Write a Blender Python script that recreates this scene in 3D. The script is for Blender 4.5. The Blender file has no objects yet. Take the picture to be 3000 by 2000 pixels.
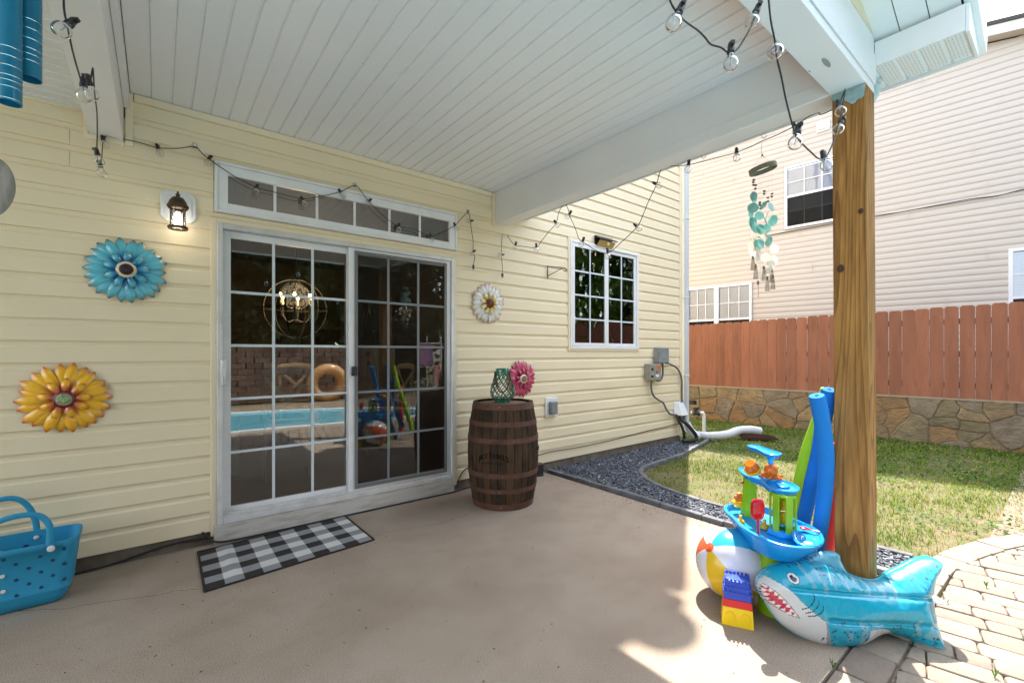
import bpy, math, random
import numpy as np
from mathutils import Vector, Matrix, noise
from mathutils.geometry import delaunay_2d_cdt
random.seed(7); rng = np.random.default_rng(7)
R = math.radians
scene = bpy.context.scene
COL = scene.collection

# ------------------------------------------------------------ camera
FPX, CAMY, CAMH, YAW, HOR = 1312.63, -3.70, 1.31, R(51.685), 1033.3
cam = bpy.data.cameras.new('camera'); camo = bpy.data.objects.new('camera', cam); COL.objects.link(camo)
cam.sensor_width = 36; cam.lens = FPX/3000*36; cam.shift_y = (HOR-1000)/3000
cam.clip_start = .05; cam.clip_end = 400
camo.location = (0, CAMY, CAMH); camo.rotation_euler = (R(90), 0, YAW-R(90))
scene.camera = camo
# ------------------------------------------------------------ light
SUN = Vector((.565, .326, 1)).normalized()
w = bpy.data.worlds.new('World'); scene.world = w; w.use_nodes = True
nt = w.node_tree; bg = nt.nodes['Background']
sky = nt.nodes.new('ShaderNodeTexSky'); sky.sky_type = 'NISHITA'; sky.sun_disc = False
sky.sun_elevation = R(57.5); sky.sun_rotation = R(60); sky.air_density = 1.2; sky.dust_density = 1.2; sky.ozone_density = 1.0
hsv = nt.nodes.new('ShaderNodeHueSaturation'); hsv.inputs['Saturation'].default_value = .45; nt.links.new(sky.outputs[0], hsv.inputs['Color']); nt.links.new(hsv.outputs[0], bg.inputs[0]); bg.inputs[1].default_value = .15
sl = bpy.data.lights.new('sun', 'SUN'); sl.energy = 2.45; sl.angle = R(.53); sl.color = (1, .94, .86)
so = bpy.data.objects.new('sun', sl); COL.objects.link(so)
so.rotation_euler = SUN.to_track_quat('Z', 'Y').to_euler(); so.location = (8, 5, 12)
scene.view_settings.view_transform = 'Standard'; scene.view_settings.look = 'None'
scene.view_settings.exposure = 2.55; scene.view_settings.gamma = 1
scene.view_settings.use_curve_mapping = False
scene.render.engine = 'CYCLES'
scene.cycles.max_bounces = 10; scene.cycles.diffuse_bounces = 5; scene.cycles.transparent_max_bounces = 24
scene.cycles.caustics_reflective = False; scene.cycles.caustics_refractive = False

# ------------------------------------------------------------ measuring helpers: where a sight line meets a real plane
CF = Vector((math.cos(YAW), math.sin(YAW), 0)); CR = Vector((math.sin(YAW), -math.cos(YAW), 0)); CU = Vector((0, 0, 1)); CO = Vector((0, CAMY, CAMH))
def ray(x, y): return CF+CR*((x-1500)/FPX)+CU*((HOR-y)/FPX)
def onz(x, y, z=0.0): r = ray(x, y); return CO+r*((z-CAMH)/r.z)
def ony(x, y, yy=0.0): r = ray(x, y); return CO+r*((yy-CAMY)/r.y)
def onx(x, y, xx): r = ray(x, y); return CO+r*(xx/r.x)
def dep(x, y, d): return CO+ray(x, y)*d

# ------------------------------------------------------------ materials
def nd(nt, t, **k):
    n = nt.nodes.new(t)
    for a, b in k.items():
        if a.startswith('i_'): n.inputs[int(a[2:]) if a[2:].isdigit() else a[2:].replace('_', ' ')].default_value = b
        else: setattr(n, a, b)
    return n
def c4(c): return (c[0], c[1], c[2], 1)
def M(name, col, rough=.6, col2=None, scale=6, lo=.35, hi=.65, stretch=(1, 1, 1), col3=None, scale3=40, f3=.5, bump=0, bscale=60, bstretch=None, metallic=0, spec=.5, rnd=0, roff=True, attr=None, coat=0, trans=0, sss=0, detail=6, distort=0, emit=None, bdist=.01):
    m = bpy.data.materials.new(name); m.use_nodes = True; nt = m.node_tree; L = nt.links.new
    b = nt.nodes['Principled BSDF']
    b.inputs['Roughness'].default_value = rough; b.inputs['Metallic'].default_value = metallic
    b.inputs['Specular IOR Level'].default_value = spec; b.inputs['Coat Weight'].default_value = coat
    b.inputs['Coat Roughness'].default_value = .15
    if sss: b.inputs['Subsurface Weight'].default_value = sss; b.inputs['Subsurface Scale'].default_value = .02
    if emit: b.inputs['Emission Color'].default_value = c4(emit[:3]); b.inputs['Emission Strength'].default_value = emit[3]
    tc = nd(nt, 'ShaderNodeTexCoord'); src = tc.outputs['Object']
    oi = nd(nt, 'ShaderNodeObjectInfo')
    if rnd and roff:
        ad = nd(nt, 'ShaderNodeVectorMath', operation='MULTIPLY_ADD'); sc = nd(nt, 'ShaderNodeCombineXYZ')
        L(oi.outputs['Random'], sc.inputs[0]); L(oi.outputs['Random'], sc.inputs[1]); L(oi.outputs['Random'], sc.inputs[2])
        ad.inputs[1].default_value = (37, 53, 71); L(sc.outputs[0], ad.inputs[0]); L(src, ad.inputs[2]); src = ad.outputs[0]
    def mapped(s):
        mp = nd(nt, 'ShaderNodeMapping'); mp.inputs['Scale'].default_value = s; L(src, mp.inputs[0]); return mp.outputs[0]
    v = mapped(stretch)
    if attr:
        at = nd(nt, 'ShaderNodeAttribute', attribute_name=attr); c = at.outputs['Color']
    else:
        rg = nd(nt, 'ShaderNodeRGB'); rg.outputs[0].default_value = c4(col); c = rg.outputs[0]
    def mixin(c, colr, sc, lo, hi, fac):
        n = nd(nt, 'ShaderNodeTexNoise'); n.inputs['Scale'].default_value = sc; n.inputs['Detail'].default_value = detail; n.inputs['Distortion'].default_value = distort
        L(v, n.inputs['Vector'])
        mr = nd(nt, 'ShaderNodeMapRange'); mr.inputs[1].default_value = lo; mr.inputs[2].default_value = hi; mr.inputs[4].default_value = fac; L(n.outputs['Fac'], mr.inputs[0])
        mx = nd(nt, 'ShaderNodeMix', data_type='RGBA'); L(mr.outputs[0], mx.inputs[0]); L(c, mx.inputs[6]); mx.inputs[7].default_value = c4(colr)
        return mx.outputs[2]
    if col2: c = mixin(c, col2, scale, lo, hi, 1)
    if col3: c = mixin(c, col3, scale3, .5, .7, f3)
    if rnd:
        mr = nd(nt, 'ShaderNodeMapRange'); mr.inputs[3].default_value = 1-rnd; mr.inputs[4].default_value = 1+rnd; L(oi.outputs['Random'], mr.inputs[0])
        hs = nd(nt, 'ShaderNodeHueSaturation'); L(mr.outputs[0], hs.inputs['Value']); L(c, hs.inputs['Color']); c = hs.outputs[0]
    L(c, b.inputs['Base Color'])
    if bump:
        n = nd(nt, 'ShaderNodeTexNoise'); n.inputs['Scale'].default_value = bscale; n.inputs['Detail'].default_value = 5
        L(mapped(bstretch or stretch), n.inputs['Vector'])
        bp = nd(nt, 'ShaderNodeBump'); bp.inputs['Strength'].default_value = bump; bp.inputs['Distance'].default_value = bdist; L(n.outputs['Fac'], bp.inputs['Height']); L(bp.outputs[0], b.inputs['Normal'])
    if trans:
        tl = nd(nt, 'ShaderNodeBsdfTranslucent'); L(c, tl.inputs[0]); ms = nd(nt, 'ShaderNodeMixShader'); ms.inputs[0].default_value = trans
        L(b.outputs[0], ms.inputs[1]); L(tl.outputs[0], ms.inputs[2]); L(ms.outputs[0], nt.nodes['Material Output'].inputs[0])
    return m
def glassmat(name, tint=(.9, .93, .92), ior=1.5, wav=0, wsc=3, extra=0.0, rough=0.0):
    m = bpy.data.materials.new(name); m.use_nodes = True; nt = m.node_tree; L = nt.links.new
    nt.nodes.remove(nt.nodes['Principled BSDF']); out = nt.nodes['Material Output']
    tr = nd(nt, 'ShaderNodeBsdfTransparent'); tr.inputs[0].default_value = c4(tint)
    gl = nd(nt, 'ShaderNodeBsdfGlossy'); gl.inputs['Roughness'].default_value = rough
    fr = nd(nt, 'ShaderNodeFresnel'); fr.inputs[0].default_value = ior
    ma = nd(nt, 'ShaderNodeMath', operation='ADD', use_clamp=True); ma.inputs[1].default_value = extra; L(fr.outputs[0], ma.inputs[0])
    mx = nd(nt, 'ShaderNodeMixShader'); L(ma.outputs[0], mx.inputs[0]); L(tr.outputs[0], mx.inputs[1]); L(gl.outputs[0], mx.inputs[2]); L(mx.outputs[0], out.inputs[0])
    if wav:
        tc = nd(nt, 'ShaderNodeTexCoord'); n = nd(nt, 'ShaderNodeTexNoise'); n.inputs['Scale'].default_value = wsc; n.inputs['Detail'].default_value = 1
        L(tc.outputs['Object'], n.inputs['Vector']); bp = nd(nt, 'ShaderNodeBump'); bp.inputs['Strength'].default_value = wav; bp.inputs['Distance'].default_value = .02
        L(n.outputs['Fac'], bp.inputs['Height']); L(bp.outputs[0], gl.inputs['Normal'])
    return m
CREAM = (.83, .705, .495)
m_side = M('cream_vinyl', CREAM, .45, col2=(.80, .675, .465), scale=2.2, lo=.3, hi=.75, bump=.25, bscale=60, bstretch=(.6, 8, 8), bdist=.002)
m_trim = M('cream_trim', (.83, .71, .505), .45)
m_nside = M('neighbour_vinyl', (.535, .478, .435), .5, bump=.2, bscale=40, bstretch=(1, 1, 8), bdist=.002)
m_white = M('white_vinyl', (.80, .81, .82), .4, col2=(.74, .75, .76), scale=3)
m_wframe = M('white_frame', (.80, .79, .80), .35, col2=(.72, .71, .71), scale=8, lo=.45, hi=.8)
m_alum = M('aged_aluminium', (.68, .66, .65), .4, col2=(.52, .50, .48), scale=9, lo=.45, hi=.8, metallic=.2)
m_ceil = M('white_ceiling_vinyl', (.86, .845, .86), .38, rnd=.015, bump=.06, bscale=30)
m_beam = M('white_aluminium_wrap', (.85, .845, .86), .38, col2=(.81, .80, .82), scale=2, bump=.05, bscale=25)
m_dark = M('dark_gap', (.01, .01, .01), .9)
m_shingle = M('asphalt_shingle', (.045, .045, .05), .95, col2=(.09, .085, .08), scale=60, bump=.4, bscale=150)
m_found = M('foundation_concrete', (.20, .165, .13), .9, col2=(.11, .085, .06), scale=7, bump=.5, bscale=60)
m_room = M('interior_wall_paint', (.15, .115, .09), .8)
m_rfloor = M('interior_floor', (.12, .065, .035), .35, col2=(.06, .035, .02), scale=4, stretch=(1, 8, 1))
m_grill = M('muntin_white', (.62, .67, .70), .4)
m_bronze = M('antique_bronze', (.055, .038, .028), .45, col2=(.12, .075, .045), scale=60, metallic=.6)
m_black = M('black_rubber', (.012, .012, .013), .5)
m_blackp = M('black_plastic', (.018, .018, .02), .35)
m_steel = M('zinc_steel', (.6, .6, .6), .25, metallic=1)
m_glass = glassmat('pane_glass', (.80, .82, .81), 1.52, .02, 1.2, .10)
m_glassk = glassmat('wavy_pane_glass', (.80, .82, .80), 1.52, .45, 5.5, .10)
m_bulb = glassmat('clear_bulb_glass', (.97, .97, .97), 1.28, 0, 1, .03)
# ------------------------------------------------------------ mesh builder
class MB:
    def __init__(s): s.v = []; s.f = []; s.m = []
    def add(s, vs, fs, m=0, X=None):
        n = len(s.v); s.v += [tuple(X @ Vector(p)) if X else tuple(p) for p in vs]; s.f += [tuple(i+n for i in f) for f in fs]; s.m += [m]*len(fs); return s
    def box(s, a, b, m=0, X=None):
        x0, y0, z0 = (min(a[i], b[i]) for i in range(3)); x1, y1, z1 = (max(a[i], b[i]) for i in range(3))
        return s.add([(x0,y0,z0),(x1,y0,z0),(x1,y1,z0),(x0,y1,z0),(x0,y0,z1),(x1,y0,z1),(x1,y1,z1),(x0,y1,z1)], [(3,2,1,0),(4,5,6,7),(0,1,5,4),(1,2,6,5),(2,3,7,6),(3,0,4,7)], m, X)
    def prism(s, poly, z0, z1, m=0, X=None, top=1.0, cham=0):
        n = len(poly)
        if cham:
            cx = sum(p[0] for p in poly)/n; cy = sum(p[1] for p in poly)/n
            rr = max(math.hypot(p[0]-cx, p[1]-cy) for p in poly); k = 1-cham/rr
            q = [(cx+(p[0]-cx)*k, cy+(p[1]-cy)*k) for p in poly]
            vs = [(x,y,z0) for x,y in poly]+[(x,y,z1-cham*.7) for x,y in poly]+[(x,y,z1) for x,y in q]
            fs = [tuple(range(2*n,3*n))]+[(i,(i+1)%n,(i+1)%n+n,i+n) for i in range(n)]+[(i+n,(i+1)%n+n,(i+1)%n+2*n,i+2*n) for i in range(n)]
            return s.add(vs, fs, m, X)
        vs = [(x,y,z0) for x,y in poly]+[(x*top,y*top,z1) for x,y in poly]
        return s.add(vs, [tuple(range(n-1,-1,-1)), tuple(range(n,2*n))]+[(i,(i+1)%n,(i+1)%n+n,i+n) for i in range(n)], m, X)
    def tube(s, pts, r, seg=8, m=0, caps=True, X=None, flat=None):
        pts = [Vector(p) for p in pts]; n = len(pts); rr = r if hasattr(r, '__len__') else [r]*n
        vs = []; t0 = (pts[1]-pts[0]).normalized(); u = t0.orthogonal().normalized()
        if flat is not None: u = (Vector(flat)-t0*t0.dot(Vector(flat))).normalized()
        for i in range(n):
            t = (pts[min(i+1,n-1)]-pts[max(i-1,0)]).normalized(); u = (u-t*t.dot(u)).normalized(); w = t.cross(u)
            a, b = rr[i] if hasattr(rr[i], '__len__') else (rr[i], rr[i])
            for k in range(seg):
                an = 2*math.pi*k/seg; vs.append(pts[i]+u*math.cos(an)*a+w*math.sin(an)*b)
        fs = [(i*seg+k, i*seg+(k+1)%seg, (i+1)*seg+(k+1)%seg, (i+1)*seg+k) for i in range(n-1) for k in range(seg)]
        if caps: fs += [tuple(range(seg-1,-1,-1)), tuple(range((n-1)*seg, n*seg))]
        return s.add(vs, fs, m, X)
    def lathe(s, prof, seg=24, m=0, X=None, a0=0, a1=2*math.pi):
        full = abs(a1-a0-2*math.pi) < 1e-6; ns = seg if full else seg+1
        vs = [(r*math.cos(a0+(a1-a0)*k/seg), r*math.sin(a0+(a1-a0)*k/seg), z) for r, z in prof for k in range(ns)]
        fs = []
        for i in range(len(prof)-1):
            for k in range(seg):
                a, b = i*ns+k, i*ns+(k+1)%ns; c, d = b+ns, a+ns
                if prof[i][0] < 1e-6: fs.append((a, c, d))
                elif prof[i+1][0] < 1e-6: fs.append((a, b, d))
                else: fs.append((a, b, c, d))
        return s.add(vs, fs, m, X)
    def sphere(s, c, r, seg=12, rings=8, m=0, sc=(1,1,1), X=None):
        pr = [(math.sin(math.pi*i/rings)*r, -math.cos(math.pi*i/rings)*r) for i in range(rings+1)]
        pr[0] = (0, -r); pr[-1] = (0, r)
        T = Matrix.Translation(c) @ Matrix.Diagonal((*sc, 1)); return s.lathe(pr, seg, m, (X @ T) if X else T)
    def mesh(s, name, mats, smooth=40, merge=False):
        me = bpy.data.meshes.new(name); me.from_pydata(s.v, [], s.f)
        for mm in (mats if isinstance(mats, (list, tuple)) else [mats]): me.materials.append(mm)
        if any(s.m): me.polygons.foreach_set('material_index', s.m)
        me.update()
        if smooth:
            me.shade_smooth(); me.set_sharp_from_angle(angle=R(smooth))
        return me
WOFF = {}
def thing(name, label, cat, loc=(0,0,0), group=None, rot=None):
    o = bpy.data.objects.new(name, None); COL.objects.link(o); o.location = loc; o.empty_display_size = .1
    if rot: o.rotation_euler = rot
    o['label'] = label; o['category'] = cat
    if group: o['group'] = group
    WOFF[o.name] = Vector(loc); return o
def link(name, me, parent=None, loc=(0,0,0), rot=None, local=False, **tags):
    o = bpy.data.objects.new(name, me); COL.objects.link(o)
    loc = Vector(loc)
    if parent is not None:
        o.parent = parent
        o.location = loc if local else loc-WOFF[parent.name]
        WOFF[o.name] = loc if not local else WOFF[parent.name]+loc
    else: o.location = loc; WOFF[o.name] = loc
    if rot is not None: o.rotation_euler = rot
    for k, v in tags.items(): o[k] = v
    return o
def obj(name, mb, mats, parent=None, loc=(0,0,0), rot=None, smooth=40, bevel=0, local=False, **tags):
    o = link(name, mb.mesh(name, mats, smooth), parent, loc, rot, local, **tags)
    if bevel:
        b = o.modifiers.new('bevel', 'BEVEL'); b.width = bevel; b.segments = 2; b.limit_method = 'ANGLE'
    return o
def numesh(name, V, F, mats, attr=None, smooth=False):
    me = bpy.data.meshes.new(name); V = np.asarray(V, np.float32); F = np.asarray(F, np.int32); k = F.shape[1]
    me.vertices.add(len(V)); me.vertices.foreach_set('co', V.ravel()); me.loops.add(F.size); me.loops.foreach_set('vertex_index', F.ravel())
    me.polygons.add(len(F)); me.polygons.foreach_set('loop_start', np.arange(0, F.size, k, dtype=np.int32)); me.update(calc_edges=True)
    for mm in (mats if isinstance(mats, (list, tuple)) else [mats]): me.materials.append(mm)
    if attr is not None:
        a = me.color_attributes.new('Col', 'FLOAT_COLOR', 'POINT'); c = np.ones((len(V), 4), np.float32); c[:, :3] = attr; a.data.foreach_set('color', c.ravel())
    if smooth: me.shade_smooth()
    return me
def paint(me, cols):
    a = me.color_attributes.new('Col', 'FLOAT_COLOR', 'POINT'); c = np.ones((len(me.vertices), 4), np.float32); c[:, :3] = np.array(cols); a.data.foreach_set('color', c.ravel())
def textmesh(body, size, name='print'):
    cu = bpy.data.curves.new(name, 'FONT'); cu.body = body; cu.size = size; cu.align_x = 'CENTER'; cu.align_y = 'CENTER'; cu.resolution_u = 3
    o = bpy.data.objects.new(name, cu); COL.objects.link(o); dg = bpy.context.evaluated_depsgraph_get(); dg.update()
    me = bpy.data.meshes.new_from_object(o.evaluated_get(dg)); V = [v.co.copy() for v in me.vertices]; F = [tuple(p.vertices) for p in me.polygons]
    bpy.data.objects.remove(o); bpy.data.curves.remove(cu); bpy.data.meshes.remove(me); return V, F
def inpoly(p, poly):
    x, y = p; c = False; n = len(poly); j = n-1
    for i in range(n):
        xi, yi = poly[i]; xj, yj = poly[j]
        if (yi > y) != (yj > y) and x < (xj-xi)*(y-yi)/(yj-yi)+xi: c = not c
        j = i
    return c
def clip(poly, a, b, c):                       # keep a*x+b*y<=c
    out = []
    for i in range(len(poly)):
        p, q = poly[i], poly[(i+1) % len(poly)]; dp = a*p[0]+b*p[1]-c; dq = a*q[0]+b*q[1]-c
        if dp <= 0: out.append(p)
        if dp*dq < 0: t = dp/(dp-dq); out.append((p[0]+(q[0]-p[0])*t, p[1]+(q[1]-p[1])*t))
    return out
def smoothpath(pts, n=6):
    P = [Vector(p) for p in pts]; P = [P[0]*2-P[1]]+P+[P[-1]*2-P[-2]]; out = []
    for i in range(1, len(P)-2):
        for k in range(n):
            t = k/n; a, b, c, d = P[i-1:i+3]
            out.append(.5*((2*b)+(c-a)*t+(2*a-5*b+4*c-d)*t*t+(3*b-a-3*c+d)*t**3))
    out.append(P[-2]); return out
# ============================================================ THE SETTING
m_soil = M('dry_thatch_soil', (.15, .115, .06), .95, col2=(.08, .09, .025), scale=3.5, col3=(.26, .20, .11), scale3=90, f3=.6, bump=.8, bscale=90)
m_conc = M('patio_concrete', (.35, .298, .243), .88, col2=(.305, .25, .20), scale=1.6, lo=.38, hi=.66, col3=(.20, .15, .11), scale3=9, f3=.14, distort=.4, bump=.15, bscale=420, bdist=.002)
m_sand = M('paver_sand', (.28, .22, .16), .95, col2=(.13, .10, .06), scale=30, bump=.6, bscale=120)
g = MB(); N = 60
for i in range(N+1):
    for j in range(N+1):
        u = (i/N*2-1); v = (j/N*2-1); x = 5+60*u*abs(u); y = -1+60*v*abs(v)
        g.v.append((x, y, -.035+(.012*noise.noise((x*1.3, y*1.3, 0)) if 3 < x < 9 and -5 < y < 3 else 0)))
for i in range(N):
    for j in range(N): a = i*(N+1)+j; g.f.append((a, a+N+1, a+N+2, a+1)); g.m.append(0)
obj('ground', g, m_soil, kind='structure', smooth=80)
# patio slab, fine speckle and cracks
sl_ = MB().box((-4, -3.062, -.12), (3.335, .2, 0)); slab = obj('patio', sl_, m_conc, kind='structure', bevel=.004)
nt = m_conc.node_tree; L = nt.links.new; b = nt.nodes['Principled BSDF']; src = b.inputs['Base Color'].links[0].from_socket
tc = nd(nt, 'ShaderNodeTexCoord'); n1 = nd(nt, 'ShaderNodeTexNoise'); n1.inputs['Scale'].default_value = 230; n1.inputs['Detail'].default_value = 3; L(tc.outputs['Object'], n1.inputs[0])
cr = nd(nt, 'ShaderNodeValToRGB'); cr.color_ramp.elements[0].position = .32; cr.color_ramp.elements[0].color = (.58, .50, .44, 1); cr.color_ramp.elements[1].position = .66; cr.color_ramp.elements[1].color = (1.28, 1.26, 1.22, 1); L(n1.outputs[0], cr.inputs[0])
mm = nd(nt, 'ShaderNodeMix', data_type='RGBA', blend_type='MULTIPLY'); mm.inputs[0].default_value = 1; L(src, mm.inputs[6]); L(cr.outputs[0], mm.inputs[7])
n2 = nd(nt, 'ShaderNodeTexNoise'); n2.inputs['Scale'].default_value = 1.9; n2.inputs['Detail'].default_value = 8; n2.inputs['Distortion'].default_value = .6
mp = nd(nt, 'ShaderNodeMapping'); mp.inputs['Location'].default_value = (3.1, 1.7, 0); mp.inputs['Scale'].default_value = (1, 1.6, 1); L(tc.outputs['Object'], mp.inputs[0]); L(mp.outputs[0], n2.inputs[0])
cr2 = nd(nt, 'ShaderNodeValToRGB'); e = cr2.color_ramp.elements; e[0].position = .36; e[0].color = (.70, .63, .56, 1); e[1].position = .58; e[1].color = (1.08, 1.06, 1.05, 1); L(n2.outputs[0], cr2.inputs[0])
m2 = nd(nt, 'ShaderNodeMix', data_type='RGBA', blend_type='MULTIPLY'); m2.inputs[0].default_value = .24; L(mm.outputs[2], m2.inputs[6]); L(cr2.outputs[0], m2.inputs[7])
L(m2.outputs[2], b.inputs['Base Color'])

# ============================================================ OUR HOUSE
house = thing('house', 'pale yellow vinyl sided house with sliding patio door, transom and kitchen window', 'house', (1.5, .5, 0))
LAP = .1283
def sidemesh(x0, x1, z0, z1, lo, hi, W=None, y0=0.0, ny=14, warp=None, lap=LAP):
    """one lapped course between z0 and z0+lap, cut to lo..hi"""
    s = lap/.1283
    prof = [(-.002, 0), (-.0165, 0), (-.0175, .003), (-.0150, .045), (-.0128, .088), (-.0085, .094), (-.0040, .099), (-.0028, .106), (-.0018, .1283)]
    prof = [(a, z0+b*s) for a, b in prof]
    out = []
    prof = [(a*(.85 if W is None else .6), b) for a, b in prof]
    for i in range(len(prof)-1):
        (a, za), (b, zb) = prof[i], prof[i+1]
        if zb < lo-1e-6 or za > hi+1e-6: continue
        def at(z): return (a+(b-a)*(z-za)/(zb-za), z)
        p = at(lo) if za < lo and zb > za else (a, za); q = at(hi) if zb > hi and zb > za else (b, zb)
        if not out: out.append(p)
        out.append(q)
    if len(out) < 2: return None
    m = MB(); n = max(1, int((x1-x0)/.12)) if warp else 1; k = len(out)
    for i in range(n+1):
        x = x0+(x1-x0)*i/n
        for a, z in out:
            dy, dz = warp(x, z) if warp else (0, 0); m.v.append((x, y0+a+dy, z+dz))
    for i in range(n):
        for j in range(k-1):
            c = i*k+j; m.f.append((c, c+k, c+k+1, c+1)); m.m.append(0)
    if W: m.v = [tuple(W @ Vector(p)) for p in m.v]
    return m
def warp(x, z):
    dy = .0012*noise.noise((x*1.1, z*1.7, 1)); dz = .0009*noise.noise((x*.7, z*5, 9))
    for cx, cz, a, sx, sz in ((4.5, .95, .016, .22, .12), (4.7, .62, .013, .3, .1), (4.4, .75, -.0025, .3, .1), (1.55+.9, .98, .008, .25, .1), (3.35, .42, -.0025, .2, .08)):
        e = math.exp(-((x-cx)/sx)**2-((z-cz)/sz)**2); dy -= a*e; dz += .16*a*e*math.sin((x-cx)*9)
    return dy, dz
OPEN = [(.285, 2.236, -1, 2.238), (.300, 2.232, 2.278, 2.632), (3.745, 5.085, 1.335, 2.655)]
NC = 45
for k in range(-10, NC):
    z0 = 1.382+LAP*(k if k > -10 else -10)-(.01 if k == -10 else 0); z1 = z0+LAP+(.01 if k == -10 else 0)
    xa, xb = (-3.2, 6.13)
    if z0 > 2.86: xa = 2.84
    cuts = sorted({xa, xb, *([-.16, 2.68] if z1 > 2.775 and z0 < 2.86 else []), *[c for o in OPEN for c in o[:2] if xa < c < xb and o[2] < z1 and o[3] > z0]})
    for i in range(len(cuts)-1):
        a, c = cuts[i], cuts[i+1]; mid = (a+c)/2; segs = [(z0, z1)]
        for o in OPEN:
            if o[0] < mid < o[1]:
                ns = []
                for s0, s1 in segs:
                    if o[3] <= s0 or o[2] >= s1: ns.append((s0, s1)); continue
                    if o[2] > s0: ns.append((s0, o[2]))
                    if o[3] < s1: ns.append((o[3], s1))
                segs = ns
        for s0, s1 in segs:
            if mid < 2.68 and s0 < 2.91 and z0 < 2.9: s1 = min(s1, 2.90 if mid > -.16 else 2.775)
            if s1-s0 < .012: continue
            mb = sidemesh(a, c, z0, z1, s0, s1, warp=warp, lap=z1-z0)
            if mb: obj('siding_panel', mb, m_side, house, smooth=9)
for px_, ya_, yb_ in ((203, 358, 484), (1779, 1142, 1199), (1622, 1249, 1298), (2180, 0, 0), (700, 455, 470)):  # lap joints, coloured with the tan shadow of the overlap
    if ya_ == 0: continue
    pa, pb = ony(px_, ya_, -.014), ony(px_, yb_, -.014); z = 1.382+LAP*round((pb.z-1.382)/LAP); n = max(1, round((pa.z-pb.z)/LAP))
    for q in range(n):
        if z+LAP*(q+1) < 2.75: obj('lap_joint', MB().add([(pa.x, -.0155, z+LAP*q+.002), (pa.x+.0022, -.0137, z+LAP*q+.002), (pa.x+.0022, -.0117, z+LAP*q+.088), (pa.x, -.0135, z+LAP*q+.088)], [(0,1,2,3)]), M('joint_shadow_tan', (.46, .36, .22), .6) if 'joint_shadow_tan' not in bpy.data.materials else bpy.data.materials['joint_shadow_tan'], house, smooth=0)
# sheathing behind with true openings, side wall, roof
xs = [-3.2, .33, 2.185, 3.80, 5.035, 6.15]; zs = [.07, .14, 1.385, 2.19, 2.31, 2.60, 7.05]
sh = MB()
def isopen(x, z): return (.33 < x < 2.185 and (z < 2.19 or 2.31 < z < 2.60)) or (3.80 < x < 5.035 and 1.385 < z < 2.60)
for i in range(5):
    for j in range(6):
        if not isopen((xs[i]+xs[i+1])/2, (zs[j]+zs[j+1])/2): sh.box((xs[i], .004, zs[j]), (xs[i+1], .12, zs[j+1]))
obj('wall', sh, m_room, house, smooth=0)
obj('foundation', MB().box((-3.2, .002, -.3), (6.14, .14, .1)), m_found, house, smooth=0)
obj('side_wall', MB().box((6.05, .12, -.2), (6.15, 8, 7.05)), m_side, house, smooth=0)
rf = MB(); rf.box((-3.3, -.10, 7.05), (6.19, 4.1, 7.2)); rf.add([(-3.3,-.1,7.2),(6.19,-.1,7.2),(6.19,4,8.6),(-3.3,4,8.6),(6.19,8.2,7.2),(-3.3,8.2,7.2)], [(0,1,2,3),(3,2,4,5),(1,4,2),(0,3,5)])
obj('roof', rf, m_shingle, house, smooth=0)
cp = MB().box((6.125, -.024, .06), (6.165, .05, 7.05)).box((6.09, -.0235, .06), (6.122, -.002, 7.05)); obj('corner_post', cp, m_trim, house, bevel=.003)
# trims round the openings and at the ceiling
def frame4(mb, x0, x1, z0, z1, w, ya, yb, bottom=True, e=.0005):
    mb.box((x0, ya, z0), (x0+w, yb, z1)); mb.box((x1-w, ya, z0), (x1, yb, z1)); mb.box((x0+w+e, ya+e, z1-w), (x1-w-e, yb, z1-e))
    if bottom: mb.box((x0+w+e, ya+e, z0+e), (x1-w-e, yb, z0+w))
    return mb
obj('door_trim', frame4(MB(), .282, 2.238, .055, 2.240, .034, -.024, .0, False), m_trim, house, bevel=.003)
obj('window_trim', frame4(MB(), 3.742, 5.088, 1.332, 2.658, .024, -.026, .0), m_trim, house, bevel=.003)
jt = MB().box((-.118, -.026, 2.888), (2.65, -.0, 2.934)); jt.box((-.160, -.0265, 2.60), (-.122, 0, 2.934)); jt.box((-.35, -.025, 2.595), (-.165, 0, 2.622)); jt.box((-.352, -.0262, 2.62), (-.328, 0, 2.74)); jt.box((-3.2, -.027, 2.742), (-.33, 0, 2.779)); jt.box((2.655, -.0275, 2.60), (2.688, 0, 2.93))
obj('ceiling_trim', jt, m_trim, house, bevel=.003)
# downspout
ds = MB(); 
for a in range(1): ds.box((6.175, -.075, .25), (6.255, -.012, 7.0))
for z in (.95, 2.12, 3.3): ds.box((6.17, -.08, z), (6.26, -.008, z+.03))
obj('downspout', ds, M('grey_white_downspout', (.60, .62, .64), .35), house, bevel=.008)

# ------- sliding patio door, y 0 is the wall plane
door = link('patio_door', frame4(MB(), .316, 2.204, .128, 2.205, .036, -.045, .05).mesh('patio_door', m_alum, 0), house)
door['label'] = 'white aluminium sliding patio door'
bv = door.modifiers.new('bevel', 'BEVEL'); bv.width = .003
obj('track', MB().box((.352, -.04, .165), (2.168, .045, .178)).box((.352, -.012, .178), (2.168, -.004, .196)).box((.352, .024, .178), (2.168, .032, .196)), m_alum, door, smooth=0)
def leaf(x0, x1, z0, z1, y, sw, nm, xm, zm):
    obj('sash', frame4(MB(), x0, x1, z0, z1, sw, y-.014, y+.014), m_wframe, door, bevel=.002)
    obj('pane', MB().box((x0+sw-.004, y-.003, z0+sw-.004), (x1-sw+.004, y+.001, z1-sw+.004)), m_glass, door, smooth=0)
    for x in xm: obj('muntin', MB().box((x-.0095, y-.009, z0+sw), (x+.0095, y-.0035, z1-sw)), m_grill, door, smooth=0)
    for z in zm: obj('muntin', MB().box((x0+sw, y-.0085, z-.0095), (x1-sw, y-.004, z+.0095)), m_grill, door, smooth=0)
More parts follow.
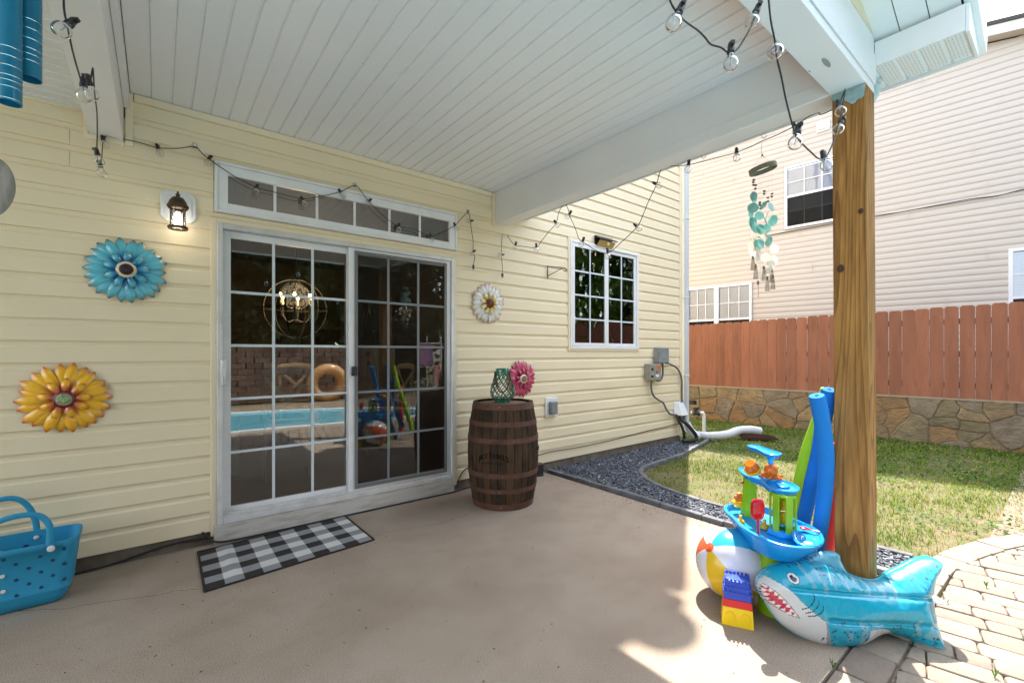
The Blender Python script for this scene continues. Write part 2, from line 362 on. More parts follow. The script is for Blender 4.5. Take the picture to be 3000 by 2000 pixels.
zr = [ony(790, q).z for q in (861, 1007, 1163, 1331)]
leaf(.356, 1.26, .178, 2.168, .030, .048, 0, [ony(801, 900, .03).x, ony(915, 900, .03).x], [2.168-.048-(1.894*k/5) for k in (1, 2, 3, 4)])
leaf(1.215, 2.166, .178, 2.168, -.010, .052, 0, [ony(1135.5, 900).x, ony(1223, 900).x], [2.168-.052-(1.886*k/5) for k in (1, 2, 3, 4)])
obj('screen_frame', frame4(MB(), 1.262, 2.118, .20, 2.145, .022, -.040, -.026), M('grey_screen_frame', (.16, .16, .16), .5), door, smooth=0)
ms = bpy.data.materials.new('insect_screen'); ms.use_nodes = True; nt = ms.node_tree; nt.nodes.remove(nt.nodes['Principled BSDF'])
tr = nd(nt, 'ShaderNodeBsdfTransparent'); df = nd(nt, 'ShaderNodeBsdfDiffuse'); df.inputs[0].default_value = (.02, .02, .02, 1); mx = nd(nt, 'ShaderNodeMixShader'); mx.inputs[0].default_value = .24
nt.links.new(tr.outputs[0], mx.inputs[1]); nt.links.new(df.outputs[0], mx.inputs[2]); nt.links.new(mx.outputs[0], nt.nodes['Material Output'].inputs[0])
obj('screen_mesh', MB().box((1.285, -.0335, .222), (2.095, -.0325, 2.123)), ms, door, smooth=0)
hd = MB(); c = ony(654, 1091, -.04); hd.box((c.x-.018, -.075, c.z-.09), (c.x+.018, -.045, c.z+.09)); hd.box((c.x-.012, -.083, c.z-.085), (c.x-.004, -.075, c.z-.03)).box((c.x-.012, -.083, c.z+.03), (c.x-.004, -.075, c.z+.085))
obj('handle', hd, m_alum, door, bevel=.004)
c = ony(1038, 1087, -.05); obj('screen_latch', MB().box((c.x-.022, -.062, c.z-.038), (c.x+.022, -.041, c.z+.038)), m_blackp, door, bevel=.005)
m_board = M('weathered_white_board', (.52, .49, .45), .75, col2=(.34, .28, .22), scale=9, lo=.45, hi=.75, stretch=(.5, 3, 3), bump=.4, bscale=40, bstretch=(.5, 5, 5))
obj('threshold_board', MB().box((.300, -.048, .0), (2.192, .0, .126)), m_board, house, bevel=.004)
# ------- transom
tran = link('transom_window', frame4(MB(), .303, 2.229, 2.281, 2.629, .020, -.045, .0).mesh('transom_window', m_wframe, 0), house)
bv = tran.modifiers.new('bevel', 'BEVEL'); bv.width = .003
ta, tb = ony(667, 560, -.01), ony(1313, 650, -.01)
fr = MB(); za, zb = 2.348, 2.545
fr.box((.323, -.034, 2.301), (ta.x, .0, 2.609)); fr.box((tb.x, -.034, 2.301), (2.209, .0, 2.609)); fr.box((ta.x, -.0335, 2.302), (tb.x, .0, za)); fr.box((ta.x, -.0335, zb), (tb.x, .0, 2.608))
obj('sash', fr, m_wframe, tran, bevel=.003)
obj('pane', MB().box((ta.x-.01, -.010, za-.01), (tb.x+.01, -.007, zb+.01)), m_glass, tran, smooth=0)
for px in (805, 928, 1038, 1140, 1229): x = ony(px, 600, -.01).x; obj('muntin', MB().box((x-.0095, -.018, za), (x+.0095, -.011, zb)), m_wframe, tran, smooth=0)
# ------- kitchen window, two side by side sashes of 2 x 4 lights
kw = link('kitchen_window', frame4(MB(), 3.766, 5.064, 1.356, 2.634, .030, -.034, .0).mesh('kitchen_window', m_wframe, 0), house)
bv = kw.modifiers.new('bevel', 'BEVEL'); bv.width = .003
for (x0, x1, y) in ((3.80, 4.42, -.018), (4.425, 5.03, -.004)):
    obj('sash', frame4(MB(), x0, x1, 1.388, 2.602, .042, y-.012, y+.012), m_wframe, kw, bevel=.002)
    obj('pane', MB().box((x0+.04, y-.003, 1.428), (x1-.04, y, 2.562)), m_glassk, kw, smooth=0)
    obj('muntin', MB().box(((x0+x1)/2-.01, y-.009, 1.43), ((x0+x1)/2+.01, y-.0035, 2.56)), m_grill, kw, smooth=0)
    for k in (1, 2, 3): z = 1.43+1.13*k/4; obj('muntin', MB().box((x0+.042, y-.0085, z-.01), (x1-.042, y-.004, z+.01)), m_grill, kw, smooth=0)

# ============================================================ PATIO COVER
cover = thing('patio_cover', 'white roofed patio cover with plank ceiling and boxed beams over the concrete patio', 'patio roof', (1.25, -1.5, 2.6))
x = -.137; k = 0
while x < 2.69:
    x1 = min(x+.105, 2.69) if k else -.032
    a, bb = x, x1; zc = 2.937
    m = MB(); prof = [(a+.0, .008), (a+.004, .0), (bb-.012, .0), (bb-.009, .005), (bb-.0005, .0075)]
    m.v = [(px, py, zc+pz) for py in (-2.914, -.003) for px, pz in prof]; n = len(prof)
    for i in range(n-1): m.f.append((i, i+n, i+n+1, i+1)); m.m.append(0)
    obj('ceiling_panel', m, m_ceil, cover); x = x1; k += 1
obj('roof_deck', MB().box((-.32, -3.05, 2.955), (2.83, 0, 2.99)), m_dark, cover, smooth=0)
def beam(x0, x1, y0, y1, z0=2.622, z1=2.95, lip=None):
    m = MB().box((x0, y0, z0), (x1, y1, z1)); return m
bl = beam(-.324, -.168, -2.912, -.002); bl.box((-.1665, -2.912, 2.83), (-.139, -.029, 2.949))
obj('left_beam', bl, m_beam, cover, bevel=.003)
br_ = beam(2.69, 2.832, -2.912, -.002); br_.box((2.684, -2.911, 2.624), (2.6895, -.028, 2.70)); obj('right_beam', br_, m_beam, cover, bevel=.003)
obj('front_beam', MB().box((-.326, -3.06, 2.6185), (2.8345, -2.9135, 2.90)), m_beam, cover, bevel=.003)
fb = MB().box((-.30, -3.068, 2.66), (2.83, -3.062, 2.80)); obj('beam_fascia', fb, m_beam, cover, bevel=.001)
# gable above the front beam, sloping rake soffit, roof planes
ridge = (1.25, 3.62)
gb = MB().add([(-.3,-3.045,2.905),(2.80,-3.045,2.905),(1.25,-3.045,3.60)], [(0,1,2)]).add([(-.3,-3.03,2.905),(2.80,-3.03,2.905),(1.25,-3.03,3.60)], [(2,1,0)]); obj('gable_wall', gb, m_trim, cover, smooth=0)
for k in range(4):
    z0 = 2.905+.128*k; hw = 1.55*(1-(z0-2.905)/.7)
    if hw < .2: break
    mb = sidemesh(1.25-hw, 1.25+hw, z0, z0+LAP, z0, z0+LAP, y0=-3.046); obj('gable_siding', mb, m_side, cover)
for s in (-1, 1):
    def sx(d): return 1.25+s*d
    th = .10
    # roof slab from ridge to eave 1.9 out
    z_e = 2.90
    V = [(sx(0), -3.40, 3.62+.08), (sx(1.85), -3.40, z_e+.05), (sx(1.85), .0, z_e+.05), (sx(0), .0, 3.70), (sx(0), -3.40, 3.70-th), (sx(1.85), -3.40, z_e-.02), (sx(1.85), 0, z_e-.02), (sx(0), 0, 3.70-th)]
    F_ = [(0,1,2,3), (7,6,5,4), (0,4,5,1), (1,5,6,2)]
    if s < 0: F_ = [f[::-1] for f in F_]
    obj('roof_slope', MB().add(V, F_), [m_shingle], cover, smooth=0)
    # rake soffit boards between gable wall and rake fascia
    for j in range(3):
        ya, yb = -3.05-.108*j, -3.05-.108*(j+1)+.004
        V = []
        for (d, z) in ((.02, 3.575), (1.62, 2.885)):
            V += [(sx(d), ya, z), (sx(d), yb, z), (sx(d), yb, z-.006), (sx(d), ya, z-.006)]
        F_ = [(0,4,5,1),(1,5,6,2),(2,6,7,3),(3,7,4,0),(0,1,2,3),(7,6,5,4)]
        obj('rake_soffit', MB().add(V, F_), m_white, cover, smooth=0)
    V = []
    for (d, z) in ((0, 3.70), (1.93, 2.925)):
        V += [(sx(d), -3.376, z-.15), (sx(d), -3.376, z), (sx(d), -3.42, z), (sx(d), -3.42, z-.15)]
    obj('rake_fascia', MB().add(V, [(0,4,5,1),(1,5,6,2),(2,6,7,3),(3,7,4,0),(0,1,2,3),(7,6,5,4)]), m_white, cover, smooth=0)
    # eave soffit with ribs, box return, fascia and gutter
    xi, xo = sx(1.588), sx(1.86)
    a, c = min(xi, xo), max(xi, xo)
    y = -3.385; j = 0
    while y < -.05:
        y1 = min(y+.085, 0)
        sm = MB(); zb_ = 2.755
        for (p0, p1, z0_, z1_) in ((y, y1-.016, zb_, zb_), (y1-.016, y1-.011, zb_, zb_+.010), (y1-.011, y1-.005, zb_+.010, zb_+.010), (y1-.005, y1, zb_+.010, zb_)):
            sm.add([(a, p0, z0_), (c, p0, z0_), (c, p1, z1_), (a, p1, z1_)], [(3,2,1,0)])
        o = obj('soffit_panel', sm, m_white, cover, smooth=0)
        if s > 0 and j < 4:
            hm = MB()
            for q in range(13):
                for r in range(5):
                    px, py = a+.014+q*.019+(.009 if r % 2 else 0), y+.008+r*.013
                    if px < c-.006: hm.add([(px+.0022*math.cos(t), py+.0022*math.sin(t), zb_-.0006) for t in (0, 1.05, 2.1, 3.14, 4.2, 5.2)], [(5,4,3,2,1,0)])
            obj('vent_holes', hm, m_dark, o, kind='stuff', smooth=0)
        y = y1; j += 1
    obj('eave_fascia', MB().box((min(xo, xo+s*.018), -3.40, 2.742), (max(xo, xo+s*.018), 0, 2.90)), m_white, cover, smooth=0)
    bx = MB().box((a-.006 if s > 0 else c-.006, -3.385, 2.752), (a+.006 if s > 0 else c+.006, -3.062, 2.868)); bx.box((a, -3.398, 2.746), (c, -3.386, 2.872)); bx.box((a, -3.386, 2.862), (c, -3.062, 2.874))
    obj('cornice_return', bx, m_white, cover, smooth=0)
    gx0 = xo+s*.020; gt = MB(); P_ = [(0, .0), (.055, .0), (.062, .03), (.076, .05), (.076, .095), (.07, .1), (0, .1)]
    for i in range(len(P_)-1):
        (p, zz), (q, z2) = P_[i], P_[i+1]
        gt.add([(gx0+s*p, -3.42, 2.795+zz), (gx0+s*q, -3.42, 2.795+z2), (gx0+s*q, -.02, 2.795+z2), (gx0+s*p, -.02, 2.795+zz)], [(0,1,2,3)])
    gt.add([(gx0+s*p, -3.4205, 2.795+zz) for p, zz in P_], [tuple(range(7))])
    obj('gutter', gt, M('gutter_white', (.62, .66, .66), .4), cover, smooth=0)
ep = onz(2578, 272, 2.74); em = MB().tube(smoothpath([(3.00, -3.02, 2.80), (2.99, -3.02, 2.72), (2.96, -3.01, 2.66), (2.90, -3.0, 2.62)], 5), [.036 if i % 2 else .031 for i in range(16)], 12)
obj('downspout_elbow', em, M('pale_elbow', (.50, .62, .64), .4), cover, smooth=25)
# left-hand house eave soffit with ribs running along the wall
y = -3.9
while y < -.03:
    y1 = min(y+.105, -.028); sm = MB(); zb_ = 2.780
    for (p0, p1, z0_, z1_) in ((y, y1-.02, zb_, zb_), (y1-.02, y1-.014, zb_, zb_+.009), (y1-.014, y1-.006, zb_+.009, zb_+.009), (y1-.006, y1, zb_+.009, zb_)):
        sm.add([(-2.6, p0, z0_), (-.326, p0, z0_), (-.326, p1, z1_), (-2.6, p1, z1_)], [(3,2,1,0)])
    o = obj('side_soffit', sm, m_white, cover, smooth=0)
    if y > -2.7:
        hm = MB()
        for q in range(52):
            for r in range(5):
                px, py = -.335-q*.0125-(.006 if r % 2 else 0), y+.012+r*.014
                hm.add([(px-.0035, py-.0012, zb_-.0006), (px+.0035, py-.0012, zb_-.0006), (px+.0035, py+.0012, zb_-.0006), (px-.0035, py+.0012, zb_-.0006)], [(3,2,1,0)])
        obj('vent_holes', hm, m_dark, o, kind='stuff', smooth=0)
    y = y1
obj('soffit_deck', MB().box((-2.6, -3.9, 2.80), (-.33, -.03, 2.83)), m_dark, cover, smooth=0)
# peeled paint and scuffs on the beam
for (px, py, s) in ((2421, 185, .05), (2372, 210, .012)):
    p = onz(px, py, 2.617); mb = MB(); mb.add([(p.x+s*(1+.3*noise.noise((t, 3, s)))*math.cos(t), p.y+s*.22*(1+.8*noise.noise((t*2, 7, s)))*math.sin(t), 2.6176) for t in [i*.5 for i in range(12)]], [tuple(range(11,-1,-1))])
    obj('peeled_patch', mb, M('bare_grey', (.3, .32, .32), .6), cover, smooth=0)

# ============================================================ WOODEN POST (6 x 6) with grain
mp_ = bpy.data.materials.new('pine_post'); mp_.use_nodes = True; nt = mp_.node_tree; L = nt.links.new; b = nt.nodes['Principled BSDF']; b.inputs['Roughness'].default_value = .75; b.inputs['Specular IOR Level'].default_value = .2
tc = nd(nt, 'ShaderNodeTexCoord'); mp = nd(nt, 'ShaderNodeMapping'); mp.inputs['Scale'].default_value = (1, 1, .045); L(tc.outputs['Object'], mp.inputs[0])
nz = nd(nt, 'ShaderNodeTexNoise'); nz.inputs['Scale'].default_value = 5.5; nz.inputs['Detail'].default_value = 1.5; L(mp.outputs[0], nz.inputs[0])
mul = nd(nt, 'ShaderNodeMath', operation='MULTIPLY'); mul.inputs[1].default_value = 24; L(nz.outputs[0], mul.inputs[0])
pp = nd(nt, 'ShaderNodeMath', operation='FRACT'); L(mul.outputs[0], pp.inputs[0])
cr = nd(nt, 'ShaderNodeValToRGB'); e = cr.color_ramp.elements; e[0].position = 0; e[0].color = (.40, .20, .058, 1); e[1].position = 1; e[1].color = (.26, .125, .036, 1)
x_ = e.new(.62); x_.color = (.35, .17, .048, 1); x_ = e.new(.95); x_.color = (.22, .10, .028, 1)
L(pp.outputs[0], cr.inputs[0])
fn = nd(nt, 'ShaderNodeTexNoise'); fn.inputs['Scale'].default_value = 9; fn.inputs['Detail'].default_value = 8; m2 = nd(nt, 'ShaderNodeMapping'); m2.inputs['Scale'].default_value = (6, 6, .5); L(tc.outputs['Object'], m2.inputs[0]); L(m2.outputs[0], fn.inputs[0])
cr3 = nd(nt, 'ShaderNodeValToRGB'); cr3.color_ramp.elements[0].position = .3; cr3.color_ramp.elements[0].color = (.62, .6, .58, 1); cr3.color_ramp.elements[1].position = .7; cr3.color_ramp.elements[1].color = (1.2, 1.2, 1.2, 1); L(fn.outputs[0], cr3.inputs[0])
mm = nd(nt, 'ShaderNodeMix', data_type='RGBA', blend_type='MULTIPLY'); mm.inputs[0].default_value = 1; L(cr.outputs[0], mm.inputs[6]); L(cr3.outputs[0], mm.inputs[7]); L(mm.outputs[2], b.inputs['Base Color'])
bp = nd(nt, 'ShaderNodeBump'); bp.inputs['Strength'].default_value = .35; bp.inputs['Distance'].default_value = .003; L(cr.outputs[0], bp.inputs['Height']); L(bp.outputs[0], b.inputs['Normal'])
post = thing('wooden_post', 'square pine post with knots carrying the corner of the white patio roof', 'post', (2.76, -2.99, 0))
pm = MB(); n = 26
for i in range(n+1):
    z = 2.619*i/n; dx = .012*math.sin(z*1.1)+.006*(1-z/2.6); dy = -.012*(1-z/2.6)
    for (a, c) in ((-.072, -.070), (.072, -.070), (.072, .070), (-.072, .070)): pm.v.append((2.762+a+dx*.3, -2.99+c+dy, z))
for i in range(n):
    for k in range(4): pm.f.append((i*4+k, i*4+(k+1) % 4, i*4+4+(k+1) % 4, i*4+4+k)); pm.m.append(0)
pm.f += [(3,2,1,0), (n*4, n*4+1, n*4+2, n*4+3)]; pm.m += [0, 0]
obj('post_shaft', pm, mp_, post, bevel=.005)
for (px, py, rr) in ((2463, 786, .013), (2522, 618, .009)):
    p = onx(px, py, 2.690); k = MB(); k.lathe([(0, .0015), (rr*.5, .0018), (rr, .001), (rr*1.2, 0)], 12, X=Matrix.Translation((2.6885, p.y, p.z)) @ Matrix.Rotation(R(-90), 4, 'Y') @ Matrix.Diagonal((1.25, 1, 1, 1)))
    obj('knot', k, M('dark_knot', (.05, .02, .01), .7), post, smooth=60)
tp = MB(); pts = [onx(a, c, 2.688) for a, c in ((2437, 275), (2436, 292), (2446, 300), (2466, 302), (2472, 294), (2484, 300), (2496, 306), (2506, 302), (2512, 292), (2526, 288), (2532, 280), (2533, 270))]
q = [(p.y, p.z) for p in pts]; top_ = [(-3.061, 2.617), (-2.925, 2.617)]
poly = [(p.y, min(p.z, 2.60)) for p in pts]+top_; tp.add([(2.686, y, z) for y, z in poly], [tuple(range(len(poly)))])
obj('paint_residue', tp, M('blue_grey_residue', (.20, .34, .36), .7, col2=(.35, .45, .45), scale=30), post, smooth=0)

# ============================================================ NEIGHBOUR HOUSE on plane W
TH = R(95.97); NW = Matrix(((math.sin(TH), math.cos(TH), 0, 0), (-math.cos(TH), math.sin(TH), 0, 0), (0, 0, 1, 0), (0, 0, 0, 1)))
# local frame: x = outward distance W, y = along wall d ; map via basis
def NB(wd): # matrix taking (d, -out, z) siding coords to the world: local x runs along -d so that local -y faces us
    dv = Vector((math.cos(TH), math.sin(TH), 0)); nv = Vector((math.sin(TH), -math.cos(TH), 0))
    m = Matrix.Identity(4); m.col[0] = (*(-dv), 0); m.col[1] = (*nv, 0); m.col[3] = (*(nv*wd), 1); return m
def hit(px, py, wd):
    r = ray(px, py); nv = Vector((math.sin(TH), -math.cos(TH), 0)); t = (wd-CO.dot(nv))/r.dot(nv); q = CO+r*t; dv = Vector((math.cos(TH), math.sin(TH), 0)); return -q.dot(dv), q.z
N1 = NB(10.5)
nb = thing('neighbour_house', 'two storey neighbouring house with pale beige siding behind the red fence', 'house', tuple(N1 @ Vector((1, 2, 0))))
nwin = [('upper', hit(2300, 492, 10.5), 1.02, 1.33), ('double', (-1.24, 1.55), 1.49, 1.345), ('right', hit(2951, 730, 10.5), .95, 1.45)]
NOP = [(.894-.02, 1.92, 3.93, 5.28), (-2.0, .25, 1.3, 2.90), (4.10, 5.05, 1.5, 3.0)]
def rk(xx): return 6.42+.17*(4.2-xx) if xx > -.6 else 6.42+.17*4.8-.17*(-.6-xx)
lapn = .1108
for k in range(58):
    z0 = .86+lapn*k; z1 = z0+lapn; xa = -5.5; xb = 5.25
    if z1 > 5.9: xb = min(xb, 4.2+(6.42-z1)/.17); xa = max(xa, -.6-(7.236-z1)/.17)
    if xb <= xa: break
    cuts = sorted({xa, xb, *[c for o in NOP for c in o[:2] if xa < c < xb and o[2] < z1 and o[3] > z0]})
    for i in range(len(cuts)-1):
        a, c = cuts[i], cuts[i+1]; mid = (a+c)/2; s0, s1 = z0, z1; ok = True
        for o in NOP:
            if o[0] < mid < o[1]:
                if o[2] <= s0 and o[3] >= s1: ok = False
                elif o[3] > s0 and o[2] <= s0: s0 = o[3]
                elif o[2] < s1 and o[3] >= s1: s1 = o[2]
        if not ok or s1-s0 < .01: continue
        mb = sidemesh(a, c, z0, z1, s0, s1, W=N1, lap=lapn)
        if mb: obj('siding_panel', mb, m_nside, nb)
sj = MB()
for (px, py) in ((2340, 700), (2890, 560), (2890, 760), (2660, 650), (2770, 900), (2150, 540), (2060, 520), (2380, 800), (2700, 260), (2850, 450)):
    d, z = hit(px, py, 10.5); k = round((z-.86)/lapn); z = .86+lapn*k; sj.box((d, -.0185, z+.004), (d+.004, -.01, z+lapn*2-.03), X=N1)
obj('lap_joints', sj, M('joint_shadow', (.55, .48, .40), .6), nb, smooth=0)
bw = MB()
xs2 = [-5.5, -2.0, .25, .894, 1.92, 4.10, 5.05, 5.25]; zs2 = [-.2, 1.3, 1.5, 2.90, 3.0, 3.93, 5.28, 6.2]
for i in range(7):
    for j in range(7):
        mx_, mz_ = (xs2[i]+xs2[i+1])/2, (zs2[j]+zs2[j+1])/2
        if not any(o[0]-.01 < mx_ < o[1]+.01 and o[2]-.01 < mz_ < o[3]+.01 for o in NOP): bw.box((xs2[i], .006, zs2[j]), (xs2[i+1], .1, zs2[j+1]), X=N1)
bw.add([N1 @ Vector(p) for p in ((-5.5, .006, 6.2), (5.25, .006, 6.2), (5.25, .006, 6.22), (4.2, .006, 6.4), (-.6, .006, 7.2), (-5.5, .006, 6.4))], [(0,1,2,3,4,5)])
bw.box((-5.5, 5, -.2), (5.25, 5.1, 6.0), X=N1).box((5.15, .1, -.2), (5.25, 5, 6.2), X=N1)
obj('wall', bw, m_nside, nb, smooth=0)
def quadbar(mb, p, q, ya, yb, t):
    mb.add([N1 @ Vector(v) for v in ((p[0],ya,p[1]),(q[0],ya,q[1]),(q[0],ya,q[1]+t),(p[0],ya,p[1]+t),(p[0],yb,p[1]),(q[0],yb,q[1]),(q[0],yb,q[1]+t),(p[0],yb,p[1]+t))], [(0,1,2,3),(7,6,5,4),(0,4,5,1),(3,2,6,7),(1,5,6,2),(0,3,7,4)])
ra, rb, rc = (5.4, rk(5.4)), (-.6, rk(-.6)), (-5.6, rk(-5.6))
k = MB(); quadbar(k, rb, ra, -.22, -.20, .16); quadbar(k, rc, rb, -.22, -.20, .16); obj('rake_fascia', k, m_white, nb, smooth=0)
k = MB(); quadbar(k, rb, ra, -.20, .0, .012); quadbar(k, rc, rb, -.20, .0, .012); obj('rake_soffit', k, m_nside, nb, smooth=0)
k = MB(); quadbar(k, (rb[0], rb[1]+.16), (ra[0], ra[1]+.16), -.25, 5.2, .06); quadbar(k, (rc[0], rc[1]+.16), (rb[0], rb[1]+.16), -.25, 5.2, .06); obj('roof', k, m_shingle, nb, smooth=0)
nscreen = ms.copy(); nscreen.name = 'neighbour_screen'; [n for n in nscreen.node_tree.nodes if n.type == 'MIX_SHADER'][0].inputs[0].default_value = .55
m_blind = M('white_blinds', (.80, .84, .95), .5); m_nglass = glassmat('neighbour_glass', (.90, .92, .96), 1.5, .15, 2.5, .03); m_ndark = M('neighbour_dark_room', (.06, .055, .055), .8)
m_lav = M('white_window_frame', (.80, .80, .86), .4)
def nwindow(x0, x1, z0, z1, cols, blind_to, zmid):
    w_ = link('window', frame4(MB(), x0, x1, z0, z1, .05, -.045, .02).mesh('window', m_lav, 0), nb)
    w_.data.transform(N1)
    mb = MB().box((x0+.05, -.032, zmid-.022), (x1-.05, -.005, zmid+.022), X=N1); obj('meeting_rail', mb, m_lav, w_, smooth=0)
    obj('pane', MB().box((x0+.05, -.012, z0+.05), (x1-.05, -.010, z1-.05), X=N1), m_nglass, w_, smooth=0)
    for c in range(1, cols): xx = x0+.05+(x1-x0-.1)*c/cols; obj('muntin', MB().box((xx-.009, -.022, z0+.05), (xx+.009, -.014, z1-.05), X=N1), m_lav, w_, smooth=0)
    for zz in ((z0+.05+zmid)/2, (zmid+z1-.05)/2): obj('muntin', MB().box((x0+.05, -.0215, zz-.009), (x1-.05, -.0145, zz+.009), X=N1), m_lav, w_, smooth=0)
    obj('screen_mesh', MB().box((x0+.05, -.028, z0+.05), (x1-.05, -.027, zmid-.02), X=N1), nscreen, w_, smooth=0)
    s = MB(); z = z1-.06
    while z > blind_to: s.box((x0+.055, .01, z-.0425), (x1-.055, .014, z), X=N1); z -= .044
    obj('blinds', s, m_blind, w_, smooth=0)
    obj('reveal', MB().box((x0, .2, z0), (x1, .21, z1), X=N1), m_ndark, w_, smooth=0)
nwindow(.894, 1.92, 3.94, 5.266, 3, 4.33, 4.62)
nwindow(-2.0, -1.24, 1.3, 2.895, 3, 1.6, 2.09)
nwindow(-1.235, -.53, 1.3, 2.893, 3, 1.6, 2.09)
nwindow(-.525, .246, 1.3, 2.891, 3, 1.6, 2.09)
nwindow(4.10, 5.05, 1.5, 2.995, 3, 1.7, 2.2)
obj('dryer_vent', MB().box((1.50, -.06, 5.84), (1.66, -.018, 5.97), X=N1).box((1.47, -.03, 5.80), (1.69, -.017, 6.0), X=N1), m_white, nb, bevel=.006)
# cables strung across the neighbour wall
cbl = [N1 @ Vector((*hit(px, py, 10.5)[:1], -.03, hit(px, py, 10.5)[1])) for px, py in ((2200, 700), (2380, 668), (2560, 636), (2630, 624), (2780, 596), (2850, 583), (2920, 575), (3000, 557), (3150, 528))]
kb = MB().tube(smoothpath(cbl, 3), .006, 5); kb.tube([p+Vector((0, 0, .02*math.sin(i))) for i, p in enumerate(cbl)], .004, 5)
obj('wall_cable', kb, m_black, nb)
# ============================================================ RED PICKET FENCE ON A STONE WALL
N2 = NB(8.72)
m_fence = M('red_stained_cedar', (.30, .112, .060), .75, col2=(.25, .092, .048), scale=3, stretch=(3, 3, .5), rnd=.16, col3=(.14, .055, .03), scale3=7, f3=.35, bump=.3, bscale=30, bstretch=(4, 4, .4))
m_fence_d = M('weathered_base', (.12, .06, .03), .9)
fence = thing('picket_fence', 'red stained dog-eared wooden picket fence standing on the stone wall', 'fence', tuple(N2 @ Vector((2, 0, .65))))
def ftop(d): return 1.885+.026*(d+.3)
d = -1.2; i = 0
while d < 6.4:
    wd = .150+random.uniform(-.004, .004); gap = random.choice((.003, .005, .007, .010)) if d > 1.0 else random.choice((.001, .002, .003)); zt = ftop(d)+random.uniform(-.008, .008); e = .024; zb_ = .655
    tl = random.uniform(-.004, .004); pk = MB()
    prof = [(d, zb_), (d+wd, zb_), (d+wd+tl, zt-e), (d+wd-e+tl, zt), (d+e+tl, zt), (d+tl, zt-e)]
    yo = random.uniform(-.004, .002)
    pk.add([N2 @ Vector((a, -.012+yo, z)) for a, z in prof]+[N2 @ Vector((a, .006+yo, z)) for a, z in prof], [tuple(range(6)), tuple(range(11, 5, -1))]+[((k+1) % 6, k, k+6, (k+1) % 6+6) for k in range(6)])
    obj('picket', pk, m_fence, fence, smooth=0); d += wd+gap; i += 1
for z in (.80, 1.25, 1.72): obj('rail', MB().box((-1.2, .012, z), (6.4, .05, z+.085), X=N2), m_fence, fence, smooth=0)
wall_ = thing('stone_wall', 'low retaining wall of irregular tan flagstones under the red fence', 'stone wall', tuple(N2 @ Vector((2, 0, 0))))
N3 = NB(8.66)
obj('mortar', MB().box((-1.4, .015, -.3), (6.6, .4, .625), X=N3), M('grey_mortar', (.31, .25, .175), .9, bump=.7, bscale=40), wall_, smooth=0)
m_st = [M('flagstone_%s' % n, c, .85, col2=c2, scale=5, lo=.35, hi=.6, stretch=(1, 1, 1.6), rnd=.16, col3=(.11, .09, .06), scale3=9, f3=.6, bump=1, bscale=22, bdist=.02) for n, c, c2 in (('tan', (.33, .23, .12), (.24, .17, .095)), ('grey', (.27, .21, .145), (.20, .155, .105)), ('rust', (.34, .19, .075), (.24, .15, .075)), ('olive', (.26, .205, .11), (.19, .15, .085)))]
seeds = []
for _ in range(900):
    p = (random.uniform(-1.3, 6.5), random.uniform(-.05, .64))
    if all(math.hypot((p[0]-q[0])*.8, (p[1]-q[1])) > q[2] for q in seeds): seeds.append((*p, random.choice((.12, .16, .26, .34))))
for s in seeds:
    poly = [(-1.4, -.1), (6.6, -.1), (6.6, .645), (-1.4, .645)]
    for q in seeds:
        if q is s or abs(q[0]-s[0]) > 1.6: continue
        mxx, mzz = (s[0]+q[0])/2, (s[1]+q[1])/2; a, b_ = q[0]-s[0], q[1]-s[1]; L_ = math.hypot(a, b_); poly = clip(poly, a/L_, b_/L_, (a*mxx+b_*mzz)/L_-.0035)
    if len(poly) < 3: continue
    # roughen the outline
    P2 = []
    for i in range(len(poly)):
        a, c = poly[i], poly[(i+1) % len(poly)]; l = math.hypot(c[0]-a[0], c[1]-a[1]); nn = max(1, int(l/.045))
        for k in range(nn):
            t = k/nn; x_, z_ = a[0]+(c[0]-a[0])*t, a[1]+(c[1]-a[1])*t; w_ = .034
            P2.append((x_+w_*noise.noise((x_*9, z_*9, 3))+.01*noise.noise((x_*40, z_*40, 3)), z_+w_*.8*noise.noise((x_*9, z_*9, 8))+.01*noise.noise((x_*40, z_*40, 5))))
    out = random.uniform(-.002, .014); cx = sum(p[0] for p in P2)/len(P2); cz = sum(p[1] for p in P2)/len(P2); n = len(P2); sb = MB()
    V = [(a, .02, z) for a, z in P2]+[(a, -out+.012, z) for a, z in P2]+[(cx+(a-cx)*.93, -out+.004*noise.noise((a*9, z*9, 1)), cz+(z-cz)*.93) for a, z in P2]+[(cx, -out-.004, cz)]
    F_ = [(i, (i+1) % n, (i+1) % n+n, i+n) for i in range(n)]+[(i+n, (i+1) % n+n, (i+1) % n+2*n, i+2*n) for i in range(n)]+[(i+2*n, (i+1) % n+2*n, 3*n) for i in range(n)]
    sb.add([N3 @ Vector(v) for v in V], F_); obj('stone', sb, random.choice(m_st), wall_, smooth=25)
obj('cap_course', MB().box((-1.4, -.012, .632), (6.6, .3, .656), X=N3), M('mortar_cap', (.33, .27, .19), .9, bump=.6, bscale=50), wall_, smooth=0)

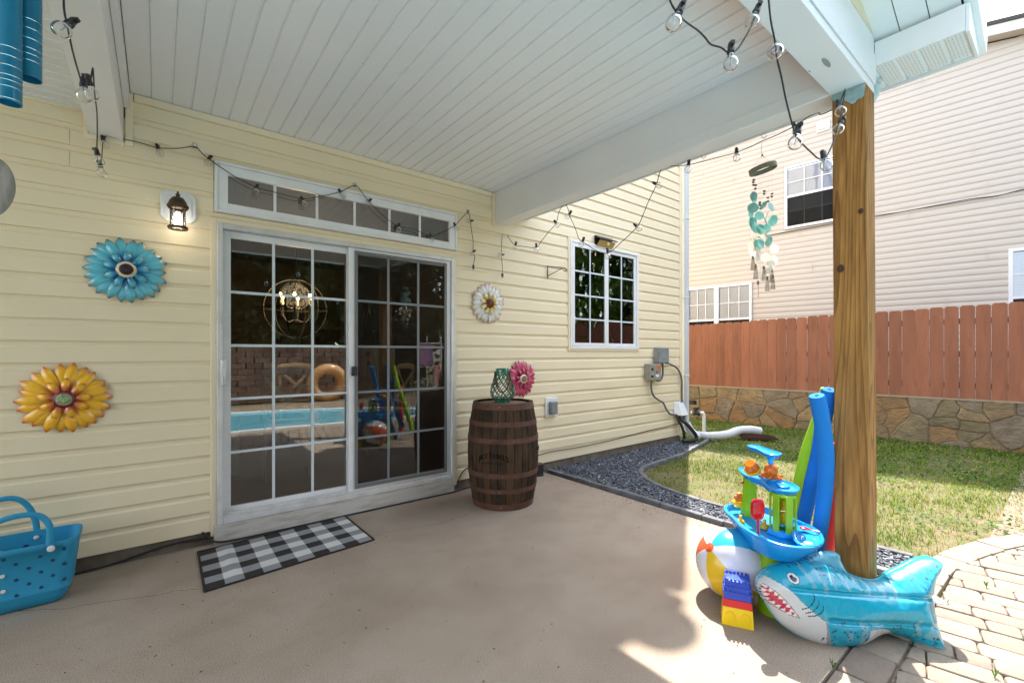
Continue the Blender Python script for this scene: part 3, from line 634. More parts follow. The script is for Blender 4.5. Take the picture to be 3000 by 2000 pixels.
# ============================================================ PAVERS
path_ = thing('paver_path', 'tumbled tan concrete pavers beside the patio slab', 'paving', (3.2, -4, 0))
obj('path_bed', MB().box((1.2, -9, -.1), (3.33, -3.066, -.022)).box((3.33, -9, -.1), (9, -3.3, -.0225)), m_sand, kind='structure', smooth=0)
m_pv = [M('paver_%s' % n, c, .9, col2=c2, scale=4, rnd=.10, col3=(.16, .12, .09), scale3=60, f3=.45, bump=.6, bscale=110, bdist=.004) for n, c, c2 in (('sand', (.285, .235, .18), (.22, .18, .135)), ('rose', (.26, .20, .155), (.20, .155, .12)))]
def paver(poly, h=None):
    if len(poly) < 3: return
    ar = abs(sum(poly[i][0]*poly[(i+1) % len(poly)][1]-poly[(i+1) % len(poly)][0]*poly[i][1] for i in range(len(poly))))/2
    if ar < .0012: return
    cx = sum(p[0] for p in poly)/len(poly); cy = sum(p[1] for p in poly)/len(poly)
    if math.hypot(cx-3.2, cy+3.8) > 3.4: return
    P2 = []
    for i in range(len(poly)):
        a, c = poly[i], poly[(i+1) % len(poly)]; l = math.hypot(c[0]-a[0], c[1]-a[1])
        if l < .02: P2.append(a); continue
        t0 = min(.25, .012/l)
        for t in (t0, .5, 1-t0): x_, y_ = a[0]+(c[0]-a[0])*t, a[1]+(c[1]-a[1])*t; P2.append((x_+.004*noise.noise((x_*25, y_*25, 5)), y_+.004*noise.noise((x_*25, y_*25, 2))))
    z = random.uniform(-.004, .003); n = len(P2)
    V = [(a, b_, -.06) for a, b_ in P2]+[(a, b_, z-.010) for a, b_ in P2]+[(cx+(a-cx)*.97, cy+(b_-cy)*.97, z-.002) for a, b_ in P2]+[(cx+(a-cx)*.91, cy+(b_-cy)*.91, z) for a, b_ in P2]
    s = 1 if sum(poly[i][0]*poly[(i+1) % len(poly)][1]-poly[(i+1) % len(poly)][0]*poly[i][1] for i in range(len(poly))) > 0 else -1
    F_ = [(i+k*n, (i+1) % n+k*n, (i+1) % n+(k+1)*n, i+(k+1)*n) for k in range(3) for i in range(n)]+[tuple(range(3*n, 4*n))]
    if s < 0: F_ = [f[::-1] for f in F_]
    obj('paver', MB().add(V, F_), random.choices(m_pv, (3, 1))[0], path_, smooth=50)
ang = R(101); ux, uy = math.cos(ang), math.sin(ang); vx, vy = -uy, ux
edge = [(3.84, -3.10), (4.15, -3.15), (4.5, -3.25), (4.9, -3.41), (5.3, -3.62), (5.7, -3.88), (6.1, -4.2)]
def lim(poly, off):                          # inside the path area, off metres in from its borders
    poly = clip(poly, 0, 1, -3.072-off)
    for i in range(len(edge)-1):
        (x0, y0), (x1, y1) = edge[i], edge[i+1]; nx, ny = -(y1-y0), (x1-x0); l = math.hypot(nx, ny); nx /= l; ny /= l
        if i and len(poly) > 2: poly = clip(poly, nx, ny, nx*x0+ny*y0-off)
        if len(poly) < 3: return poly
    return poly
GW = .0035
vv = -4.2; row = 0
while vv < 4.2:
    hgt = random.choice((.118, .118, .150, .150, .118)); uu = -3.2+random.uniform(0, .2)
    while uu < 3.2:
        ln = random.choice((.118, .15, .18, .235, .235, .20)); quad = [(uu, vv), (uu+ln-GW, vv), (uu+ln-GW, vv+hgt-GW), (uu, vv+hgt-GW)]
        wob = .006; quad = [(a+random.uniform(-wob, wob)*.4, b_+random.uniform(-wob, wob)*.3) for a, b_ in quad]
        wp = [(3.2+a*ux+b_*vx, -3.9+a*uy+b_*vy) for a, b_ in quad]; wp = lim(wp, .165)
        if len(wp) > 2: paver(wp)
        uu += ln
    vv += hgt; row += 1
# border courses: along the slab and along the curve
x = 1.0
while x < 3.7: l = random.choice((.235, .15, .2)); paver([(x, -3.225), (x+l-GW, -3.225), (x+l-GW, -3.072), (x, -3.072)]); x += l
for i in range(len(edge)-1):
    (x0, y0), (x1, y1) = edge[i], edge[i+1]; l = math.hypot(x1-x0, y1-y0); n = 2 if i else 2; tx, ty = (x1-x0)/l, (y1-y0)/l
    for k in range(n):
        a = (x0+(x1-x0)*k/n, y0+(y1-y0)*k/n); c = (x0+(x1-x0)*(k+1)/n-tx*GW, y0+(y1-y0)*(k+1)/n-ty*GW)
        paver([(a[0]+ty*.155, a[1]-tx*.155), (c[0]+ty*.155, c[1]-tx*.155), c, a])
paver([(3.66, -3.225), (3.85, -3.24), (3.83, -3.09), (3.66, -3.085)])

# ============================================================ GRAVEL BED AND EDGING STONES
curve = [(6.62, -.20), (6.16, -.33), (5.72, -.42), (5.3, -.52), (4.9, -.56), (4.55, -.57), (4.31, -.62), (4.13, -.73), (3.99, -.90), (3.88, -1.10), (3.80, -1.32), (3.765, -1.6), (3.76, -1.9), (3.77, -2.3), (3.79, -2.7), (3.81, -3.05)]
bedpoly = [(3.43, .0), (6.13, 0)]+[(x, y+.03 if x > 4.4 else y) for x, y in curve[1:]]+[(3.80, -3.07), (3.42, -3.07)]
m_slate = M('slate_edging', (.155, .155, .165), .8, col2=(.10, .10, .11), scale=12, rnd=.15, bump=.6, bscale=60)
m_grav = M('dark_slate_chips', (.10, .105, .12), .75, attr='Col', bump=.4, bscale=80)
obj('gravel_bed', MB().add([(x, y, -.022) for x, y in bedpoly], [tuple(range(len(bedpoly)))[::-1]]), M('dark_underlay', (.03, .028, .026), .95, bump=.5), kind='structure', smooth=0)
def edging(name, label, pts, wdt, l0, l1, zt):
    t = thing(name, label, 'edging', (pts[0][0], pts[0][1], 0)); sp = [Vector((*p, 0)) for p in pts]; seg = [(sp[i+1]-sp[i]).length for i in range(len(sp)-1)]; tot = sum(seg)
    def at(s):
        for i, l in enumerate(seg):
            if s <= l or i == len(seg)-1: return sp[i]+(sp[i+1]-sp[i])*(s/l)
            s -= l
    s = 0
    while s < tot-.03:
        l = min(random.uniform(l0, l1), tot-s); a, c = at(s), at(s+l-.005); tn = (c-a).normalized(); nrm = Vector((-tn.y, tn.x, 0))*wdt/2; zz = zt+random.uniform(-.005, .004); lean = random.uniform(-.004, .004)
        m = MB(); P_ = [a-nrm, c-nrm, c+nrm, a+nrm]; V = [(p.x, p.y, -.05) for p in P_]+[(p.x+lean, p.y, zz+random.uniform(-.003, .003)) for p in P_]
        m.add(V, [(3,2,1,0),(4,5,6,7),(0,1,5,4),(1,2,6,5),(2,3,7,6),(3,0,4,7)]); obj('edging_stone', m, m_slate, t, bevel=.006, smooth=30); s += l
edging('stone_edging', 'straight row of grey edging stones between the concrete patio and the slate gravel', [(3.385, -.07), (3.375, -3.06)], .055, .17, .24, .035)
edging('stone_edging', 'curved row of grey edging stones between the slate gravel and the lawn', curve, .05, .18, .22, .018)
BP = bedpoly
def scatter_in(poly, n):
    xs_ = [p[0] for p in poly]; ys_ = [p[1] for p in poly]; out = []
    while len(out) < n:
        p = (random.uniform(min(xs_), max(xs_)), random.uniform(min(ys_), max(ys_)))
        if inpoly(p, poly): out.append(p)
    return out
chips = scatter_in(BP, 15500); base = np.array([(-1,-.6,-.5),(1,-.7,-.4),(.9,.6,-.5),(-.8,.7,-.5),(-.7,-.5,.5),(.6,-.4,.4),(.8,.4,.55),(-.6,.5,.4)])
bf = np.array([(3,2,1,0),(4,5,6,7),(0,1,5,4),(1,2,6,5),(2,3,7,6),(3,0,4,7)]); V = []; F_ = []; C_ = []
for i, (x, y) in enumerate(chips):
    s = random.uniform(.008, .017); sc = np.array([s*random.uniform(.9, 1.5), s*random.uniform(.7, 1.1), s*random.uniform(.35, .6)])
    M3 = np.array((Matrix.Rotation(random.uniform(0, 6.3), 3, 'Z') @ Matrix.Rotation(random.gauss(0, .35), 3, 'X') @ Matrix.Rotation(random.gauss(0, .35), 3, 'Y')))
    V.append((base*sc*(1+rng.uniform(-.2, .2, (8, 3)))) @ M3.T+np.array((x, y, random.uniform(-.018, .008)))); F_.append(bf+8*i)
    t = random.random(); col = np.array((.085, .095, .115))*random.uniform(.5, 1.7) if t < .93 else np.array((.30, .30, .30)); C_.append(np.tile(col, (8, 1)))
link('gravel', numesh('gravel', np.concatenate(V), np.concatenate(F_), m_grav, np.concatenate(C_)), kind='stuff')

# ============================================================ GRASS: blades, clover leaves, dry thatch
m_gr = M('grass_blades', (.1, .2, .03), .7, attr='Col', trans=.35, spec=.15)
edge_ = [(x, y) for x, y in edge]
lawn = [(6.3, .9), (6.16, -.25)]+[(x+.02, y-.03) for x, y in curve[1:]]+[(3.84, -3.06)]+[(x, y+.01) for x, y in edge[1:]]+[(9.4, -6.0), (9.2, -3.4), (8.62, 1.5), (6.3, 3.0)]
def grass(n, name):
    P_ = []; lp = lawn
    xs_ = np.array([p[0] for p in lp]); ys_ = np.array([p[1] for p in lp])
    pts = np.stack([rng.uniform(3.7, 9.4, n), rng.uniform(-5.4, 2.6, n)], 1)
    ins = np.zeros(n, bool); j = len(lp)-1
    for i in range(len(lp)):
        xi, yi = lp[i]; xj, yj = lp[j]; cnd = ((yi > pts[:, 1]) != (yj > pts[:, 1])) & (pts[:, 0] < (xj-xi)*(pts[:, 1]-yi)/(yj-yi+1e-12)+xi); ins ^= cnd; j = i
    # keep more of the near ones
    dcam = np.hypot(pts[:, 0], pts[:, 1]-CAMY); keep = ins & (rng.random(n) < np.clip((5.2/dcam)**1.2, .25, 1)); return pts[keep]
def vnoise(p, s, o): return np.array([noise.noise((a*s+o, b_*s, o)) for a, b_ in p])
g = grass(150000, 'g'); dens = vnoise(g, 1.3, 4.)*.6+vnoise(g, 5, 1.)*.5
bare = (g[:, 1] < -3.1-.25*(g[:, 0]-3.84)+.22+.10*np.sin(g[:, 0]*7)) | (g[:, 0] < 3.95); keep = rng.random(len(g)) < np.where(bare, .35, np.clip(.75+dens*1.3, .12, 1)); g = g[keep]; dens = dens[keep]; n = len(g)
far = np.clip((g[:, 0]-5)/3, 0, 1)
hgt = rng.uniform(.014, .038, n)*(1+.5*np.clip(dens, -1, 1)); yaw = rng.uniform(0, 6.283, n); lean = rng.uniform(.3, 1.4, n); wd = rng.uniform(.0016, .0032, n)*(1+far*.8)
zb_ = np.full(n, -.034)
dx, dy = np.cos(yaw), np.sin(yaw); V = np.zeros((n, 5, 3))
V[:, 0] = np.stack([g[:, 0]-dy*wd, g[:, 1]+dx*wd, zb_], 1); V[:, 1] = np.stack([g[:, 0]+dy*wd, g[:, 1]-dx*wd, zb_], 1)
m1 = np.stack([g[:, 0]+dx*hgt*lean*.35, g[:, 1]+dy*hgt*lean*.35, zb_+hgt*.7], 1)
V[:, 2] = m1+np.stack([dy*wd*.8, -dx*wd*.8, 0*wd], 1); V[:, 3] = m1-np.stack([dy*wd*.8, -dx*wd*.8, 0*wd], 1); V[:, 4] = np.stack([g[:, 0]+dx*hgt*lean, g[:, 1]+dy*hgt*lean, zb_+hgt*np.clip(1.15-lean*.3, .5, 1)], 1)
F_ = []; idx = np.arange(n)*5
Fq = np.stack([idx, idx+1, idx+2, idx+3], 1); Ft = np.stack([idx+3, idx+2, idx+4, idx+4], 1)
t = rng.random(n); green = np.array((.10, .19, .014)); lime = np.array((.25, .34, .018)); straw = np.array((.36, .28, .09))
mixs = np.clip(.5+dens*1.2+rng.normal(0, .25, n), 0, 1)[:, None]; col = green*mixs+lime*(1-mixs); dry = (rng.random(n) < np.where(bare[keep], .58, .13)); col[dry] = straw*rng.uniform(.6, 1.25, (dry.sum(), 1)); col *= rng.uniform(.7, 1.25, (n, 1))
tri = np.concatenate([np.stack([idx, idx+1, idx+2], 1), np.stack([idx, idx+2, idx+3], 1), np.stack([idx+3, idx+2, idx+4], 1)])
link('grass', numesh('grass', V.reshape(-1, 3), tri, m_gr, np.repeat(col, 5, 0)), kind='stuff')
# clover / ground ivy leaves, extra dense and dark to deepen the lawn's shade strip
c = grass(52000, 'c'); dn = vnoise(c, .9, 9.)+.8*np.clip((c[:, 0]-5.9)/1.3, -.5, 1); far_y = 1.2; keep = rng.random(len(c)) < np.clip(.25+dn*1.6, .03, 1); c = c[keep]
extra = np.array([(x, y) for x, y in c]); n = len(c); s = rng.uniform(.007, .015, n); yw = rng.uniform(0, 6.283, n); z = rng.uniform(-.022, .002, n)
V = np.zeros((n, 5, 3)); tl = rng.normal(0, .4, (n, 2))
for k in range(5):
    a = yw+k*2*math.pi/5; ox, oy = np.cos(a)*s, np.sin(a)*s; V[:, k] = np.stack([c[:, 0]+ox, c[:, 1]+oy, z+ox*tl[:, 0]+oy*tl[:, 1]], 1)
col = np.array((.065, .145, .022))*rng.uniform(.6, 1.5, (n, 1)); col[rng.random(n) < .1] = (.26, .30, .09)
link('clover', numesh('clover', V.reshape(-1, 3), (np.arange(n)*5)[:, None]+np.arange(5)[None], m_gr, np.repeat(col, 5, 0)), kind='stuff')
# straw scraps on soil
c = grass(26000, 's'); n = len(c); yw = rng.uniform(0, 6.283, n); l = rng.uniform(.008, .03, n); V = np.zeros((n, 3, 3)); z = rng.uniform(-.03, -.012, n)
V[:, 0] = np.stack([c[:, 0], c[:, 1], z], 1); V[:, 1] = np.stack([c[:, 0]+np.cos(yw)*l, c[:, 1]+np.sin(yw)*l, z+.004], 1); V[:, 2] = np.stack([c[:, 0]-np.sin(yw)*.003, c[:, 1]+np.cos(yw)*.003, z+.002], 1)
col = np.array((.38, .29, .17))*rng.uniform(.5, 1.3, (n, 1)); link('dry_thatch', numesh('dry_thatch', V.reshape(-1, 3), np.arange(n*3).reshape(-1, 3), m_gr, np.repeat(col, 3, 0)), kind='stuff')
# weeds in cracks, crumbs and leaf scraps on the slab
def weed(x, y, s, lab, z=0):
    m = MB()
    for k in range(7):
        a = k*.9+x; r = .45*s*random.uniform(.6, 1.1); b_ = Vector((x, y, z)); e = b_+Vector((math.cos(a)*r, math.sin(a)*r, s*random.uniform(.5, 1.2))); mid = (b_+e)/2+Vector((0, 0, s*.3)); sd = Vector((-math.sin(a), math.cos(a), 0))*s*.06
        m.add([b_-sd*.3, b_+sd*.3, mid+sd, e, mid-sd], [(0,1,2,3,4)])
    obj('weed', m, m_weed, smooth=0, label=lab, category='weed')
m_weed = M('weed_green', (.10, .22, .03), .6, trans=.3)
p = onz(1762, 1420, .01); weed(p.x-.01, p.y, .05, 'small green weed sprouting in the gap of the straight edging stones by the slab')
p = onz(2440, 1958); weed(p.x, p.y, .035, 'grass tuft in the joint where the concrete slab meets the pavers')
p = onz(2890, 1720); weed(p.x, p.y, .035, 'grass tuft growing between the pavers right of the shark tail')
p = onz(2915, 1985); weed(p.x, p.y, .035, 'grass tuft in the paver joint at the bottom right of the photo')
dm = MB()
for _ in range(900):
    x, y = random.uniform(-.6, 3.2), random.uniform(-3.0, -.15)
    if random.random() < .62: x = 3.33-abs(random.gauss(0, .10)); y = random.uniform(-3.0, -.1)
    s = random.uniform(.002, .008); a = random.uniform(0, 6.3); dm.add([(x+s*math.cos(a), y+s*math.sin(a), .002), (x+s*.4*math.cos(a+1.6), y+s*.4*math.sin(a+1.6), .004), (x-s*math.cos(a), y-s*math.sin(a), .002), (x-s*.4*math.cos(a+1.6), y-s*.4*math.sin(a+1.6), .0015)], [(0,1,2,3)])
obj('leaf_litter', dm, M('leaf_crumbs', (.07, .045, .025), .9), smooth=0, kind='stuff')
cm = MB()
for pts in (((0, 1790), (200, 1780), (520, 1730), (600, 1722)), ((1000, 1605), (1130, 1560), (1200, 1545), (1300, 1530), (1390, 1500))):
    P_ = [onz(px+random.uniform(-4, 4), py, .0008) for a, b_ in zip(pts, pts[1:]) for px, py in ((a[0]+(b_[0]-a[0])*t/6, a[1]+(b_[1]-a[1])*t/6+random.uniform(-3, 3)) for t in range(6))]
    for i in range(len(P_)-1):
        d_ = (P_[i+1]-P_[i]).normalized(); n_ = Vector((-d_.y, d_.x, 0))*.0016; cm.add([P_[i]-n_, P_[i+1]-n_, P_[i+1]+n_, P_[i]+n_], [(0,1,2,3)])
obj('hairline_crack', cm, M('crack_dark', (.06, .045, .035), .95), slab, smooth=0)

# ============================================================ THE WALL'S FITTINGS
def thing1(name, mb, mat, label, cat, **k): return obj(name, mb, mat, label=label, category=cat, **k)
m_pw = M('white_plastic', (.78, .79, .80), .35)
# lantern
lc = ony(520, 610, 0); lamp = thing('wall_lantern', 'lit bronze wall lantern with clear glass on a white mounting plate', 'wall lamp', (lc.x, 0, 2.1))
a, c = ony(470, 560, -.015), ony(572, 660, -.015); x0, x1, z1, z0 = .012, .200, 2.368, 2.168
pl = MB(); ch = .03; o8 = [(x0+ch, z0), (x1-ch, z0), (x1, z0+ch), (x1, z1-ch), (x1-ch, z1), (x0+ch, z1), (x0, z1-ch), (x0, z0+ch)]; XZ = Matrix(((1,0,0,0),(0,0,-1,0),(0,1,0,0),(0,0,0,1)))
pl.prism(o8, .012, .030, X=XZ); pl.prism([(x0+.022+(.156-.0)*0+ (p[0]-x0)*.766, z0+.022+(p[1]-z0)*.78) for p in o8], .030, .036, X=XZ); obj('mounting_plate', pl, m_pw, lamp, bevel=.003)
q = ony(521, 640, -.13); cx, cy = q.x, -.13; zb0, zt0 = ony(516, 668, -.13).z, ony(520, 566, -.13).z
T = Matrix.Translation((cx, cy, 0)); H = lambda py: ony(521, py, -.13).z
hood = MB(); hood.lathe([(.052, H(612)), (.056, H(608)), (.060, H(605)), (.052, H(600)), (.044, H(590)), (.030, H(580)), (.012, H(577)), (.010, H(573)), (.014, H(571)), (.008, H(568)), (.004, H(566)), (.007, H(563)), (0, H(560))], 24, X=T)
obj('hood', hood, m_bronze, lamp, smooth=50)
obj('glass_shade', MB().lathe([(.036, H(668)), (.038, H(640)), (.044, H(612))], 24, X=T), glassmat('seeded_glass', (.95, .95, .93), 1.45, .5, 40, .04), lamp, smooth=60)
bs = MB().lathe([(.040, H(672)), (.052, H(672)), (.056, H(667)), (.050, H(663)), (.038, H(664))], 24, X=T)
for k in range(4): an = k*math.pi/2+.6; bs.tube([(cx+.047*math.cos(an), cy+.047*math.sin(an), H(668)), (cx+.047*math.cos(an), cy+.047*math.sin(an), H(608))], .0035, 6)
obj('cage', bs, m_bronze, lamp, smooth=50)
ar = MB().tube([(cx, -.03, H(600)), (cx, -.07, H(592)), (cx, -.10, H(598))], .009, 8).lathe([(0, 0), (.035, 0), (.035, .01), (0, .012)], 16, X=Matrix.Translation((cx, -.036, H(600))) @ Matrix.Rotation(R(90), 4, 'X')); obj('arm', ar, m_bronze, lamp)
lb = MB(); lb.lathe([(0, H(662)), (.018, H(660)), (.022, H(650)), (.022, H(640)), (.014, H(632)), (.012, H(622)), (0, H(620))], 16, X=T); obj('bulb', lb, M('lit_bulb', (1, .95, .85), .5, emit=(1, .92, .78, 3)), lamp, smooth=60)
pt = bpy.data.lights.new('lantern_light', 'POINT'); pt.energy = .05; pt.color = (1, .82, .55); pt.shadow_soft_size = .02; po = bpy.data.objects.new('lantern_light', pt); COL.objects.link(po); po.parent = lamp; po.location = Vector((cx, cy, H(670)-.02))-WOFF[lamp.name]

# metal flowers
def petal(L_, Wd, nx=9, ny=5, cup=.007, rise=.02, curl=.018):
    V = []; prm = []
    for i in range(nx+1):
        t = i/nx; wv = Wd*(.16+.84*math.sin(math.pi/2*min(1, t/.62))**1.2 if t < .62 else max(.10, math.sqrt(max(0, 1-((t-.62)/.385)**2.2))))
        for j in range(ny): s = j/(ny-1)*2-1; V.append((t*L_, s*wv/2, rise*math.sin(t*2.2)-curl*t*t*t+cup*(1-s*s)*math.sin(math.pi*min(t+.05, 1))+.0016*math.cos(s*9))); prm.append((t, s))
    F_ = [(i*ny+j, (i+1)*ny+j, (i+1)*ny+j+1, i*ny+j+1) for i in range(nx) for j in range(ny-1)]; return V, F_, prm
def lerp(a, b_, t): t = max(0, min(1, t)); return tuple(a[i]+(b_[i]-a[i])*t for i in range(3))
def flower(label, px, py, rad, tip, base, rim, centre, ring, nout=18, basef=.55, squash=1.0, pr=None):
    p = ony(px, py, -.03); f = thing('metal_flower', label, 'wall flower', (p.x, -.02, p.z))
    ms_ = M('flower_paint', (1, 1, 1), .22, attr='Col', coat=.4)
    for layer, (n, L_, w_, y_, ph) in enumerate(((11, rad*.98, rad*.25, 0, 0), (11, rad, rad*.25, -.007, .2856), (9, rad*.58, rad*.165, -.022, .1))):
        V, F_, prm = petal(L_-rad*.08, w_, rise=.02 if layer < 2 else .03)
        me = MB().add(V, F_).mesh('petal', ms_, 80); cols = []
        for t, s in prm:
            c_ = lerp(base, tip, (t-basef*.55*(1.2-abs(s)*.4)-.12*math.sin(s*11))/.22 if layer < 2 else (t-.48)/.2)
            c_ = lerp(c_, rim, (t-.86)/.1+max(0, (abs(s)-.93)*3)*(t > .5)); cols.append(c_)
        paint(me, cols)
        for k in range(n):
            an = 2*math.pi*k/n+ph+random.uniform(-.05, .05); 
            Mx = Matrix.Rotation(-an, 4, 'Y') @ Matrix.Rotation(R(90), 4, 'X')
            o = link('petal', me, f, (math.cos(an)*rad*.08, y_-.003*(k % 2), math.sin(an)*rad*.08), local=True); o.rotation_euler = (Matrix.Rotation(-an, 4, 'Y') @ Matrix.Rotation(R(90), 4, 'X') @ Matrix.Rotation(random.uniform(-.12, .12), 4, 'X')).to_euler()
            s_ = random.uniform(.95, 1.03); o.scale = (s_, s_, 1)
    X = Matrix.Rotation(R(90), 4, 'X')
    obj('flower_ring', MB().lathe([(0, .046), (rad*.17, .046), (rad*.23, .040), (rad*.25, .034)], 14, X=X), M('ring_paint', ring, .4), f, (0, -.010, 0), local=True)
    cb = MB().lathe([(0, .058), (rad*.06, .058), (rad*.09, .055), (rad*.15, .050), (rad*.17, .046)], 20, X=X)
    for k in range(16): an = k*.3927; cb.sphere((rad*.13*math.cos(an), -.053, rad*.13*math.sin(an)), rad*.022, 6, 4)
    for k in range(9): an = k*.698; cb.sphere((rad*.08*math.cos(an), -.057, rad*.08*math.sin(an)), rad*.018, 6, 4)
    obj('flower_centre', cb, M('centre_paint', centre[0], .45, col2=centre[1], scale=90, lo=.45, hi=.55), f, (0, -.010, 0), local=True)
    return f
flower('large sky blue metal flower under the lit wall lantern', 371, 792, .205, (.10, .46, .58), (.005, .17, .38), (.14, .09, .03), ((.015, .008, .012), (.05, .02, .03)), (.72, .60, .38), 12)
flower('large golden yellow metal flower with red tipped petals, lowest on the left', 191, 1168, .208, (.90, .47, .02), (.62, .17, .05), (.50, .06, .02), ((.16, .30, .16), (.45, .45, .22)), (.18, .012, .03), 12, basef=.42)
flower('white metal flower with yellow heart right of the patio door', 1430, 889, .205, (.72, .72, .68), (.78, .50, .03), (.50, .10, .14), ((.06, .02, .015), (.16, .05, .03)), (.10, .03, .02), 12, basef=.5)
flower('dark pink metal flower on the wall behind the barrel and lantern', 1528, 1109, .20, (.50, .045, .12), (.38, .02, .08), (.26, .02, .04), ((.20, .10, .03), (.42, .27, .08)), (.75, .66, .55), 12)
# outlet, boxes, conduits
p = ony(1613, 1190, 0); t = thing('outlet_cover', 'grey weatherproof outlet cover on a white plate beside the barrel', 'outlet', (p.x, -.02, p.z))
a, c = ony(1597, 1165, -.02), ony(1631, 1218, -.02); obj('mounting_plate', MB().box((a.x, -.030, c.z), (c.x, -.008, a.z)), m_pw, t, bevel=.006)
a, c = ony(1609, 1176, -.04), ony(1631, 1211, -.04); obj('cover', MB().box((a.x, -.075, c.z), (c.x-.01, -.030, a.z)), M('grey_plastic', (.20, .22, .24), .4), t, bevel=.012)
m_gbox = M('grey_painted_steel', (.19, .22, .24), .5, col2=(.28, .28, .26), scale=14, bump=.2)
m_tbox = M('beige_grey_steel', (.32, .31, .27), .5, col2=(.26, .24, .20), scale=20)
def bxp(px0, py0, px1, py1, ya, yb, y=None): a, c = ony(px0, py0, ya), ony(px1, py1, ya); return (a.x, ya, c.z), (c.x, yb, a.z)
t = thing('junction_box', 'dark grey metal electrical box, upper of the two near the house corner', 'electrical box', (5.55, -.05, 1.2)); A_, B_ = bxp(1930, 1020, 1958, 1062, -.10, -.018); obj('box_body', MB().box(A_, B_), m_gbox, t, bevel=.004); obj('box_lid', MB().box((A_[0]-.004, -.108, A_[2]+.004), (B_[0]+.004, -.101, B_[2]+.006)), m_gbox, t, bevel=.002)
t = thing('disconnect_box', 'beige grey disconnect box with an orange sticker left of the dark grey box', 'electrical box', (5.2, -.05, 1.1)); A_, B_ = bxp(1903, 1066, 1936, 1112, -.10, -.018); obj('box_body', MB().box(A_, B_), m_tbox, t, bevel=.004)
w_ = B_[0]-A_[0]; h_ = B_[2]-A_[2]
obj('box_lid', MB().box((A_[0]+.004, -.108, A_[2]+.004), (B_[0]-.004, -.101, B_[2]-.003)), m_tbox, t, bevel=.003)
obj('sticker', MB().box((A_[0]+w_*.62, -.1095, A_[2]+h_*.66), (A_[0]+w_*.86, -.1085, A_[2]+h_*.88)), M('orange_sticker', (.75, .12, .02), .5), t, smooth=0)
obj('sticker', MB().box((A_[0]+w_*.5, -.1095, A_[2]+h_*.20), (A_[0]+w_*.78, -.1085, A_[2]+h_*.34)), m_pw, t, smooth=0)
obj('latch', MB().box((A_[0]+w_*.10, -.1155, A_[2]+h_*.62), (A_[0]+w_*.26, -.1085, A_[2]+h_*.75)).box((A_[0]+w_*.10, -.1155, A_[2]+h_*.18), (A_[0]+w_*.26, -.1085, A_[2]+h_*.3)).box((A_[0]+w_*.55, -.1155, A_[2]+h_*.46), (A_[0]+w_*.68, -.1085, A_[2]+h_*.52)), m_blackp, t, smooth=0)
m_cond = M('grey_conduit', (.12, .125, .13), .5)
def cable(name, pts, r, mat, label, cat, n=5, seg=8, flat=None): return thing1(name, MB().tube(smoothpath([ony(px, py, yy) for px, py, yy in pts], n), r, seg), mat, label, cat, smooth=60)
cable('conduit', [(1941, 1062, -.06), (1942, 1085, -.06), (1940, 1105, -.06), (1932, 1115, -.06), (1922, 1113, -.06)], .013, m_cond, 'short grey conduit looping between the two electrical boxes', 'conduit')
cable('conduit', [(1950, 1063, -.06), (1962, 1066, -.06), (1985, 1080, -.06), (1997, 1110, -.05), (1998, 1150, -.04), (1999, 1190, -.05), (2003, 1230, -.06)], .014, m_cond, 'long grey conduit arching from the upper box down by the house corner', 'conduit')
cable('conduit', [(1909, 1112, -.06), (1908, 1135, -.06), (1914, 1158, -.06), (1930, 1172, -.06), (1943, 1180, -.06), (1953, 1200, -.06), (1965, 1213, -.05), (1980, 1214, -.04)], .013, m_cond, 'grey conduit drooping from the stickered box to the white vent hood', 'conduit')
a, c = ony(1976, 1180, -.02), ony(2000, 1212, -.02); vh = MB(); vh.add([(a.x, -.02, c.z), (c.x, -.02, c.z), (c.x, -.02, a.z), (a.x, -.02, a.z), (a.x+.02, -.13, c.z), (c.x-.02, -.13, c.z), (c.x-.05, -.06, a.z), (a.x+.05, -.06, a.z)], [(4,5,6,7),(0,4,7,3),(5,1,2,6),(7,6,2,3),(0,1,5,4)]); vh.box((a.x-.02, -.024, c.z-.02), (c.x+.02, -.016, a.z+.02))
thing1('vent_hood', vh, m_pw, 'small white hooded vent low on the wall by the house corner', 'vent', bevel=.004)
cable('refrigerant_hose', [(1988, 1212, -.06), (1993, 1225, -.08), (2010, 1240, -.16), (2030, 1262, -.22), (2040, 1278, -.24), (2036, 1288, -.24), (2015, 1291, -.22), (2000, 1290, -.18)], .026, m_black, 'thick black insulated hose curving down from the white vent hood', 'hose')
cable('refrigerant_hose', [(1984, 1213, -.05), (1988, 1232, -.07), (1996, 1245, -.10), (2002, 1262, -.12), (2006, 1290, -.12)], .020, m_blackp, 'thinner black hose hanging straight beside the thick black hose', 'hose')
cw = [(2000, 1237), (1950, 1250), (1895, 1262), (1825, 1281), (1760, 1296), (1690, 1310), (1620, 1322), (1575, 1333)]
cable('wall_wire', [(a, b_, -.022) for a, b_ in cw], .005, m_black, 'thin black cable sagging along the bottom of the siding', 'cable', n=4, seg=6)
wc = [onz(px, py, .008) for px, py in ((0, 1738), (130, 1712), (250, 1690))]
cb_ = [(-1.6, -.05, .01), (-.9, -.04, .01), (-.38, -.035, .012), (-.2, -.03, .02), (-.05, -.02, .045), (.08, -.018, .060), (.20, -.02, .058), (.28, -.03, .045), (.295, -.055, .03), (.42, -.062, .012), (.9, -.058, .008), (1.5, -.060, .008), (2.0, -.065, .008), (2.18, -.07, .010), (2.3, -.05, .012), (2.6, -.04, .012)]
thing1('power_cord', MB().tube(smoothpath(cb_, 4), .0065, 7), m_black, 'black power cord lying along the foot of the wall past the doormat', 'cord', smooth=60)
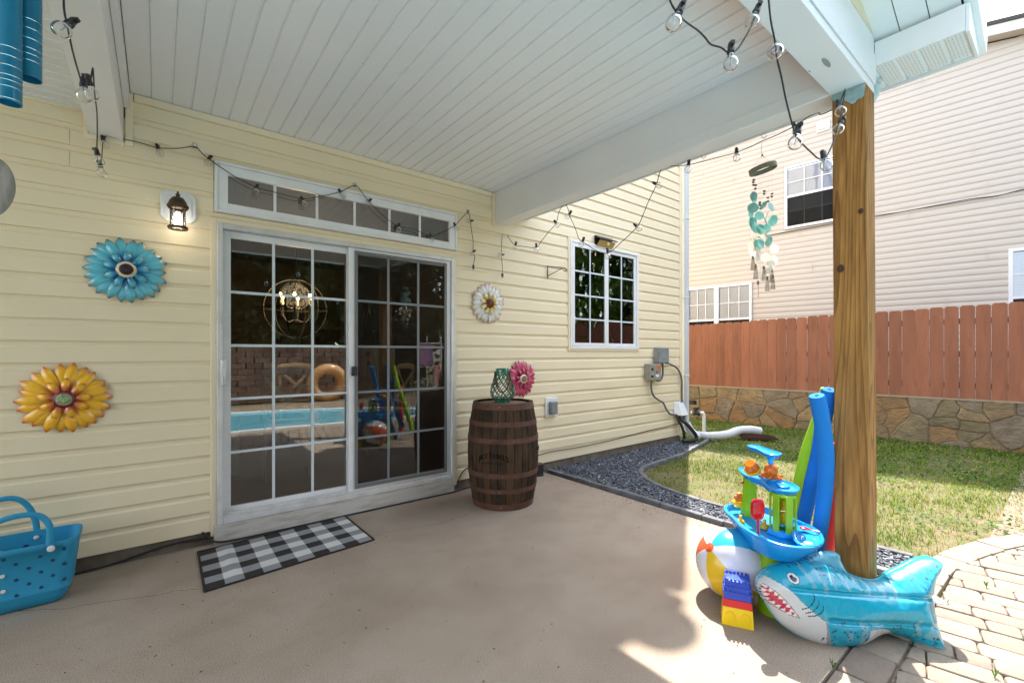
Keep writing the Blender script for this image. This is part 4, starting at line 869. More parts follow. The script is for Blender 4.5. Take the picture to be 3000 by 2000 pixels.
thing1('power_cord', MB().tube(smoothpath([(.235, -.026, .10), (.25, -.028, .075), (.275, -.035, .055), (.292, -.052, .035)], 4), .006, 7), m_black, 'short black cord dropping from under the siding left of the threshold', 'cord', smooth=60)
thing1('power_cord', MB().tube(smoothpath([(2.42, -.08, .22), (2.33, -.05, .20), (2.27, -.03, .14), (2.245, -.03, .06), (2.24, -.05, .015)], 4), .0055, 7), m_black, 'black cord arching between the door threshold and the barrel', 'cord', smooth=60)
cy_ = MB().lathe([(0, 0), (.060, 0), (.058, .105), (.063, .107), (.063, .122), (.05, .126), (0, .126)], 20, X=Matrix.Translation((3.20, -.10, 0))); thing1('black_cylinder', cy_, m_blackp, 'short black cylinder right of the barrel base', 'ground light')  # plain capped black cylinder standing on the slab
# motion light and plant hook
t = thing('solar_light', 'black solar motion light with amber face above the kitchen window', 'security light', (4.2, -.05, 2.75)); A_, B_ = bxp(1747, 697, 1798, 726, -.05, -.02)
sm = MB(); x0, x1, z0, z1 = A_[0], B_[0], A_[2]-.0, B_[2]; zc = ony(1772, 711, -.05).z; sm.box((x0, -.03, zc-.075), (x1, -.018, zc+.075)); sm.add([(x0, -.03, zc+.07), (x1, -.03, zc+.07), (x1, -.11, zc+.03), (x0, -.11, zc+.03), (x0, -.03, zc+.055), (x1, -.03, zc+.055), (x1, -.11, zc+.015), (x0, -.11, zc+.015)], [(3,2,1,0),(4,5,6,7),(0,1,5,4),(1,2,6,5),(2,3,7,6),(3,0,4,7)]); obj('light_housing', sm, m_blackp, t, smooth=0)
obj('light_face', MB().add([(x0+.015, -.033, zc-.06), (x1-.015, -.033, zc-.06), (x1-.015, -.095, zc+.01), (x0+.015, -.095, zc+.01)], [(0,1,2,3)]), M('amber_panel', (.50, .34, .12), .4), t, smooth=0)
obj('sensor', MB().sphere(((x0+x1)/2+.02, -.08, zc-.02), .018, 10, 6), m_pw, t)
hk = MB(); P0, P1, P2 = ony(1604, 781, -.025), ony(1604, 814, -.025), ony(1656, 790, -.22)
z1, z0, xh = P0.z, P1.z, P0.x; hk.tube([(xh, -.028, z1+.01), (xh, -.028, z0-.01)], .006, 6)
xe = .26
e_ = ony(1650, 786, -.10); dirx = e_.x-xh
hk.tube(smoothpath([(xh, -.03, z1), (xh+dirx*.5, -.07, z1-.002), (e_.x, -.105, z1-.004), (e_.x+.03, -.12, z1-.02), (e_.x+.02, -.118, z1-.045), (e_.x-.005, -.11, z1-.04)], 3), .005, 6)
hk.tube([(xh, -.03, z0+.02), (xh+dirx*.9, -.098, z1-.012)], .0045, 6)
thing1('plant_hook', hk, m_bronze, 'empty black iron plant bracket left of the kitchen window', 'bracket')

# ============================================================ DOORMAT
m_mat = bpy.data.materials.new('checked_weave'); m_mat.use_nodes = True; nt = m_mat.node_tree; L = nt.links.new; b = nt.nodes['Principled BSDF']; b.inputs['Roughness'].default_value = .9; b.inputs['Specular IOR Level'].default_value = .1
mt = thing('doormat', 'black and white buffalo check woven doormat in front of the patio door', 'doormat', (.69, -.40, 0))
MC = [onz(577, 1620, .006), onz(1007, 1512, .006), onz(1103, 1587, .006), onz(602, 1733, .006)]
MC = [Vector((.205, -.115, 0)), Vector((1.175, -.055, 0)), Vector((1.185, -.645, 0)), Vector((.20, -.735, 0))]
NXm, NYm = 10, 7; nx_, ny_ = 120, 84; V = []; cols = []
for i in range(nx_+1):
    for j in range(ny_+1):
        u, v_ = i/nx_, j/ny_; p = MC[0]*(1-u)*(1-v_)+MC[1]*u*(1-v_)+MC[2]*u*v_+MC[3]*(1-u)*v_
        z = .006+.0035*noise.noise((p.x*4, p.y*5, 2))+.010*math.exp(-((u-.16)/.03)**2)*math.exp(-((v_-.45)/.5)**2)*0.6+.0006*((i+j) % 2); V.append((p.x, p.y, z))
F_ = [(i*(ny_+1)+j, i*(ny_+1)+j+1, (i+1)*(ny_+1)+j+1, (i+1)*(ny_+1)+j) for i in range(nx_) for j in range(ny_)]
me = MB().add(V, F_).mesh('mat', [m_mat, M('mat_black', (.022, .017, .015), .95, bump=.5, bscale=300), M('mat_white', (.62, .60, .57), .95, bump=.5, bscale=300), M('mat_grey', (.21, .21, .22), .95, col2=(.30, .30, .31), scale=300, bump=.5, bscale=300)], 0)
mi = []
for i in range(nx_):
    for j in range(ny_):
        u = (i+.5)/nx_; v_ = (j+.5)/ny_; jj = math.floor(v_*(NYm+.0)); ii = math.floor(u*NXm+.001)
        if min(u, 1-u)*1.0 < .007 or min(v_, 1-v_)*.65 < .007: mi.append(1); continue
        a, b2 = ii % 2 == 0, jj % 2 == 0; mi.append(1 if (a and b2) else (2 if (not a and not b2) else 3))
me.polygons.foreach_set('material_index', mi); link('mat_weave', me, mt)
bd = MB(); P_ = [MC[0], MC[1], MC[2], MC[3], MC[0]]
for i in range(4): bd.tube([P_[i]+Vector((0, 0, .006)), P_[i+1]+Vector((0, 0, .006))], .006, 6)
obj('mat_binding', bd, bpy.data.materials['mat_black'], mt)
# ============================================================ WHISKEY BARREL
BX, BY, BH = 2.40, -.535, .885
bar = thing('barrel', 'old dark oak whiskey barrel with rusty hoops by the patio door', 'barrel', (BX, BY, 0))
def br(z): t = (z/BH)*2-1; return .312-.052*t*t
m_oak = [M('charred_oak_%d' % i, c, .75, col2=c2, scale=3.2, stretch=(2, 2, .8), lo=.40, hi=.60, rnd=.14, roff=False, col3=(.012, .008, .006), scale3=5, f3=.95, bump=.5, bscale=20, bstretch=(8, 8, .6), bdist=.004, spec=.2) for i, (c, c2) in enumerate((((.082, .045, .023), (.040, .023, .013)), ((.062, .037, .021), (.030, .019, .012)), ((.115, .060, .029), (.058, .031, .017))))]
ns = 30; ang0 = 0
wds = [random.uniform(.8, 1.25) for _ in range(ns)]; tot = sum(wds); a = 0
for k in range(ns):
    da = wds[k]/tot*2*math.pi; gp = .006; m = MB(); nz_ = 14
    for i in range(nz_+1):
        z = .002+(BH-.004)*i/nz_; r_ = br(z); 
        for (an, rr) in ((a+gp, r_-.03), (a+gp, r_-.0025), (a+gp+.012, r_), (a+da/2, r_+.0006), (a+da-gp-.012, r_), (a+da-gp, r_-.0025), (a+da-gp, r_-.03)): m.v.append((BX+rr*math.cos(an), BY+rr*math.sin(an), z))
    for i in range(nz_):
        for j in range(6): c = i*7+j; m.f.append((c, c+1, c+8, c+7)); m.m.append(0)
    m.f.append(tuple(nz_*7+j for j in range(7))); m.m.append(0)
    obj('stave', m, random.choices(m_oak, (5, 4, 2))[0], bar, smooth=35); a += da
m_rust = M('rusty_hoop_iron', (.10, .041, .023), .75, col2=(.052, .023, .014), scale=9, col3=(.15, .05, .022), scale3=50, f3=.6, bump=.3, bscale=80)
def zfy(py): # height of hoop from the photo, on the front of the barrel
    r = ray(1467, py); dd = 3.70; return CAMH+r.z*dd
for (za, zb_) in ((.0, .055), (.145, .185), (.275, .318), (.560, .603), (.695, .737), (.832, .886)):
    o = obj('hoop', MB().lathe([(br(za)+.001, za+.002), (br(za)+.0045, za+.001), (br(zb_)+.0045, zb_-.001), (br(zb_)+.001, zb_)], 48, X=Matrix.Translation((BX, BY, 0))), m_rust, bar, smooth=50)
    rv = MB(); an = random.uniform(-2.4, -1.9); zc = (za+zb_)/2
    rv.sphere((BX+(br(zc)+.004)*math.cos(an), BY+(br(zc)+.004)*math.sin(an), zc), .005, 8, 5); obj('rivet', rv, m_steel, o)
hm = MB()
for k in range(8):
    x0 = -.235+k*.059; x1 = x0+.057; P_ = []
    rr = .238
    ya = [math.sqrt(max(0, rr*rr-x*x)) for x in (x0, (x0+x1)/2, x1)]
    hm.prism([(BX+x0, BY-ya[0]), (BX+(x0+x1)/2, BY-ya[1]), (BX+x1, BY-ya[2]), (BX+x1, BY+ya[2]), (BX+(x0+x1)/2, BY+ya[1]), (BX+x0, BY+ya[0])], BH-.03, BH-.018)
obj('barrel_head', hm, M('weathered_oak_head', (.22, .165, .115), .85, col2=(.14, .10, .07), scale=5, stretch=(1, 4, 1), bump=.4, bscale=40), bar, smooth=0)
obj('barrel_floor', MB().lathe([(0, BH-.031), (.25, BH-.031)], 24, X=Matrix.Translation((BX, BY, 0))), m_dark, bar)
obj('bung', MB().lathe([(0, .012), (.018, .012), (.022, .004), (.022, 0)], 14, X=Matrix.Translation((BX+br(.49)*math.cos(R(-55)), BY+br(.49)*math.sin(R(-55)), .49)) @ Matrix.Rotation(R(-55), 4, 'Z') @ Matrix.Rotation(R(90), 4, 'Y')), m_oak[1], bar)
m_ink = M('stencil_ink', (.003, .0025, .002), .9, spec=.1)
def wraptext(body, size, zc, anc, arch=0, name='stencil', cx=1.0):
    V, F_ = textmesh(body, size); m = MB(); out = []
    # facing the camera azimuth
    for v in V:
        x, y = v.x*cx, v.y; z = zc+y-arch*x*x; an = anc+x/br(z); r_ = br(z)+.0022; out.append((BX+r_*math.cos(an), BY+r_*math.sin(an), z))
    m.add(out, F_); obj(name, m, m_ink, bar, smooth=0)
wraptext("JACK DANIEL'S", .062, .466, R(-143), 2.2, cx=.62); wraptext("JACK DANIEL'S", .063, .467, R(-143), 2.2, cx=.63)
wraptext('LYNCHBURG, TENNESSEE.', .027, .405, R(-143), .6, cx=.66)
# ============================================================ GREEN CERAMIC LANTERN (lattice)
p = onz(1470, 1170, BH-.017); LX, LY = BX+.035, BY+.055; LZ = BH-.017
gl_ = thing('ceramic_lantern', 'green glazed lattice lantern with a rope handle on top of the barrel', 'lantern', (LX, LY, LZ))
m_cer = M('green_glaze', (.035, .20, .125), .12, col2=(.02, .11, .07), scale=18, coat=.8, col3=(.10, .07, .03), scale3=30, f3=.35)
def lr(z):
    P_ = [(0, .070), (.02, .070), (.03, .078), (.05, .100), (.09, .108), (.14, .100), (.19, .082), (.24, .066), (.27, .058), (.30, .056)]
    for (a, ra_), (c, rc_) in zip(P_, P_[1:]):
        if a <= z <= c: t = (z-a)/(c-a); t = t*t*(3-2*t); return ra_+(rc_-ra_)*t
    return .056
lat = MB()
for sgn in (1, -1):
    for k in range(11):
        pts = []
        for i in range(19): z = .035+.225*i/18; an = 2*math.pi*k/11+sgn*i*.095; r_ = lr(z)+.001*sgn; pts.append((r_*math.cos(an), r_*math.sin(an), z))
        lat.tube(pts, [(.0062, .0035)]*19, 6, caps=False)
obj('lattice', lat, m_cer, gl_, local=True, smooth=60)
obj('base', MB().lathe([(0, .0), (.068, 0), (.070, .018), (.076, .026), (.087, .037), (.083, .040), (.07, .03), (0, .025)], 32), m_cer, gl_, local=True)
obj('neck', MB().lathe([(.061, .250), (.060, .275), (.061, .298), (.058, .302), (.053, .298), (.054, .252), (.061, .250)], 32), m_cer, gl_, local=True)
hp = []
for i in range(17): t = i/16*math.pi; hp.append((-.072*math.cos(t)-.0, 0, 0))
dirv = Vector((.784, -.62, 0)); fwd = Vector((-.62, -.785, 0)); pts = []
for i in range(17): t = math.pi*i/16; pts.append(dirv*(-.070*math.cos(t))+fwd*(.062+.046*math.sin(t))+Vector((0, 0, .262-.165*math.sin(t))))
pts[0] = dirv*-.066+Vector((0, 0, .27)); pts[-1] = dirv*.066+Vector((0, 0, .27))
obj('rope_handle', MB().tube(pts, .0065, 8), M('rope_brown', (.10, .05, .035), .9, bump=1, bscale=200), gl_, local=True)

# ============================================================ BLUE BEACH TOTE
tote = thing('tote_bag', 'turquoise blue rubber beach tote with white buttons against the siding', 'tote bag', (-.62, -.26, 0))
m_eva = M('turquoise_eva', (.018, .27, .46), .6, col2=(.016, .25, .43), scale=8, bump=.1, bscale=200); m_btn = M('white_button', (.70, .66, .62), .5)
def rrect(cx, cy, hx, hy, r_, n=6):
    P_ = []
    for (sx_, sy_, a0) in ((1, 1, 0), (-1, 1, 90), (-1, -1, 180), (1, -1, 270)):
        for i in range(n+1): a = R(a0+90*i/n); P_.append((cx+sx_*(hx-r_)+r_*math.cos(a), cy+sy_*(hy-r_)+r_*math.sin(a)))
    return P_
def ring_(z, hx, hy, r_): return [(x, y, z) for x, y in rrect(-.615, -.265, hx, hy, r_)]
lv = [(.0, .205, .088, .03), (.012, .222, .104, .04), (.045, .238, .117, .05), (.070, .246, .122, .055), (.078, .250, .1255, .055), (.085, .247, .123, .055), (.20, .262, .134, .06), (.298, .272, .142, .06), (.300, .277, .146, .06), (.322, .279, .148, .06), (.330, .277, .146, .06), (.330, .270, .139, .055), (.29, .266, .136, .055), (.08, .243, .117, .05), (.02, .21, .10, .04)]
m = MB(); n = 28
for l in lv: m.v += ring_(*l)
for i in range(len(lv)-1):
    for k in range(n): m.f.append((i*n+k, i*n+(k+1) % n, (i+1)*n+(k+1) % n, (i+1)*n+k)); m.m.append(0)
m.f += [tuple(range(n-1, -1, -1)), tuple((len(lv)-1)*n+k for k in range(n))]; m.m += [0, 0]
obj('tote_body', m, m_eva, tote, smooth=60)
m_hole = M('hole_shade_blue', (.004, .05, .12), .8)
XF = Matrix.Rotation(R(90), 4, 'X')
def fronty(z): 
    for (za, _, ha, _), (zc, _, hc, _) in zip(lv, lv[1:]):
        if za <= z <= zc: return -.265-(ha+(hc-ha)*(z-za)/(zc-za))
    return -.40
for (px, py) in ((188, 1606), (118, 1629), (154.5, 1640), (188.7, 1650), (46, 1652), (84, 1663.5), (120, 1674), (155, 1684), (189, 1694.5), (47.5, 1698), (85, 1709), (121, 1719), (48.5, 1744), (10, 1640)):
    q = ony(px, py, -.395); q = ony(px, py, fronty(q.z)-.001); o = MB().lathe([(.0085, .0), (.0075, -.006), (0, -.006)], 14, X=Matrix.Translation((q.x, q.y, q.z)) @ Matrix.Rotation(R(90), 4, 'X')); o.lathe([(0, .0006), (.008, .0006)], 14, m=0, X=Matrix.Translation((q.x, q.y, q.z)) @ Matrix.Rotation(R(90), 4, 'X')); obj('hole', o, m_hole, tote)
for (px, py) in ((7.5, 1687), (8.5, 1733)):
    q = ony(px, py, -.395); q.y = fronty(q.z); obj('button', MB().lathe([(0, .006), (.007, .006), (.0095, .003), (.0095, 0)], 14, X=Matrix.Translation(q) @ XF), m_btn, tote)
def strap(pts, nm):
    h_ = obj('handle', MB().tube(smoothpath(pts, 5), [(.014, .005)]*(5*(len(pts)-1)+1), 8, flat=(0, 0, 1) if False else (1, 0, 0)), m_eva, tote, smooth=60); return h_
A_ = ony(151, 1603, -.412); yf = -.420
P_ = [(A_.x, yf, A_.z-.018), (A_.x, yf, A_.z), (A_.x-.005, yf-.005, .34), (A_.x-.005, yf-.004, .42), (A_.x-.035, yf, .475), (A_.x-.09, yf, .497), (A_.x-.18, yf, .485), (A_.x-.26, yf, .43), (A_.x-.30, yf, .34), (A_.x-.305, yf, .28)]
strap(P_, 'f'); q = Vector((A_.x, yf-.006, A_.z)); obj('button', MB().lathe([(0, .009), (.010, .009), (.0155, .004), (.0155, 0)], 16, X=Matrix.Translation(q) @ XF), m_btn, tote)
yb_ = -.115; B0 = ony(107, 1575, -.125)
P_ = [(B0.x+.0, yb_, .26), (B0.x, yb_, .33), (B0.x-.01, yb_, .40), (B0.x-.035, yb_, .47), (B0.x-.075, yb_, .515), (B0.x-.13, yb_, .525), (B0.x-.22, yb_, .50), (B0.x-.28, yb_, .42), (B0.x-.30, yb_, .28)]
strap(P_, 'b')
for (px, py) in ((106.7, 1573.6), (76, 1599), (4, 1620)):
    q = ony(px, py, -.13); obj('button' if px != 76 else 'hole', MB().lathe([(0, .007), (.007, .007), (.0115, .003), (.0115, 0)], 14, X=Matrix.Translation(q) @ XF), m_btn if px != 76 else m_hole, tote)

# ============================================================ STRING LIGHTS
m_wire = M('black_wire', (.012, .012, .012), .45)
bm = MB(); bm.lathe([(.0105, .0), (.0125, -.005), (.0190, -.013), (.0218, -.020), (.0225, -.026), (.0215, -.034), (.0175, -.042), (.0095, -.0475), (0, -.049)], 18); me_bulb = bm.mesh('bulb', m_bulb, 80)
fm = MB(); fm.tube([(-.003, 0, -.002), (-.0025, 0, -.020), (-.005, 0, -.03)], .0008, 5).tube([(.003, 0, -.002), (.0025, 0, -.020), (.005, 0, -.03)], .0008, 5).tube([(-.005, 0, -.03), (0, 0, -.034), (.005, 0, -.03)], .0006, 5).lathe([(0, 0), (.010, 0), (.010, .004), (0, .004)], 10); me_fil = fm.mesh('filament', m_steel, 40)
sm = MB(); sm.lathe([(0, .038), (.007, .038), (.010, .030), (.011, .012), (.0125, .010), (.0125, .0), (.0100, -.003)], 12); sm.box((-.016, -.006, .024), (.006, .006, .036)); me_sock = sm.mesh('socket', m_blackp, 40)
def string(label, wire, bulbs, ends=()):
    W_ = [wp if isinstance(wp, Vector) else (dep(*wp[:3])) for wp in wire]
    t = thing('string_lights', label, 'string lights', tuple(W_[0])); obj('cord', MB().tube(smoothpath(W_, 4), .0028, 6), m_wire, t, smooth=60)
    for bb_ in bulbs:
        sp, bp_ = bb_; Sx = sp if isinstance(sp, Vector) else dep(*sp); Bx = bp_ if isinstance(bp_, Vector) else dep(*bp_)
        dr = (Bx-Sx).normalized(); q = (-dr).to_track_quat('Z', 'Y')
        s_ = link('socket', me_sock, t, Sx+(-dr)*-.0, rot=q.to_euler()); s_.scale = (.95,)*3
        link('bulb', me_bulb, t, Sx+dr*.004, rot=q.to_euler()); link('filament', me_fil, t, Sx+dr*.004, rot=q.to_euler())
    for e in ends:
        Ex = e[0] if isinstance(e[0], Vector) else dep(*e[0]); obj('plug', MB().box((-.009, -.007, -.038), (.009, .007, 0)).box((-.006, -.0025, -.052), (-.003, .0025, -.038)).box((.003, -.0025, -.052), (.006, .0025, -.038)), m_blackp, t, Ex, bevel=.002)
def YW(px, py, y=-.05): return ony(px, py, y)
def XB(px, py, x=2.852): return onx(px, py, x)
S_ = lambda px, py, bx, by, y=-.05: (YW(px, py, y), YW(bx, by, y-.012))
w1 = [(186, -20, 1.28), (188, 30, 1.28), (195, 66, 1.29), (204, 110, 1.36), (214, 155, 1.42), (228, 205, 1.50), (243, 247, 1.60), (262, 240, 1.66), (268, 222, 1.68), (272, 200, onz(272, 200, 2.61).dot(CF) if False else 1.70), (274, 225, 1.74), (278, 280, 1.85), (284, 330, 1.98), (285, 390, 2.12), (284, 440, 2.22), (290, 490, 2.4), (298, 460, 2.55), (300, 430, 2.70)]
w1 = w1+[YW(303, 412), YW(311, 399), YW(335, 403), YW(400, 416), YW(440, 427), YW(470, 434), YW(520, 435), YW(571, 430, -.03), YW(590, 447), YW(612, 466), YW(680, 512), YW(748, 548), YW(800, 562), YW(885, 582), YW(945, 574), YW(999, 561), YW(1040, 543, -.03), YW(1058, 560), YW(1080, 589), YW(1125, 634), YW(1168, 663), YW(1215, 672), YW(1262, 692), YW(1300, 678), YW(1334, 660), YW(1350, 642), YW(1370, 623, -.03), YW(1377, 640), YW(1381, 672), YW(1386, 705), YW(1386, 738), YW(1391, 752), YW(1387, 775)]
b1 = [((199, 74, 1.29), (176, 92, 1.27)), ((245, 256, 1.60), (247, 292, 1.60)), ((262, 249, 1.66), (270, 285, 1.68)), ((286, 455, 2.24), (291, 474, 2.25)), ((295, 490, 2.42), (299, 513, 2.43))]
b1 += [S_(303, 412, 309, 431), S_(464, 437, 471, 455), S_(612, 468, 607, 481), S_(751, 553, 749, 570), S_(887, 588, 893, 601), S_(999, 564, 1008, 577), S_(1081, 591, 1076, 600), S_(1168, 665, 1168, 679), S_(1262, 694, 1265, 701), S_(1334, 662, 1338, 671), S_(1378, 647, 1367, 648), S_(1386, 739, 1379, 747)]
string('long string of clear globe bulbs draped over the transom window and patio door', w1, b1, [(YW(1387, 776),)])
w2 = [YW(1472, 797, -.06), YW(1471, 770, -.06), YW(1469, 747, -.06), YW(1470, 705, -.06), XB(1474, 664), XB(1482, 680), XB(1496, 705), XB(1510, 718), XB(1535, 722), XB(1571, 725), XB(1585, 708), XB(1605, 682), XB(1629, 654), XB(1638, 620), XB(1654, 596), XB(1664, 612), XB(1670, 634), XB(1685, 668), XB(1698, 702), XB(1720, 716), XB(1745, 733), XB(1780, 742), XB(1820, 710), XB(1866, 665), XB(1882, 634), XB(1900, 590), XB(1923, 541), XB(1935, 500), XB(1952, 489), XB(1985, 486), XB(2017, 483), XB(2056, 474), XB(2110, 460), XB(2157, 447), XB(2200, 430), XB(2232, 414), XB(2280, 394), XB(2327, 370), XB(2365, 345), XB(2395, 330), XB(2405, 336), XB(2430, 326), XB(2452, 314), dep(2462, 298, 2.10), dep(2476, 262, 2.09), dep(2470, 300, 2.04), dep(2461, 352, 1.98), dep(2455, 370, 1.9), dep(2442, 415, 1.84), dep(2420, 460, 1.80), dep(2400, 466, 1.74), dep(2375, 445, 1.68), dep(2352, 423, 1.6), dep(2334, 400, 1.5), dep(2322, 368, 1.45), dep(2302, 290, 1.40), dep(2290, 230, 1.36), dep(2276, 170, 1.33), dep(2270, 120, 1.30), dep(2258, 60, 1.28), dep(2250, -20, 1.26)]
SX = lambda px, py, bx, by: (XB(px, py), XB(bx, by))
b2 = [S_(1469, 747, 1461, 749, -.06), SX(1474, 663, 1474, 675), SX(1510, 718, 1506, 729), SX(1571, 724, 1570, 737), SX(1628, 653, 1633, 661), SX(1668, 627, 1659, 639), SX(1707, 706, 1700, 720), SX(1780, 740, 1780, 757), SX(1865, 663, 1877, 673), SX(1922, 539, 1937, 546), SX(2017, 484, 2014, 503), SX(2158, 449, 2159, 470), SX(2328, 372, 2335, 388), ((2458, 312, 2.03), (2463, 326, 2.02)), ((2461, 363, 1.96), (2452, 391, 1.95)), ((2415, 464, 1.80), (2423, 491, 1.79)), ((2335, 393, 1.50), (2329, 422, 1.50)), ((2272, 148, 1.32), (2270, 160, 1.26))]
string('long string of clear globe bulbs hung along the right beam and around the wooden post', w2, b2, [(YW(1472, 800, -.06),)])
w3 = [(1955, -30, 1.22), (1964, 5, 1.24), (1983, 38, 1.26), (2010, 65, 1.29), (2045, 90, 1.32), (2065, 110, 1.34), (2083, 131, 1.36), (2112, 140, 1.38), (2138, 157, 1.40), (2160, 145, 1.42), (2180, 115, 1.44), (2200, 80, 1.46), (2212, 48, 1.48), (2226, -5, 1.50), (2232, -30, 1.52)]
string('short string of clear globe bulbs dipping below the top edge near the ceiling planks', w3, [((1987, 40, 1.26), (1968, 80, 1.26)), ((2141, 158, 1.40), (2140, 200, 1.40)), ((2213, 40, 1.48), (2199, 74, 1.48))])
# hooks
def hook(label, p, s=.03):
    X = Matrix.Translation(p); m = MB().tube([X @ Vector(q) for q in ((0, 0, s*1.3), (0, 0, 0), (.004, -.010, -s*.5), (.006, -.02, -s*.35), (.007, -.024, 0))], .0028, 7); thing1('hook', m, m_steel, label, 'hook', smooth=60)
hook('steel hook on the right beam left of the shell chime', XB(2056, 460, 2.845)); hook('steel hook on the right beam holding the shell wind chime', XB(2232, 400, 2.845))
for px, py, lab in ((571, 428, 'small clear clip on the siding above the wall lantern'), (1040, 543, 'small clear clip on the siding above the middle of the transom'), (1370, 620, 'small clear clip on the siding right of the transom')):
    p = YW(px, py, -.022); thing1('wall_clip', MB().box((p.x-.012, -.028, p.z-.016), (p.x+.012, -.018, p.z+.016)).tube([(p.x, -.028, p.z+.004), (p.x, -.045, p.z-.008), (p.x, -.05, p.z+.004)], .003, 6), m_steel, lab, 'clip')

# ============================================================ SHELL WIND CHIME
cb0 = XB(2235, 497, 2.87); ch_ = thing('wind_chime', 'capiz shell wind chime of turquoise and pearl discs hanging left of the post', 'wind chime', tuple(cb0)); DC = (cb0-CO).dot(CF)
def CP(px, py, o=0.0): return dep(px, py, DC+o)
m_brass = M('green_brass_band', (.20, .20, .13), .5, bump=.6, bscale=300); m_cord = M('thin_thread', (.35, .30, .26), .6)
tilt = Matrix.Translation(CP(2235, 496)) @ Matrix.Rotation(R(14), 4, Vector((.62, .785, 0)).normalized() * -1) 
obj('ring', MB().lathe([(.073, -.012), (.076, -.012), (.076, .016), (.073, .016), (.0715, 0), (.073, -.012)], 32, X=tilt), m_brass, ch_, smooth=50)
th_ = MB(); 
for px, py in ((2210, 485), (2228, 476), (2245, 477), (2262, 480)): th_.tube([CP(2233, 455), CP(px, py, random.uniform(-.05, .05))], .0007, 4)
th_.tube([CP(2232, 418), CP(2231, 440), CP(2233, 455)], .0015, 5)
cols_ = [2206, 2213, 2224, 2236, 2250, 2262, 2230, 2244]
for c_ in cols_: th_.tube([CP(c_, 505, .02*math.sin(c_)), CP(c_+3*math.sin(c_), 840, .02*math.sin(c_))], .0005, 4)
obj('threads', th_, m_cord, ch_, smooth=0); obj('bead', MB().sphere(CP(2233, 455), .006, 8, 6), M('red_brown_bead', (.12, .04, .03), .4), ch_)
m_seed = M('brown_seed', (.14, .10, .08), .5)
for px, py in ((2208, 527), (2207, 534), (2208, 542), (2214, 543), (2213, 553), (2239, 560), (2239, 568), (2250, 579), (2250, 590), (2262, 567), (2261, 576), (2226, 593), (2226, 600)): obj('seed_bead', MB().sphere(CP(px, py), .0085, 8, 6, sc=(1, 1, .75)), m_seed, ch_)
m_tq = M('turquoise_capiz', (.30, .58, .55), .25, col2=(.42, .70, .66), scale=20, trans=.5, coat=.5); m_pl = M('pearl_capiz', (.88, .84, .74), .25, col2=(.92, .90, .86), scale=20, trans=.55, coat=.5)
disc = MB().lathe([(0, .0015), (.020, .001), (.0262, 0), (.020, -.001), (0, -.0008)], 18); me_tq = disc.mesh('capiz_disc', m_tq, 60); me_pl = MB().lathe([(0, .0015), (.020, .001), (.0262, 0), (.020, -.001), (0, -.0008)], 18).mesh('capiz_disc', m_pl, 60)
D_ = [(2208, 575, 0, 75), (2210, 583, 0, 30), (2206, 609, 0, 20), (2200, 626, 0, 35), (2236, 602, 0, 80), (2260, 606, 0, 30), (2224, 632, 0, 15), (2246, 634, 0, 65), (2205, 650, 0, 70), (2204, 659, 0, 35), (2265, 646, 0, 70), (2243, 648, 0, 50), (2218, 670, 0, 20), (2247, 668, 0, 12), (2228, 672, 0, 75), (2246, 690, 0, 60), (2252, 707, 0, 80), (2235, 684, 1, 10), (2210, 690, 1, 75), (2221, 713, 1, 10), (2222, 716, 0, 40), (2200, 725, 1, 25), (2212, 738, 1, 55), (2219, 752, 1, 35), (2268, 729, 1, 10), (2257, 733, 1, 60), (2244, 755, 1, 12), (2267, 764, 1, 15), (2258, 775, 1, 65), (2224, 795, 1, 30), (2250, 790, 1, 70), (2210, 705, 1, 60)]
ax_ = Vector((.62, .785, 0))
for i, (px, py, k, tl) in enumerate(D_):
    q = (Matrix.Rotation(random.uniform(-.5, .5), 3, ax_) @ Matrix.Rotation(R(tl)*(1 if i % 2 else -1), 3, 'Z')).to_quaternion() @ (-ax_).to_track_quat('Z', 'Y')
    o = link('capiz_disc', me_pl if k else me_tq, ch_, CP(px, py, random.uniform(-.05, .05)), rot=q.to_euler()); s_ = random.uniform(1.0, 1.25); o.scale = (s_, s_, s_)
m_tag = glassmat('clear_glass_tag', (.80, .84, .86), 1.5, .3, 30, .22)
for px, py in ((2206, 775), (2214, 800), (2238, 805), (2248, 835), (2261, 810), (2264, 830)):
    c_ = CP(px, py, random.uniform(-.04, .04)); h_ = .036; m = MB(); u = CR
    m.add([c_+u*a+Vector((0, 0, z))+ax_*o_ for o_ in (-.002, .002) for a, z in ((-.008, h_), (.008, h_), (.016, -h_), (-.016, -h_))], [(0,3,2,1),(4,5,6,7),(0,1,5,4),(1,2,6,5),(2,3,7,6),(3,0,4,7)]); o = obj('glass_tag', m, m_tag, ch_, smooth=0)
    obj('tag_cap', MB().box(c_+u*-.009+Vector((0, 0, h_-.004))-ax_*.005, c_+u*.009+Vector((0, 0, h_+.016))+ax_*.005), M('brown_cap', (.09, .06, .04), .6) if 'brown_cap' not in bpy.data.materials else bpy.data.materials['brown_cap'], o, smooth=0)
obj('clapper', MB().sphere(CP(2221, 828), .007, 8, 6, sc=(1, 1, 2)).tube([CP(2221, 828), CP(2222, 873)], .0015, 5), m_seed, ch_)

